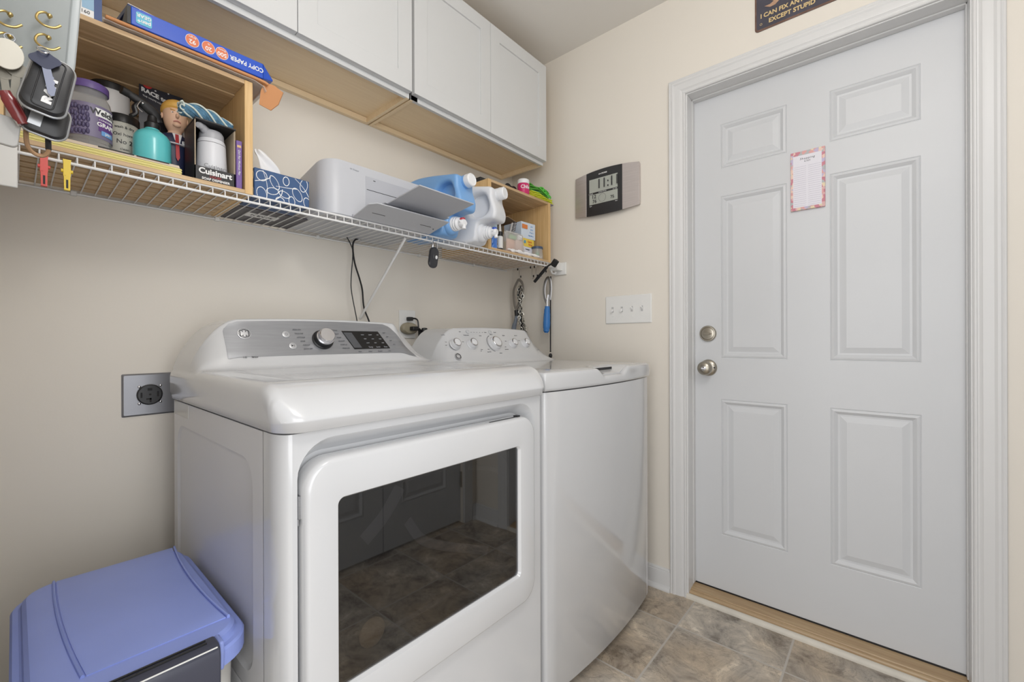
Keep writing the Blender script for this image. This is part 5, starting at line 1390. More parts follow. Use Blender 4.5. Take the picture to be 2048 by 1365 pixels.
# printed white box behind
t, bo, hx, hy = carton('long_white_box', 'white box lettered in black behind the white glue bottle', 1.415, 1.455, 1.36, 1.42, RF, RF + 0.135, M_white)
text('olay', 0.020, (1.432, 1.3594, RF + 0.118), XF, ZF, M_text, bo, bold=0.0003)
# zip bag with peach things
t = thing('zip_bag', 'clear zip bag of peach and orange packets at the front of the right crate', 'bag', (1.49, 1.28, RF))
rnd = random.Random(4)
bm = BM()
rings = []
for u in range(9):
    f_ = u / 8; zz = RF + 0.001 + 0.098 * f_; dpt = 0.018 * math.sin(PI * min(1, 0.15 + f_ * 0.85)) + 0.002
    ring = []
    for k in range(24):
        a = k * 2 * PI / 24; ring.append((1.497 + 0.064 * max(-1, min(1, 1.2 * math.cos(a))) , 1.287 + dpt * math.sin(a) + 0.001 * rnd.uniform(-1, 1), zz + 0.003 * math.sin(3 * a)))
    rings.append(ring)
loft(bm, rings); bag = obj('bag_film', bm, bagm, t)
for (x, z, w_, h_, m_) in ((1.470, 0.006, 0.052, 0.060, mat('peach', (236, 190, 168), 0.6)), (1.528, 0.004, 0.048, 0.066, mat('pale_pink', (232, 206, 196), 0.6)), (1.486, 0.068, 0.045, 0.018, mat('mint', (160, 206, 160), 0.6)), (1.533, 0.072, 0.032, 0.022, M_paper)):
    bm = BM(); box(bm, x - w_ / 2, x + w_ / 2, 1.280, 1.291, RF + z, RF + z + h_); obj('packet', bm, m_, t, bevel=0.003)
bm = BM(); 
for k in range(3): tube(bm, [(1.434, 1.2795 , RF + 0.094 + k * 0.0022), (1.560, 1.2795, RF + 0.094 + k * 0.0022)], 0.0005, 5)
obj('zip_strip', bm, M_whitep, t)
# translucent bin with pads
t, bo, hx, hy = carton('white_tray_box', 'low pale box under the yellow box, beside the peach packets', 1.578, 1.650, 1.30, 1.42, RF, RF + 0.056, mat('pale_lilac_card', (226, 228, 240), 0.5))
text('bandages', 0.009, (1.612, 1.2994, RF + 0.044), XF, ZF, M_text, bo)
t, bo, hx, hy = carton('yellow_box', 'yellow box with red lettering stacked on the low pale box', 1.578, 1.663, 1.30, 1.42, RF + 0.0562, RF + 0.095, mat('yellow_card', (238, 208, 84), 0.5))
text('Quick', 0.013, (1.628, 1.2994, RF + 0.082), XF, (0, 0, 1), mat('red_print3', (214, 92, 60), 0.5), bo); text('Strips', 0.013, (1.634, 1.2994, RF + 0.068), XF, ZF, mat('red_print3', (214, 92, 60), 0.5), bo)
bm = BM(); prism(bm, circle(1.592, RF + 0.078, 0.008, 20), 1.2996, 1.2990, 'Y'); obj('teal_spot', bm, mat('teal_print', (90, 160, 190), 0.5), bo)
bm = BM(); box(bm, 1.6632, 1.6636, 1.302, 1.42, RF + 0.0565, RF + 0.0945); obj('dark_end', bm, M_text, bo)
# blue-white first aid box
t, bo, hx, hy = carton('first_aid_box', 'white and pale blue box with an orange patch, on top of the yellow box', 1.572, 1.672, 1.300, 1.415, RF + 0.0952, RF + 0.172, mat('pale_blue_card', (214, 226, 240), 0.5), rz=-0.05)
bm = BM(); box(bm, 1.573, 1.612, 1.2990, 1.2996, RF + 0.140, RF + 0.160); obj('orange_patch', bm, mat('orange_print', (222, 132, 70), 0.5), bo)
for k in range(4):
    text(('pads', 'sterile', '25 pieces', 'hypoallergenic')[k], 0.0085, (1.643, 1.2985, RF + 0.157 - k * 0.015), XF, ZF, mat('blue_print', (110, 160, 214), 0.5), bo)
# kraft / dark bag at the back
t = thing('paper_sack', 'crumpled dark and brown paper sack at the back of the right crate', 'sack', (1.52, 1.43, RF))
bm = BM(); rnd = random.Random(9); rings = []
for u in range(8):
    f_ = u / 7; r = 0.060 * (1 - 0.15 * f_); rings.append([(1.530 + r * math.cos(k * 2 * PI / 14) * (1 + rnd.uniform(-.1, .1)), 1.478 + 0.7 * r * math.sin(k * 2 * PI / 14) * (1 + rnd.uniform(-.1, .1)), RF + 0.0006 + 0.19 * f_ + (0.012 * rnd.uniform(-1, 1) if u > 5 else 0)) for k in range(14)])
loft(bm, rings); obj('sack', bm, mat('dark_sack', (70, 62, 56), 0.6, var=0.3, vscale=20), t, ang=20)
bm = BM(); rings = []
P0 = [Vector((1.452, 1.395, RF + 0.152)), Vector((1.500, 1.380, RF + 0.185)), Vector((1.555, 1.375, RF + 0.205)), Vector((1.620, 1.378, RF + 0.192))]
loft(bm, [[p for p in P0] + [p + Vector((0.005, 0.085, -0.004)) for p in reversed(P0)], [p + Vector((0, 0, -0.0025)) for p in P0] + [p + Vector((0.005, 0.085, -0.0065)) for p in reversed(P0)]]); obj('folded_top', bm, mat('kraft_grey', (168, 146, 122), 0.7), t, ang=20, label='paler folded top')
bm = BM(); c = Vector((1.542, 1.33, RF + 0.118)); 
q = [c + Vector((-0.014, 0.0, 0.0)), c + Vector((0.010, -0.003, 0.008)), c + Vector((0.022, -0.004, 0.052)), c + Vector((0.000, 0.0, 0.046))]
t = thing('striped_pouch', 'small black and white striped pouch leaning left of the pale blue box', 'pouch', tuple(c))
loft(bm, [q, [p + Vector((0, 0.012, 0)) for p in q]]); sp = obj('pouch', bm, M_whitep, t, bevel=0.002)
bm = BM()
for k in range(6):
    a = q[0].lerp(q[3], (k + .5) / 6); b_ = q[1].lerp(q[2], (k + .5) / 6); tube(bm, [a + Vector((0, -0.0008, 0)), (a + b_) / 2 + Vector((0, -0.0012, 0.003)), b_ + Vector((0, -0.0008, 0))], 0.0022, 6, flat=0.4)
obj('stripes', bm, M_text, sp)
# little cup
t = thing('mint_cup', 'small clear cup of green sticks with slate blue lid, front right of crate', 'cup', (1.655, 1.278, RF))
bm = BM(); cxy = (1.667, 1.285, RF); lathe(bm, [(0, 0), (0.030, 0), (0.031, 0.002), (0.0265, 0.050), (0, 0.050)], cxy, 28); obj('cup', bm, bagm, t)
bm = BM(); lathe(bm, [(0, 0.0505), (0.0285, 0.0505), (0.0285, 0.060), (0.027, 0.0615), (0, 0.0615)], cxy, 28); obj('lid', bm, mat('slate_lid', (66, 84, 112), 0.4), t, label='slate blue lid')
rnd = random.Random(8)
for k in range(9):
    a = rnd.uniform(0, 6.28); r = rnd.uniform(0.004, 0.018); p = (cxy[0] + r * math.cos(a), cxy[1] + r * math.sin(a)); bm = BM()
    cyl(bm, (p[0], p[1], RF + 0.002), (p[0] + rnd.uniform(-.006, .006), p[1] + rnd.uniform(-.006, .006), RF + 0.034 + rnd.uniform(-.008, .006)), 0.0035, 8); obj('green_stick', bm, mat('mint_green', (110, 186, 140), 0.5), t)
# crumpled tissue along the front
t = thing('crumpled_paper', 'strip of crumpled white paper along the front lip of the right crate', 'paper', (1.55, 1.262, RF))
bm = BM(); rnd = random.Random(14); pts = [(1.425 + 0.0165 * k, 1.2605 + rnd.uniform(-.002, .003), RF + 0.0085 + rnd.uniform(-.0015, .004)) for k in range(16)]
tube(bm, pts, 0.007, 9, smooth=3, rs=[0.004, 0.008, 0.005, 0.0085, 0.006, 0.007, 0.0085, 0.005, 0.007, 0.0055, 0.004], flat=0.75); obj('paper', bm, mat('tissue_white', (240, 240, 242), 0.9), t)
# wood offcut sticking out between crate and wall
t = thing('wooden_stick', 'thin wooden stick lying between the right crate and the door wall', 'stick', (1.75, 1.30, SZ))
bm = BM(); cyl(bm, (1.738, 1.235, SZ + 0.016), (1.798, 1.235, SZ + 0.020), 0.0015, 8); cyl(bm, (1.738, 1.235, SZ + 0.016), (1.738, 1.50, SZ + 0.004), 0.0015, 8)
bm.free(); bm = BM(); cyl(bm, (1.737, 1.252, SZ + 0.0030), (1.800, 1.262, SZ + 0.0045), 0.0016, 8); obj('stick', bm, M_bamboo, t)
# ================================================================== on top of the right crate
t = thing('black_case', 'flat black case lying on the back left of the right crate', 'case', (1.36, 1.45, TZ))
bm = BM(); box(bm, 1.296, 1.44, 1.30, 1.50, TZ, TZ + 0.020); obj('case', bm, M_black, t, bevel=0.002)
t = thing('sunglasses', 'folded dark glasses with chrome arm on the right crate', 'glasses', (1.44, 1.29, TZ))
bm = BM()
tube(bm, [(1.455 + 0.018 * math.cos(a), 1.283, TZ + 0.0155 + 0.0125 * math.sin(a)) for a in [i * 2 * PI / 20 for i in range(20)]], 0.0022, 8, closed=True)
tube(bm, [(1.500 + 0.018 * math.cos(a), 1.288, TZ + 0.0155 + 0.0125 * math.sin(a)) for a in [i * 2 * PI / 20 for i in range(20)]], 0.0022, 8, closed=True)
tube(bm, [(1.472, 1.284, TZ + 0.020), (1.4775, 1.2845, TZ + 0.023), (1.483, 1.2865, TZ + 0.020)], 0.0018, 6, smooth=3)
obj('frame', bm, M_blackg, t)
for xx, yy in ((1.455, 1.2835), (1.500, 1.2885)):
    bm = BM(); prism(bm, [(xx + 0.0175 * math.cos(a), TZ + 0.0155 + 0.012 * math.sin(a)) for a in [i * 2 * PI / 20 for i in range(20)]], yy - 0.0006, yy + 0.0006, 'Y'); obj('lens', bm, M_blackg, t)
bm = BM(); tube(bm, [(1.437, 1.284, TZ + 0.020), (1.436, 1.300, TZ + 0.019), (1.470, 1.303, TZ + 0.012), (1.50, 1.303, TZ + 0.004)], 0.0016, 6); obj('arm', bm, M_chrome, t)
t = thing('dark_cloth', 'rumpled dark teal cloth behind the pink gum tub on the right crate', 'cloth', (1.53, 1.36, TZ))
def heap(bm, cx, cy, z, rx, ry, h, seed, n=26):
    rnd = random.Random(seed); ph = [rnd.uniform(0, 6) for _ in range(6)]; rings = []
    for j in range(9):
        f_ = j / 8; ring = []
        for k in range(n):
            a = k * 2 * PI / n; r = math.sqrt(max(0.0, 1 - f_ ** 2.2)) * (1 + 0.10 * math.sin(3 * a + ph[0]) + 0.07 * math.sin(5 * a + ph[1])) + 0.02
            ring.append((cx + rx * r * math.cos(a), cy + ry * r * math.sin(a), z + h * f_ * (1 + 0.12 * math.sin(4 * a + ph[2]) * (1 if j else 0)) + 0.0002))
        rings.append(ring)
    loft(bm, rings)
bm = BM(); heap(bm, 1.525, 1.365, TZ, 0.045, 0.035, 0.040, 3); obj('cloth', bm, mat('dark_teal_cloth', (40, 66, 78), 0.9, bump=0.6, bscale=150), t)
bm = BM(); tube(bm, [(1.540, 1.35, TZ + 0.038), (1.548, 1.345, TZ + 0.052), (1.565, 1.342, TZ + 0.044)], 0.005, 8, smooth=4); obj('green_loop', bm, mat('olive_cord', (96, 132, 70), 0.7), t)
c = (1.553, 1.276, TZ)
t = thing('gum_tub', 'pink gum tub with white cap standing on the right crate', 'tub', c)
bm = BM(); lathe(bm, [(0, 0), (0.0265, 0), (0.028, 0.003), (0.028, 0.045), (0.026, 0.049), (0, 0.049)], c, 32); gt = obj('tub', bm, mat('magenta_wrap', (206, 48, 110), 0.35), t)
bm = BM(); lathe(bm, [(0, 0.049), (0.0275, 0.049), (0.028, 0.051), (0.0275, 0.066), (0.025, 0.069), (0, 0.069)], c, 32); obj('cap', bm, M_capw, t)
curved_text('Chile', 0.022, c, 0.0286, -PI * 0.66, TZ + 0.030, M_whitep, gt, bold=0.0004)
t = thing('microfiber_cloths', 'pile of green and yellow cloths hanging over the right end of the crate', 'cloths', (1.66, 1.30, TZ), group=None)
def folds(name, col, x0, x1, zb, zt_, n, y, ph, parent, amp=0.006, drop=0.0, r=0.0045):
    bm = BM()
    for k in range(n):
        f_ = k / max(1, n - 1); zz = lerp(zb, zt_, f_); pts = []
        for i in range(9):
            u = i / 8; x = lerp(x0, x1, u); pts.append((x, y + 0.006 * math.sin(ph + 5 * u + k), max(zz + amp * math.sin(ph + 6 * u + 1.3 * k) - drop * max(0, u - 0.55) ** 1.2, TZ + r if x < 1.74 else zz - drop * 0.5)))
        tube(bm, pts, r, 10, smooth=3, flat=3.6, up=(0, 0, 1))
    return obj(name, bm, col, parent)
folds('yellow_cloth', mat('neon_yellow', (226, 232, 72), 0.9, bump=0.5, bscale=300), 1.600, 1.775, TZ + 0.010, TZ + 0.032, 5, 1.280, 0.5, t, 0.004, 0.010, 0.0034)
folds('green_cloth', mat('leaf_green', (112, 190, 84), 0.9, bump=0.5, bscale=300), 1.596, 1.752, TZ + 0.038, TZ + 0.072, 6, 1.288, 2.0, t, 0.006, 0.055, 0.0034)
folds('teal_cloth', mat('deep_green', (30, 86, 92), 0.9, bump=0.5, bscale=300), 1.600, 1.768, TZ + 0.030, TZ + 0.048, 3, 1.298, 1.0, t, 0.004, 0.03)
folds('grey_cloth', mat('grey_lilac_cloth', (160, 154, 172), 0.9), 1.640, 1.778, TZ + 0.0052, TZ + 0.0056, 1, 1.284, 1.0, t, 0.0005, 0.004)
bm = BM()
for k in range(4): tube(bm, [(1.66 + 0.02 * k, 1.262, TZ + 0.060 - 0.007 * k), (1.675 + 0.02 * k, 1.258, TZ + 0.050 - 0.007 * k), (1.69 + 0.02 * k, 1.262, TZ + 0.055 - 0.008 * k), (1.685 + 0.02 * k, 1.262, TZ + 0.066 - 0.009 * k)], 0.0026, 8, closed=True, smooth=4)
obj('cord_loops', bm, mat('bright_green_cord', (96, 206, 76), 0.7), t)

# ================================================================== hanging from the shelf
def clip(name, label, x, m):
    t = thing(name, label, 'clip', (x, 1.249, 1.40))
    y = 1.2462
    bm = BM(); prism(bm, [(x - 0.0055, 1.4185), (x + 0.0055, 1.4185), (x + 0.0045, 1.4110), (x + 0.0048, 1.388), (x + 0.0040, 1.3835), (x + 0.0038, 1.358), (x - 0.0038, 1.358), (x - 0.0040, 1.3835), (x - 0.0048, 1.388), (x - 0.0045, 1.4110)], y - 0.004, y + 0.0035, 'Y', 0.0006)
    b_ = obj('clip_body', bm, m, t)
    bm = BM(); cyl(bm, (x - 0.0085, y, 1.3960), (x + 0.0085, y, 1.3960), 0.0035, 12); cyl(bm, (x - 0.0025, y - 0.004, 1.3870), (x - 0.0025, y - 0.0048, 1.3870), 0.001, 8); obj('pin', bm, m, t)
    bm = BM(); box(bm, x - 0.0015, x + 0.0015, y - 0.0045, y - 0.0038, 1.361, 1.378); obj('slot', bm, M_dark, b_)
clip('plastic_clip', 'red plastic clip hanging on the shelf lip under the keys', at(88, 340, 1.246).x, mat('clip_red', (222, 84, 76), 0.35))
clip('plastic_clip', 'yellow plastic clip hanging on the shelf lip', at(134, 348, 1.246).x, mat('clip_yellow', (238, 206, 52), 0.35))
# remote
t = thing('remote_fob', 'black oval remote hanging from the shelf front below the blue jug', 'remote', (1.0, 1.243, 1.36))
bm = BM(); Mx = Matrix.Translation((1.002, 1.2475, 1.3555)) @ Matrix.Rotation(-0.16, 4, 'Y').inverted()
bm2 = rrect(-0.0195, 0.0195, -0.0385, 0.0385, 0.018, 8)
loft(bm, [[Mx @ Vector((lerp(p[0], 0, s), yy, lerp(p[1], 0, s))) for p in bm2] for s, yy in ((0.10, 0.006), (0.0, 0.003), (0.0, -0.003), (0.12, -0.006))]); rf = obj('fob_body', bm, mat('charcoal_fob', (52, 52, 56), 0.4), t)
bm = BM(); loft(bm, [[Mx @ Vector((0.0085 + 0.0048 * math.cos(a), yy, 0.003 + 0.0068 * math.sin(a))) for a in [i * PI / 10 for i in range(20)]] for yy in (-0.0062, -0.0068)]); obj('silver_button', bm, M_whitep, rf)
text('OPEN', 0.005, Mx @ Vector((-0.004, -0.0065, 0.002)), (0, 0, 1), (-1, 0, 0), M_grey, rf)
bm = BM(); tube(bm, [Mx @ Vector((-0.010, 0, 0.034)), Mx @ Vector((-0.011, 0, 0.052)), Mx @ Vector((-0.006, 0.006, 0.060)), Mx @ Vector((0.004, 0.006, 0.060)), Mx @ Vector((0.009, 0, 0.050)), Mx @ Vector((0.009, 0, 0.034))], 0.0022, 8, smooth=4, flat=1.5); obj('visor_clip', bm, M_chrome, t)
# cords
for lab, pts, r in (('thin black cord hanging straight from the printer behind the dryer', [(0.792, 1.44, SZ + 0.012), (0.799, 1.50, 1.448), (0.819, 1.50, 1.410), (0.827, 1.50, 1.378), (0.820, 1.50, 1.286), (0.822, 1.50, 1.232), (0.842, 1.50, 1.133), (0.855, 1.50, 1.06), (0.862, 1.50, 0.95)], 0.0020),
                    ('thicker black cord looping out then crossing behind the white shelf brace', [(0.905, 1.53, 1.452), (0.871, 1.505, 1.4405), (0.838, 1.50, 1.432), (0.827, 1.50, 1.405), (0.834, 1.50, 1.346), (0.862, 1.515, 1.290), (0.882, 1.53, 1.250), (0.889, 1.53, 1.182), (0.905, 1.52, 1.128), (0.92, 1.50, 1.04), (0.925, 1.50, 0.94)], 0.0031)):
    t = thing('power_cord', lab, 'cord', pts[1])
    bm = BM(); tube(bm, pts, r, 8, smooth=6); obj('cord', bm, M_black, t)
# duplex outlet with plugs
t = thing('wall_outlet', 'white wall outlet between the dryer and washer consoles', 'outlet', (1.109, W, 1.125))
bm = BM(); prism(bm, rrect(1.068, 1.1495, 1.064, 1.185, 0.004), W - 0.0005, W - 0.0062, 'Y', 0.0015); op = obj('plate', bm, M_white, t)
for zz in (1.147, 1.102):
    bm = BM(); prism(bm, [(1.109 + 0.0165 * math.cos(a) if abs(math.cos(a)) > .1 else 1.109, zz + 0.0135 * math.sin(a)) for a in [i * PI / 12 + 0.01 for i in range(24)]], W - 0.006, W - 0.0078, 'Y'); obj('receptacle', bm, M_white, t)
bm = BM(); cyl(bm, (1.109, W - 0.006, 1.1245), (1.109, W - 0.0072, 1.1245), 0.003, 12); obj('screw', bm, M_chrome, op)
t = thing('plug', 'small black plug in the upper socket of the white wall outlet', 'plug', (1.109, W - 0.02, 1.147))
bm = BM(); box(bm, 1.100, 1.122, W - 0.030, W - 0.008, 1.139, 1.155); obj('plug_body', bm, M_black, t, bevel=0.003)
bm = BM(); tube(bm, [(1.118, W - 0.022, 1.148), (1.134, W - 0.025, 1.149), (1.146, W - 0.027, 1.140), (1.148, W - 0.03, 1.110), (1.150, W - 0.03, 1.06), (1.140, W - 0.03, 1.0), (1.135, W - 0.03, 0.9)], 0.0034, 8, smooth=6); obj('cord', bm, M_black, t)
t = thing('socket_adapter', 'beige round socket adapter in the lower socket of the white wall outlet', 'adapter', (1.109, W - 0.03, 1.10))
M_beige = mat('beige_plastic', (158, 150, 130), 0.5)
bm = BM(); Mx = Matrix.Translation((1.108, W - 0.009, 1.106)) @ Matrix.Rotation(PI / 2, 4, 'X'); lathe(bm, [(0, 0), (0.034, 0), (0.036, 0.003), (0.034, 0.018), (0.028, 0.024), (0, 0.025)], M=Mx, n=28, sx=1.15, sy=0.72); obj('adapter_body', bm, M_beige, t)
t = thing('plug', 'large black plug in the beige adapter, with cord running down', 'plug', (1.12, W - 0.05, 1.10))
bm = BM(); box(bm, 1.098, 1.128, W - 0.060, W - 0.034, 1.096, 1.114); obj('plug_body', bm, M_black, t, bevel=0.004)
bm = BM(); tube(bm, [(1.122, W - 0.050, 1.106), (1.136, W - 0.050, 1.103), (1.144, W - 0.048, 1.090), (1.146, W - 0.048, 1.05), (1.136, W - 0.045, 1.0), (1.128, W - 0.045, 0.9)], 0.0055, 8, smooth=6); obj('cord', bm, M_black, t)
t = thing('plug', 'black round-backed plug hanging at the right of the beige adapter', 'plug', (1.155, W - 0.04, 1.09))
bm = BM(); lathe(bm, [(0, -0.038), (0.0045, -0.038), (0.0065, -0.016), (0.014, -0.010), (0.016, 0.0), (0.012, 0.010), (0, 0.012)], (1.163, W - 0.052, 1.098), 18, sy=0.8); obj('plug_body', bm, M_black, t)
bm = BM(); tube(bm, [(1.163, W - 0.052, 1.062), (1.160, W - 0.05, 1.03), (1.150, W - 0.05, 0.98), (1.146, W - 0.05, 0.9)], 0.0032, 8, smooth=5); obj('cord', bm, M_black, t)
# 4-wire dryer receptacle
t = thing('dryer_outlet', 'large grey metal dryer outlet plate with black round socket, left of dryer', 'outlet', (0.249, W, 0.906))
bm = BM(); px = rrect(0.190, 0.3085, 0.848, 0.9645, 0.003, 3)
loft(bm, [[(p[0], W - 0.0003, p[1]) for p in px], [(p[0], W - 0.0022, p[1]) for p in px], [(lerp(p[0], .249, .07), W - 0.0055, lerp(p[1], .906, .07)) for p in px]]); dp = obj('plate', bm, mat('painted_steel', (148, 149, 154), 0.35, metal=0.6, var=0.06), t, ang=20)
bm = BM(); Mx = Matrix.Translation((0.2485, W - 0.0035, 0.9055)) @ Matrix.Rotation(PI / 2, 4, 'X'); lathe(bm, [(0, 0), (0.0285, 0), (0.0285, 0.0065), (0.0262, 0.0078), (0.0255, 0.0066), (0, 0.0066)], M=Mx, n=36); so = obj('socket', bm, mat('socket_black', (44, 44, 46), 0.35), t)
bm = BM(); yy0, yy1 = W - 0.0106, W - 0.0100
for a, b_, c_, d_ in ((0.2285, 0.2325, 0.898, 0.9125), (0.2640, 0.2685, 0.899, 0.9135), (0.2435, 0.2535, 0.9165, 0.9235), (0.2405, 0.252, 0.8915, 0.8955), (0.248, 0.252, 0.8845, 0.8955), (0.2465, 0.2515, 0.9035, 0.908)): box(bm, a, b_, yy0, yy1, c_, d_)
obj('slots', bm, mat('slot_black', (6, 6, 6), 0.6), so)
for a, b_ in ((0.2265, 0.928), (0.2725, 0.929), (0.2265, 0.8815), (0.2725, 0.8835)):
    bm = BM(); ball(bm, (a, W - 0.0052, b_), 0.0038, (1, 0.5, 1), seg=12); obj('screw', bm, M_chrome, dp)
# ================================================================== right end hooks and tools
def shook(label, x, y, ztop, zbot, grp=None):
    t = thing('wire_hook', label, 'hook', (x, y, ztop), group=grp)
    r = 0.0060
    pts = [(x - 2 * r, y, ztop - 0.008), (x - 2 * r, y, ztop - 0.002), (x - r, y, ztop + 0.004), (x, y, ztop - 0.002), (x, y, (ztop + zbot) / 2), (x, y, zbot + 0.004), (x + r, y, zbot - 0.003), (x + 2 * r, y, zbot + 0.004), (x + 2 * r, y, zbot + 0.010)]
    bm = BM(); tube(bm, pts, 0.0014, 6, smooth=4); obj('wire', bm, M_chrome, t)
    for p in (pts[0], pts[-1]):
        bm = BM(); cyl(bm, (p[0], p[1], p[2] - 0.004), (p[0], p[1], p[2] + 0.006), 0.0034, 8); obj('black_tip', bm, M_black, t, label='black rubber tip')
HX = 1.735
shook('empty chrome wire hook with black tips, nearer the black grabber', HX, 1.345, 1.4310, 1.372)
shook('empty chrome wire hook with black tips, nearer the hanging leash', HX, 1.370, 1.4310, 1.372)
shook('chrome wire hook holding the leash under the shelf corner', HX, 1.455, 1.4310, 1.378)
shook('chrome wire hook holding the blue-handled scraper', HX, 1.290, 1.4310, 1.388)
# leash: hangs as doubled loop from its hook
t = thing('leash', 'grey-handled black and white chain leash hanging in the corner from a hook', 'leash', (HX, 1.455, 1.375))
y_ = 1.452
def LP(px, py, X=1.735): return atx(px, py, X)
bm = BM(); tube(bm, [LP(1037, 559), LP(1028, 580), LP(1028, 600), LP(1032, 618), LP(1040, 600), LP(1046, 580), LP(1044, 566), LP(1037, 559)], 0.0075, 8, smooth=6, flat=0.6); tube(bm, [LP(1032, 618), LP(1033, 622), LP(1040, 605), LP(1044, 592)], 0.0065, 8, smooth=4, flat=0.6)
obj('strap_loop', bm, mat('leash_grey', (132, 126, 118), 0.6), t)
bm = BM(); tube(bm, [LP(1033, 621), LP(1034, 632)], 0.0125, 10); obj('black_sleeve', bm, M_black, t)
bm = BM(); tube(bm, [LP(1033, 632), LP(1031, 644), LP(1028, 655), LP(1027, 672)], 0.012, 10, smooth=4, rs=[.009, .010, .012, .013, .0135]); obj('handle', bm, mat('blue_grey_grip', (122, 130, 142), 0.45), t)
def chain(bm, pts, ln=0.018, wd=0.0075, r=0.0016):
    P = smooth_path(pts, 30); acc = 0; last = P[0]; i_ = 0
    for a, b_ in zip(P, P[1:]):
        acc += (b_ - a).length
        if acc >= ln * 0.8:
            acc = 0; d = (b_ - last).normalized(); c_ = (b_ + last) / 2; s_ = d.orthogonal().normalized()
            if i_ % 2: s_ = d.cross(s_)
            tube(bm, [c_ + d * ln / 2 * math.cos(q_) + s_ * wd * math.sin(q_) for q_ in [k * PI / 5 for k in range(10)]], r, 5, closed=True); last = b_; i_ += 1
bm = BM(); tube(bm, [LP(1041, 572), LP(1037, 590), LP(1041, 612), LP(1042, 640), LP(1044, 660), LP(1052, 684)], 0.0105, 8, smooth=6, flat=0.5); tube(bm, [LP(1041, 572), LP(1045, 590), LP(1040, 612), LP(1046, 640), LP(1050, 664), LP(1057, 690)], 0.0075, 8, smooth=6, flat=0.5); obj('black_webbing', bm, M_black, t)
bm = BM(); chain(bm, [LP(1040, 570, 1.722), LP(1036, 590, 1.722), LP(1041, 612, 1.722), LP(1038, 640, 1.722), LP(1044, 664, 1.722), LP(1052, 688, 1.722)]); chain(bm, [LP(1043, 572, 1.721), LP(1045, 592, 1.721), LP(1042, 615, 1.721), LP(1047, 640, 1.721), LP(1050, 664, 1.721), LP(1054, 690, 1.721)]); chain(bm, [LP(1044, 636, 1.719), LP(1050, 650, 1.719), LP(1053, 672, 1.719)])
obj('chain', bm, mat('pale_chain', (206, 204, 196), 0.3, metal=0.8), t)
t = thing('dog_scraper', 'metal looped scraper with blue handle hanging from a hook below the shelf', 'scraper', (HX, 1.29, 1.38))
bm = BM(); tube(bm, [LP(1097, 612, 1.74), LP(1090, 598, 1.74), LP(1088, 580, 1.74), LP(1091, 563, 1.74), LP(1096, 556, 1.74), LP(1100, 563, 1.74), LP(1101, 580, 1.74), LP(1099, 600, 1.74)], 0.0080, 8, smooth=6, flat=0.35, up=(0, 1, 0)); obj('blade_loop', bm, M_steel, t)
bm = BM(); tube(bm, [LP(1098, 590, 1.738), LP(1096, 604, 1.738), LP(1096, 616, 1.738)], 0.0095, 10, flat=0.5); obj('shank', bm, M_chrome, t)
bm = BM(); tube(bm, [LP(1094.5, 613, 1.738), LP(1094, 626, 1.738), LP(1093.5, 642, 1.738), LP(1093, 656, 1.738), LP(1092.5, 666, 1.738)], 0.016, 14, smooth=5, rs=[0.0125, 0.015, 0.0165, 0.017, 0.018, 0.0175, 0.015, 0.010]); obj('handle', bm, mat('handle_blue', (54, 120, 190), 0.4), t, label='blue rubber handle')
t = thing('ball_cord', 'thin black cord with a small ball end hanging beside the blue handle', 'cord', (1.75, 1.262, 1.36))
bm = BM(); tube(bm, [LP(1101.5, 553, 1.752), LP(1101, 600, 1.752), LP(1101, 650, 1.752), LP(1101, 703, 1.752)], 0.0034, 8); cp = obj('cord', bm, M_black, t)
bm = BM(); c_ = LP(1101, 712, 1.752); ball(bm, c_, 0.009, (1, 1, 1.4), seg=14); ball(bm, LP(1101, 703, 1.752), 0.0045, seg=12); obj('ball_end', bm, M_black, t)
t = thing('grabber_tool', 'black telescoping stick leaning through the right end of the shelf lip', 'tool', (1.70, 1.20, 1.43))
bm = BM(); a, b_ = LP(1069, 564, 1.70), LP(1094, 534, 1.70); cyl(bm, a, b_, 0.0078, 12); cyl(bm, b_, LP(1108, 524, 1.70), 0.004, 12); obj('stick', bm, M_black, t)
bm = BM(); a, b_ = LP(1106, 532, 1.70), LP(1113, 521, 1.70); cyl(bm, a, b_, 0.0150, 14); obj('grip_head', bm, mat('rubber_black', (30, 30, 32), 0.7, bump=0.5, bscale=300), t, bevel=0.001)
bm = BM(); c_ = LP(1083, 553, 1.698); ball(bm, c_, 0.002, seg=8); obj('rivet', bm, M_chrome, t)
t = thing('hook_ring', 'white plastic ring hanging at the right end bracket of the shelf', 'ring', (1.76, 1.22, 1.40))
bm = BM(); c_ = LP(1108, 541, 1.755); tube(bm, [c_ + Vector((0, 0.0165 * math.cos(a), 0.0165 * math.sin(a))) for a in [-2.4 + i * 4.6 / 20 for i in range(21)]], 0.0048, 8, flat=1.0); obj('ring', bm, M_whitep, t)

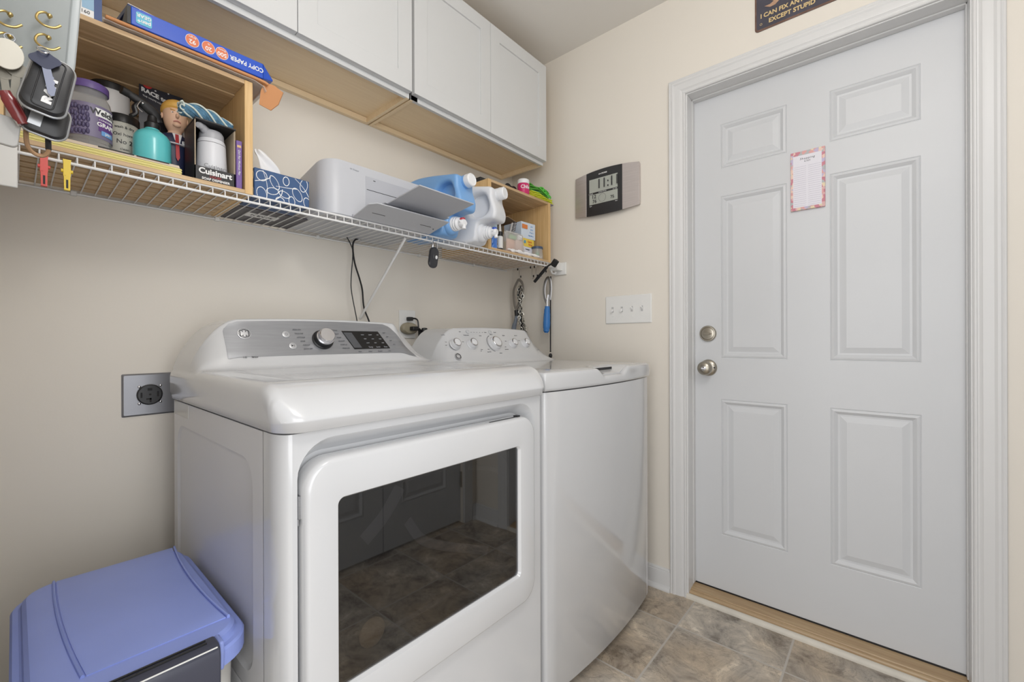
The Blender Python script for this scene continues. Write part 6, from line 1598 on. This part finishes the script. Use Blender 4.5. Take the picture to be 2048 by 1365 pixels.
# ================================================================== door wall things
t = thing('light_switch', 'white four-gang light switch plate between washer and door', 'light switch', (WX, 0.878, 1.19))
bm = BM(); px = rrect(0.768, 0.989, 1.1285, 1.2545, 0.003, 3)
loft(bm, [[(WX - 0.0003, p[0], p[1]) for p in px], [(WX - 0.003, p[0], p[1]) for p in px], [(WX - 0.006, lerp(p[0], .8785, .03), lerp(p[1], 1.1915, .05)) for p in px]]); pl_ = obj('plate', bm, M_white, t, ang=20)
for k, (yy, up) in enumerate(((0.952, 0), (0.906, 0), (0.858, 1), (0.811, 1))):
    bm = BM(); box(bm, WX - 0.0068, WX - 0.0060, yy - 0.005, yy + 0.005, 1.180, 1.204); sl = obj('toggle_slot', bm, mat('slot_shadow', (190, 190, 190), 0.5), pl_)
    bm = BM(); zc_ = 1.1915; dz_ = 0.009 if up else -0.009
    loft(bm, [[(WX - 0.0066, yy - 0.0036, zc_ - 0.005), (WX - 0.0066, yy + 0.0036, zc_ - 0.005), (WX - 0.0066, yy + 0.0036, zc_ + 0.005), (WX - 0.0066, yy - 0.0036, zc_ + 0.005)], [(WX - 0.019, yy - 0.003, zc_ + dz_ - 0.003), (WX - 0.019, yy + 0.003, zc_ + dz_ - 0.003), (WX - 0.019, yy + 0.003, zc_ + dz_ + 0.003), (WX - 0.019, yy - 0.003, zc_ + dz_ + 0.003)]])
    obj('toggle', bm, M_whitep, t, bevel=0.0008)
    for zz in (1.2215, 1.1615):
        bm = BM(); cyl(bm, (WX - 0.0058, yy, zz), (WX - 0.0072, yy, zz), 0.0026, 10); obj('screw', bm, M_white, pl_)
# weather clock
t = thing('wall_clock', 'digital weather clock with black centre and brushed metal ends on the wall', 'clock', (WX, 0.98, 1.73))
ys_ = (0.817, 1.144); zc_ = 1.7395
def cz(u): return 0.094 + 0.012 * (1 - (2 * u - 1) ** 2)      # half height bulges in the middle
def cx_f(u): return WX - 0.014 - 0.012 * (1 - (2 * u - 1) ** 2)
def cblock(u0, u1, dx, name, m, par, n=10, zs=(-1, 1), yins=0):
    bm = BM(); rings = []
    for i in range(n + 1):
        u = lerp(u0, u1, i / n); yy = lerp(ys_[1], ys_[0], u); h_ = cz(u); x = cx_f(u) - dx
        rings.append([(WX - 0.002, yy, zc_ - h_ * 0.93), (WX - 0.002, yy, zc_ + h_ * 0.93), (x, yy, zc_ + h_), (x, yy, zc_ - h_)])
    loft(bm, rings); return obj(name, bm, m, par, ang=35, bevel=0.001)
M_cl = mat('clock_brushed', (206, 198, 196), 0.36, metal=0.55, var=0.12, vscale=6, stretch=(2, 2, 60))
cblock(0, 0.20, 0.0012, 'metal_end', M_cl, t, label=None) if False else cblock(0, 0.20, 0.0012, 'metal_end', M_cl, t)
cblock(0.765, 1.0, 0.0012, 'metal_end', M_cl, t)
cb_ = cblock(0.20, 0.765, 0.0, 'black_face', mat('clock_black', (44, 44, 46), 0.35), t)
def CP(u, z, off=0.0012): return Vector((cx_f(u) - off, lerp(ys_[1], ys_[0], u), z))
M_lcd = mat('lcd_green_grey', (176, 180, 172), 0.25)
def lcdp(u0, u1, z0, z1, name):
    bm = BM(); q = [CP(u0, z0, 0.0003), CP(u1, z0, 0.0003), CP(u1, z1, 0.0003), CP(u0, z1, 0.0003)]
    loft(bm, [q, [p + Vector((-0.0022, 0, 0)) for p in q]]); return obj(name, bm, M_lcd, cb_)
s1 = lcdp(0.255, 0.70, 1.7435, 1.806, 'time_display'); s2 = lcdp(0.255, 0.70, 1.688, 1.7345, 'weather_display')
text('11:11', 0.062, CP(0.56, 1.775, 0.0050), XD, ZF, M_text, s1, sx=0.85)
text('12', 0.024, CP(0.335, 1.722, 0.0040), XD, ZF, M_text, s2); text('76', 0.022, CP(0.345, 1.700, 0.0040), XD, ZF, M_text, s2)
text('75', 0.020, CP(0.625, 1.703, 0.0045), XD, ZF, M_text, s2)
bm = BM(); c_ = CP(0.47, 1.711, 0.0045); tube(bm, [c_ + Vector((0, 0.0185 * math.cos(a), 0.0185 * math.sin(a))) for a in [i * 2 * PI / 28 for i in range(28)]], 0.0005, 5, closed=True); obj('dial_mark', bm, M_grey, s2)
text('LA CROSSE', 0.0085, CP(0.475, 1.823, 0.0015), XD, ZF, M_whitep, cb_, bold=0.0002)
for u, z, s in ((0.28, 1.7385, 'INDOOR'), (0.47, 1.7385, 'CLOCK ATOMIC'), (0.66, 1.7385, 'SET TIME'), (0.275, 1.681, 'TEMP'), (0.68, 1.682, 'MAX')): text(s, 0.0055, CP(u, z, 0.0015), XD, ZF, M_whitep, cb_)
# shopping list pad on the door
t = thing('notepad', 'shopping list notepad with floral border stuck on the white door', 'notepad', (DX, 0.217, 1.63))
bm = BM(); box(bm, DX - 0.009, DX - 0.0002, 0.166, 0.269, 1.524, 1.737)
fl = bpy.data.materials.new('floral_print'); fl.use_nodes = True; nt = fl.node_tree; b = nt.nodes['Principled BSDF']; b.inputs['Roughness'].default_value = 0.6
tc = nt.nodes.new('ShaderNodeTexCoord'); vo = nt.nodes.new('ShaderNodeTexVoronoi'); vo.inputs['Scale'].default_value = 95; nt.links.new(tc.outputs['Object'], vo.inputs[0])
rp = nt.nodes.new('ShaderNodeValToRGB'); rp.color_ramp.interpolation = 'CONSTANT'
cols = [(222, 168, 166), (234, 204, 190), (204, 134, 148), (196, 184, 212), (232, 216, 184), (184, 186, 188), (222, 180, 180)]
rp.color_ramp.elements[0].color = lin(cols[0]) + (1,); rp.color_ramp.elements[1].position = 0.85; rp.color_ramp.elements[1].color = lin(cols[1]) + (1,)
for k, c_ in enumerate(cols[2:]): e_ = rp.color_ramp.elements.new(0.15 + 0.14 * k); e_.color = lin(c_) + (1,)
sp_ = nt.nodes.new('ShaderNodeSeparateColor'); nt.links.new(vo.outputs['Color'], sp_.inputs[0]); nt.links.new(sp_.outputs[0], rp.inputs[0]); nt.links.new(rp.outputs[0], b.inputs['Base Color'])
np_ = obj('pad', bm, fl, t, bevel=0.001)
bm = BM(); box(bm, DX - 0.0094, DX - 0.0088, 0.1755, 0.2615, 1.534, 1.722); sh_ = obj('writing_area', bm, mat('list_paper', (232, 230, 238), 0.7), t)
text('Shopping', 0.0095, (DX - 0.0096, 0.2185, 1.7085), XD, ZF, M_text, sh_, shear=0.25, space=1.3); text('List', 0.0095, (DX - 0.0096, 0.2185, 1.6990), XD, ZF, M_text, sh_, shear=0.25, space=1.3)
bm = BM()
for k in range(20):
    for a, b_ in ((0.2215, 0.2590), (0.1780, 0.2155)): box(bm, DX - 0.0096, DX - 0.0093, a, b_, 1.539 + k * 0.00745, 1.5396 + k * 0.00745)
obj('ruled_lines', bm, mat('line_lilac', (170, 164, 184), 0.7), sh_)
# tin sign
t = thing('tin_sign', 'dark rusty metal sign with cream lettering above the door frame', 'sign', (WX, 0.22, 2.25))
M_sign = mat('rusty_navy', (78, 76, 88), 0.5, var=0.25, vscale=12)
bm = BM(); px = rrect(0.075, 0.3695, 2.187, 2.385, 0.012, 5)
loft(bm, [[(WX - 0.0004, p[0], p[1]) for p in px], [(WX - 0.0022, p[0], p[1]) for p in px]]); sg = obj('plate', bm, M_sign, t, ang=25)
bm = BM(); a_ = rrect(0.075, 0.3695, 2.187, 2.385, 0.012, 5); b2_ = rrect(0.080, 0.3640, 2.194, 2.380, 0.008, 5)
r0 = ring_verts(bm, [(WX - 0.0023, p[0], p[1]) for p in a_]); r1 = ring_verts(bm, [(WX - 0.0026, p[0], p[1]) for p in b2_]); bridge(bm, r0, r1); obj('rust_edge', bm, mat('rust', (128, 98, 84), 0.7, var=0.4, vscale=40), sg)
M_cream = mat('cream_print', (232, 204, 148), 0.55, var=0.12, vscale=30)
text('I CAN FIX ANYTHING', 0.0215, (WX - 0.0028, 0.3515, 2.2395), XD, ZF, M_cream, sg, align='LEFT', bold=0.0006, sx=0.92)
text('EXCEPT STUPID', 0.0215, (WX - 0.0028, 0.3250, 2.2130), XD, ZF, M_cream, sg, align='LEFT', bold=0.0006, sx=0.92)
bm = BM(); wy, wz = 0.300, 2.302
tube(bm, [(WX - 0.003, wy + 0.035 * math.cos(a) , wz - 0.012 + 0.024 * math.sin(a)) for a in [3.6 + i * 2.6 / 14 for i in range(15)]], 0.010, 8, flat=0.08, up=(0, 0, 1)) if False else None
q = [(wy + 0.036, wz - 0.028), (wy + 0.026, wz - 0.037), (wy + 0.008, wz - 0.040), (wy - 0.010, wz - 0.034), (wy - 0.022, wz - 0.018), (wy - 0.040, wz + 0.03), (wy - 0.056, wz + 0.024), (wy - 0.034, wz - 0.006), (wy - 0.012, wz - 0.006), (wy + 0.004, wz - 0.020), (wy + 0.020, wz - 0.026)]
q = [(wy + 0.038, 2.272), (wy + 0.020, 2.2615), (wy + 0.004, 2.262), (wy - 0.008, 2.272), (wy - 0.016, 2.290), (wy - 0.044, 2.345), (wy - 0.020, 2.352), (wy + 0.000, 2.304), (wy + 0.014, 2.298), (wy + 0.016, 2.284), (wy + 0.008, 2.278), (wy + 0.020, 2.272)]
loft(bm, [[(WX - 0.0022, a, b_) for a, b_ in q], [(WX - 0.0034, a, b_) for a, b_ in q]]); obj('painted_wrench', bm, mat('wrench_print', (206, 166, 138), 0.55, var=0.3, vscale=25), sg)
bm = BM(); 
for yy in (0.3495,): tube(bm, [(WX - 0.0026, yy + 0.0035 * math.cos(a), 2.2115 + 0.0035 * math.sin(a)) for a in [i * PI / 8 for i in range(16)]], 0.0006, 5, closed=True)
obj('rivet_hole', bm, M_cream, sg)

# ================================================================== key rack and keys, near the camera
KY = 0.735
t = thing('key_rack', 'grey translucent key rack panel with brass hooks at the upper left', 'key rack', (LX, KY, 1.45))
def K(x, y, Y=KY): return at(x, y, Y)
M_rack = mat('grey_rack_plastic', (150, 156, 156), 0.35, alpha=0.93); M_rack2 = mat('pale_rack_rim', (176, 182, 184), 0.3)
bm = BM(); q = [Vector((LX, KY + 0.012, 1.52)), Vector((K(162, -40).x, KY + 0.012, 1.52)), K(141, 128, KY + 0.012), K(130, 196, KY + 0.012), Vector((LX, KY + 0.012, K(60, 205, KY + .012).z))]
loft(bm, [q, [p + Vector((0, 0.006, 0)) for p in q]]); obj('panel', bm, M_rack, t, bevel=0.001)
bm = BM(); tube(bm, [Vector((q[1].x, KY + 0.011, 1.52)), q[2] + Vector((0, -0.001, 0)), q[3] + Vector((0, -0.001, 0))], 0.0042, 8, flat=0.5); obj('rim', bm, M_rack2, t)
bm = BM(); box(bm, LX, LX + 0.004, KY - 0.02, KY + 0.03, 1.40, 1.52); obj('wall_strip', bm, M_rack2, t)
def brass(px, py, par, s=1.0):
    c_ = K(px, py); bm = BM()
    f_ = lambda dx, dz, dy=0: c_ + Vector((dx * s, dy, dz * s))
    tube(bm, [f_(0.003, 0.0095, 0.009), f_(0.000, 0.0092, -0.001), f_(-0.006, 0.004, -0.004), f_(-0.0075, -0.004, -0.006), f_(-0.002, -0.0095, -0.008), f_(0.006, -0.0085, -0.008), f_(0.0115, -0.003, -0.008)], 0.00125, 8, smooth=5)
    ball(bm, f_(0.003, 0.0098, 0.004), 0.0026, seg=10)
    obj('brass_hook', bm, M_brass, par, label='curled brass hook')
for px, py in ((92, 42), (90, 86), (12, 40), (12, 84)): brass(px, py, t)
# truck fob
def fobshape(name, lab, cpx, cpy, w, h, tilt, Y, m, trim, txt=None):
    c_ = K(cpx, cpy, Y); t = thing(name, lab, 'key fob', tuple(c_))
    Mx = Matrix.Translation(c_) @ Matrix.Rotation(tilt, 4, 'Y')
    o = rrect(-w / 2, w / 2, -h / 2, h / 2, w * 0.30, 6); o = [(p[0] * (1 + 0.12 * (-p[1] / h)), p[1]) for p in o]
    bm = BM(); loft(bm, [[Mx @ Vector((lerp(p[0], 0, s_), yy, lerp(p[1], 0, s_))) for p in o] for s_, yy in ((0.10, 0.0065), (0, 0.004), (0, -0.002), (0.07, -0.0055), (0.2, -0.0065))]); b_ = obj('fob_body', bm, m, t)
    bm = BM(); tube(bm, [Mx @ Vector((p[0] * 1.01, 0.001, p[1] * 1.01)) for p in o], 0.0017, 8, closed=True); obj('chrome_band', bm, trim, t)
    return t, b_, Mx
M_fob = mat('fob_black', (44, 44, 46), 0.36); M_fobtrim = mat('fob_silver', (176, 178, 180), 0.3, metal=0.6)
t, b_, Mx = fobshape('key_fob', 'black key fob with silver edges and white lettering, foremost in the bunch', 97, 172, 0.034, 0.064, 0.20, KY - 0.030, M_fob, M_fobtrim)
text('RAM', 0.0095, Mx @ Vector((0.0025, -0.0068, -0.008)), Mx.to_3x3() @ Vector((0, 0, 1)), Mx.to_3x3() @ Vector((-1, 0, 0)), M_whitep, b_, bold=0.0007, sx=1.5)
bm = BM(); o = rrect(-0.0085, 0.0085, -0.028, 0.028, 0.004, 4); tube(bm, [Mx @ Vector((p[0], -0.0066, p[1])) for p in o], 0.0007, 6, closed=True); obj('groove', bm, M_dark, b_)
t, b_, Mx = fobshape('key_fob', 'dark key fob with silver strip hanging below and behind the lettered fob', 92, 238, 0.036, 0.040, 0.20, KY - 0.008, M_fob, M_fobtrim)
bm = BM(); box(bm, -0.012, -0.002, -0.0072, -0.006, -0.014, 0.012, Mx); obj('silver_plate', bm, M_fobtrim, b_)
# key on the front fob
c_ = K(92, 128, KY - 0.041)
t = thing('house_key', 'navy-headed key hanging across the front of the lettered black fob', 'key', tuple(c_))
Mk = Matrix.Translation(c_) @ Matrix.Rotation(-0.16, 4, 'Y')
bm = BM(); o = [(0.0115 * math.cos(a) * (1 + 0.10 * math.cos(4 * a)), 0.0085 * math.sin(a) * (1 + 0.10 * math.cos(4 * a))) for a in [i * PI / 16 for i in range(32)]]
loft(bm, [[Mk @ Vector((p[0], yy, p[1] + 0.004)) for p in o] for yy in (-0.001, 0.001)]); kh = obj('key_head', bm, mat('navy_head', (36, 42, 72), 0.35), t)
bm = BM(); o = [(-0.0038, -0.004), (0.0030, -0.004), (0.0030, -0.012), (0.0040, -0.014), (0.0028, -0.016), (0.0040, -0.019), (0.0026, -0.022), (0.0036, -0.025), (0.0010, -0.033), (-0.0020, -0.034), (-0.0038, -0.031)]
loft(bm, [[Mk @ Vector((p[0], yy, p[1])) for p in o] for yy in (-0.0006, 0.0006)]); obj('key_blade', bm, mat('key_silver', (120, 124, 140), 0.4, metal=0.6), t)
bm = BM(); tube(bm, [Mk @ Vector((0.0045 * math.cos(a), -0.002 + 0.004 * math.sin(a), 0.0135 + 0.0045 * math.sin(a))) for a in [i * PI / 8 for i in range(16)]], 0.0007, 6, closed=True)
obj('key_ring', bm, M_chrome, t)
# long chrome split ring / carabiner loop below
t = thing('carabiner', 'long brown and steel oval loop hanging below the key fobs', 'carabiner', tuple(K(75, 250)))
bm = BM(); pts = [K(54, 215, KY + 0.0), K(52, 255), K(54, 288), K(66, 305), K(84, 312), K(96, 305), K(97, 290)]
tube(bm, pts, 0.0022, 8, smooth=5); o1 = obj('loop', bm, mat('tan_metal', (170, 136, 104), 0.35, metal=0.4), t)
bm = BM(); tube(bm, [K(96, 268, KY - .0), K(97, 300, KY - .0)], 0.0026, 8); obj('gate', bm, M_black, t)
# other things on the left hook
def keything(label, px, py, w, h, m, Y=KY - 0.012, tilt=0.1, cat='key', name='key'):
    c_ = K(px, py, Y); t = thing(name, label, cat, tuple(c_)); Mx = Matrix.Translation(c_) @ Matrix.Rotation(tilt, 4, 'Y')
    return t, Mx
t, Mx = keything('blank white oval tag hanging from the left brass hook', 14, 108, 1, 1, M_whitep, name='key_tag', cat='tag')
bm = BM(); o = [(0.0125 * math.cos(a), 0.0165 * math.sin(a)) for a in [i * PI / 14 for i in range(28)]]; loft(bm, [[Mx @ Vector((p[0], yy, p[1])) for p in o] for yy in (-0.001, 0.001)]); obj('disc', bm, mat('tag_cream', (226, 222, 210), 0.35), t, bevel=0.0004)
bm = BM(); tube(bm, [Mx @ Vector((0.004 * math.cos(a), 0, 0.019 + 0.004 * math.sin(a))) for a in [i * PI / 8 for i in range(16)]], 0.0006, 6, closed=True); obj('ring', bm, M_chrome, t)
def keyobj(label, px, py, Y, tilt, s, m=M_chrome):
    t, Mx = keything(label, px, py, 1, 1, m, Y, tilt)
    bm = BM(); o = [(0.0095 * s * math.cos(a), 0.0085 * s * math.sin(a)) for a in [i * PI / 12 for i in range(24)]]; loft(bm, [[Mx @ Vector((p[0], yy, p[1] + 0.012 * s)) for p in o] for yy in (-0.0009, 0.0009)]); obj('key_head', bm, m, t)
    bm = BM(); o = [(-0.0035, 0.006), (0.0032, 0.006), (0.0032, -0.004), (0.0042, -0.007), (0.0028, -0.010), (0.0040, -0.013), (0.0026, -0.017), (0.0036, -0.020), (0.0008, -0.026), (-0.0035, -0.024)]
    loft(bm, [[Mx @ Vector((p[0] * s, yy, p[1] * s)) for p in o] for yy in (-0.0007, 0.0007)]); obj('key_blade', bm, m, t)
M_dk = mat('worn_key_metal', (128, 124, 114), 0.4, metal=0.7)
keyobj('small dull metal key hanging beside the cream tag, upper left', 32, 160, KY - 0.006, 0.05, 0.95, M_dk)
keyobj('small metal key hanging below the cream tag, at the frame edge', 10, 165, KY - 0.004, -0.1, 0.9, M_dk)
c_ = K(27, 215, KY - 0.016)
t = thing('pocket_knife', 'dark red pocket knife hanging among the keys at far left', 'pocket knife', tuple(c_))
bm = BM(); tube(bm, [K(8, 182, KY - .016), K(26, 212, KY - .016), K(46, 248, KY - .016)], 0.0062, 12, rs=[0.005, 0.0062, 0.0062, 0.0058, 0.004], flat=0.5, smooth=5); obj('handle', bm, mat('dark_red', (128, 46, 48), 0.25, coat=0.4), t)
bm = BM(); tube(bm, [K(6, 190, KY - .012), K(24, 220, KY - .012), K(42, 252, KY - .012)], 0.0030, 8, flat=0.4); obj('folded_blades', bm, M_chrome, t)
t = thing('white_fob', 'white plastic fob with a clear sleeve hanging lowest at far left', 'key fob', tuple(K(16, 262, KY)))
bm = BM(); o = rrect(-0.010, 0.010, -0.016, 0.016, 0.005, 5); Mx = Matrix.Translation(K(12, 262, KY - 0.003)) @ Matrix.Rotation(0.1, 4, 'Y'); loft(bm, [[Mx @ Vector((p[0], yy, p[1])) for p in o] for yy in (-0.003, 0.003)]); obj('fob_body', bm, mat('milky_plastic', (190, 190, 188), 0.35), t, bevel=0.001)
bm = BM(); tube(bm, [K(30, 180, KY), K(34, 210, KY), K(30, 240, KY), K(20, 250, KY)], 0.0010, 6, smooth=4); obj('cord', bm, M_black, t)

# ================================================================== groups of like things
GROUPS = {'wall_cabinet': 'white wall cabinets', 'wooden_crate': 'wooden crates on the shelf', 'detergent_jug': 'detergent jugs on the shelf', 'plastic_clip': 'plastic clips on the shelf lip',
          'wire_hook': 'wire hooks under the shelf', 'key_fob': 'key fobs on the rack', 'key': 'loose keys on the rack', 'power_cord': 'black cords behind the dryer', 'plug': 'black plugs in the wall outlet'}
for o in list(S.objects):
    if o.parent is None and 'category' in o and o.name.split('.')[0] in GROUPS: o['group'] = GROUPS[o.name.split('.')[0]]
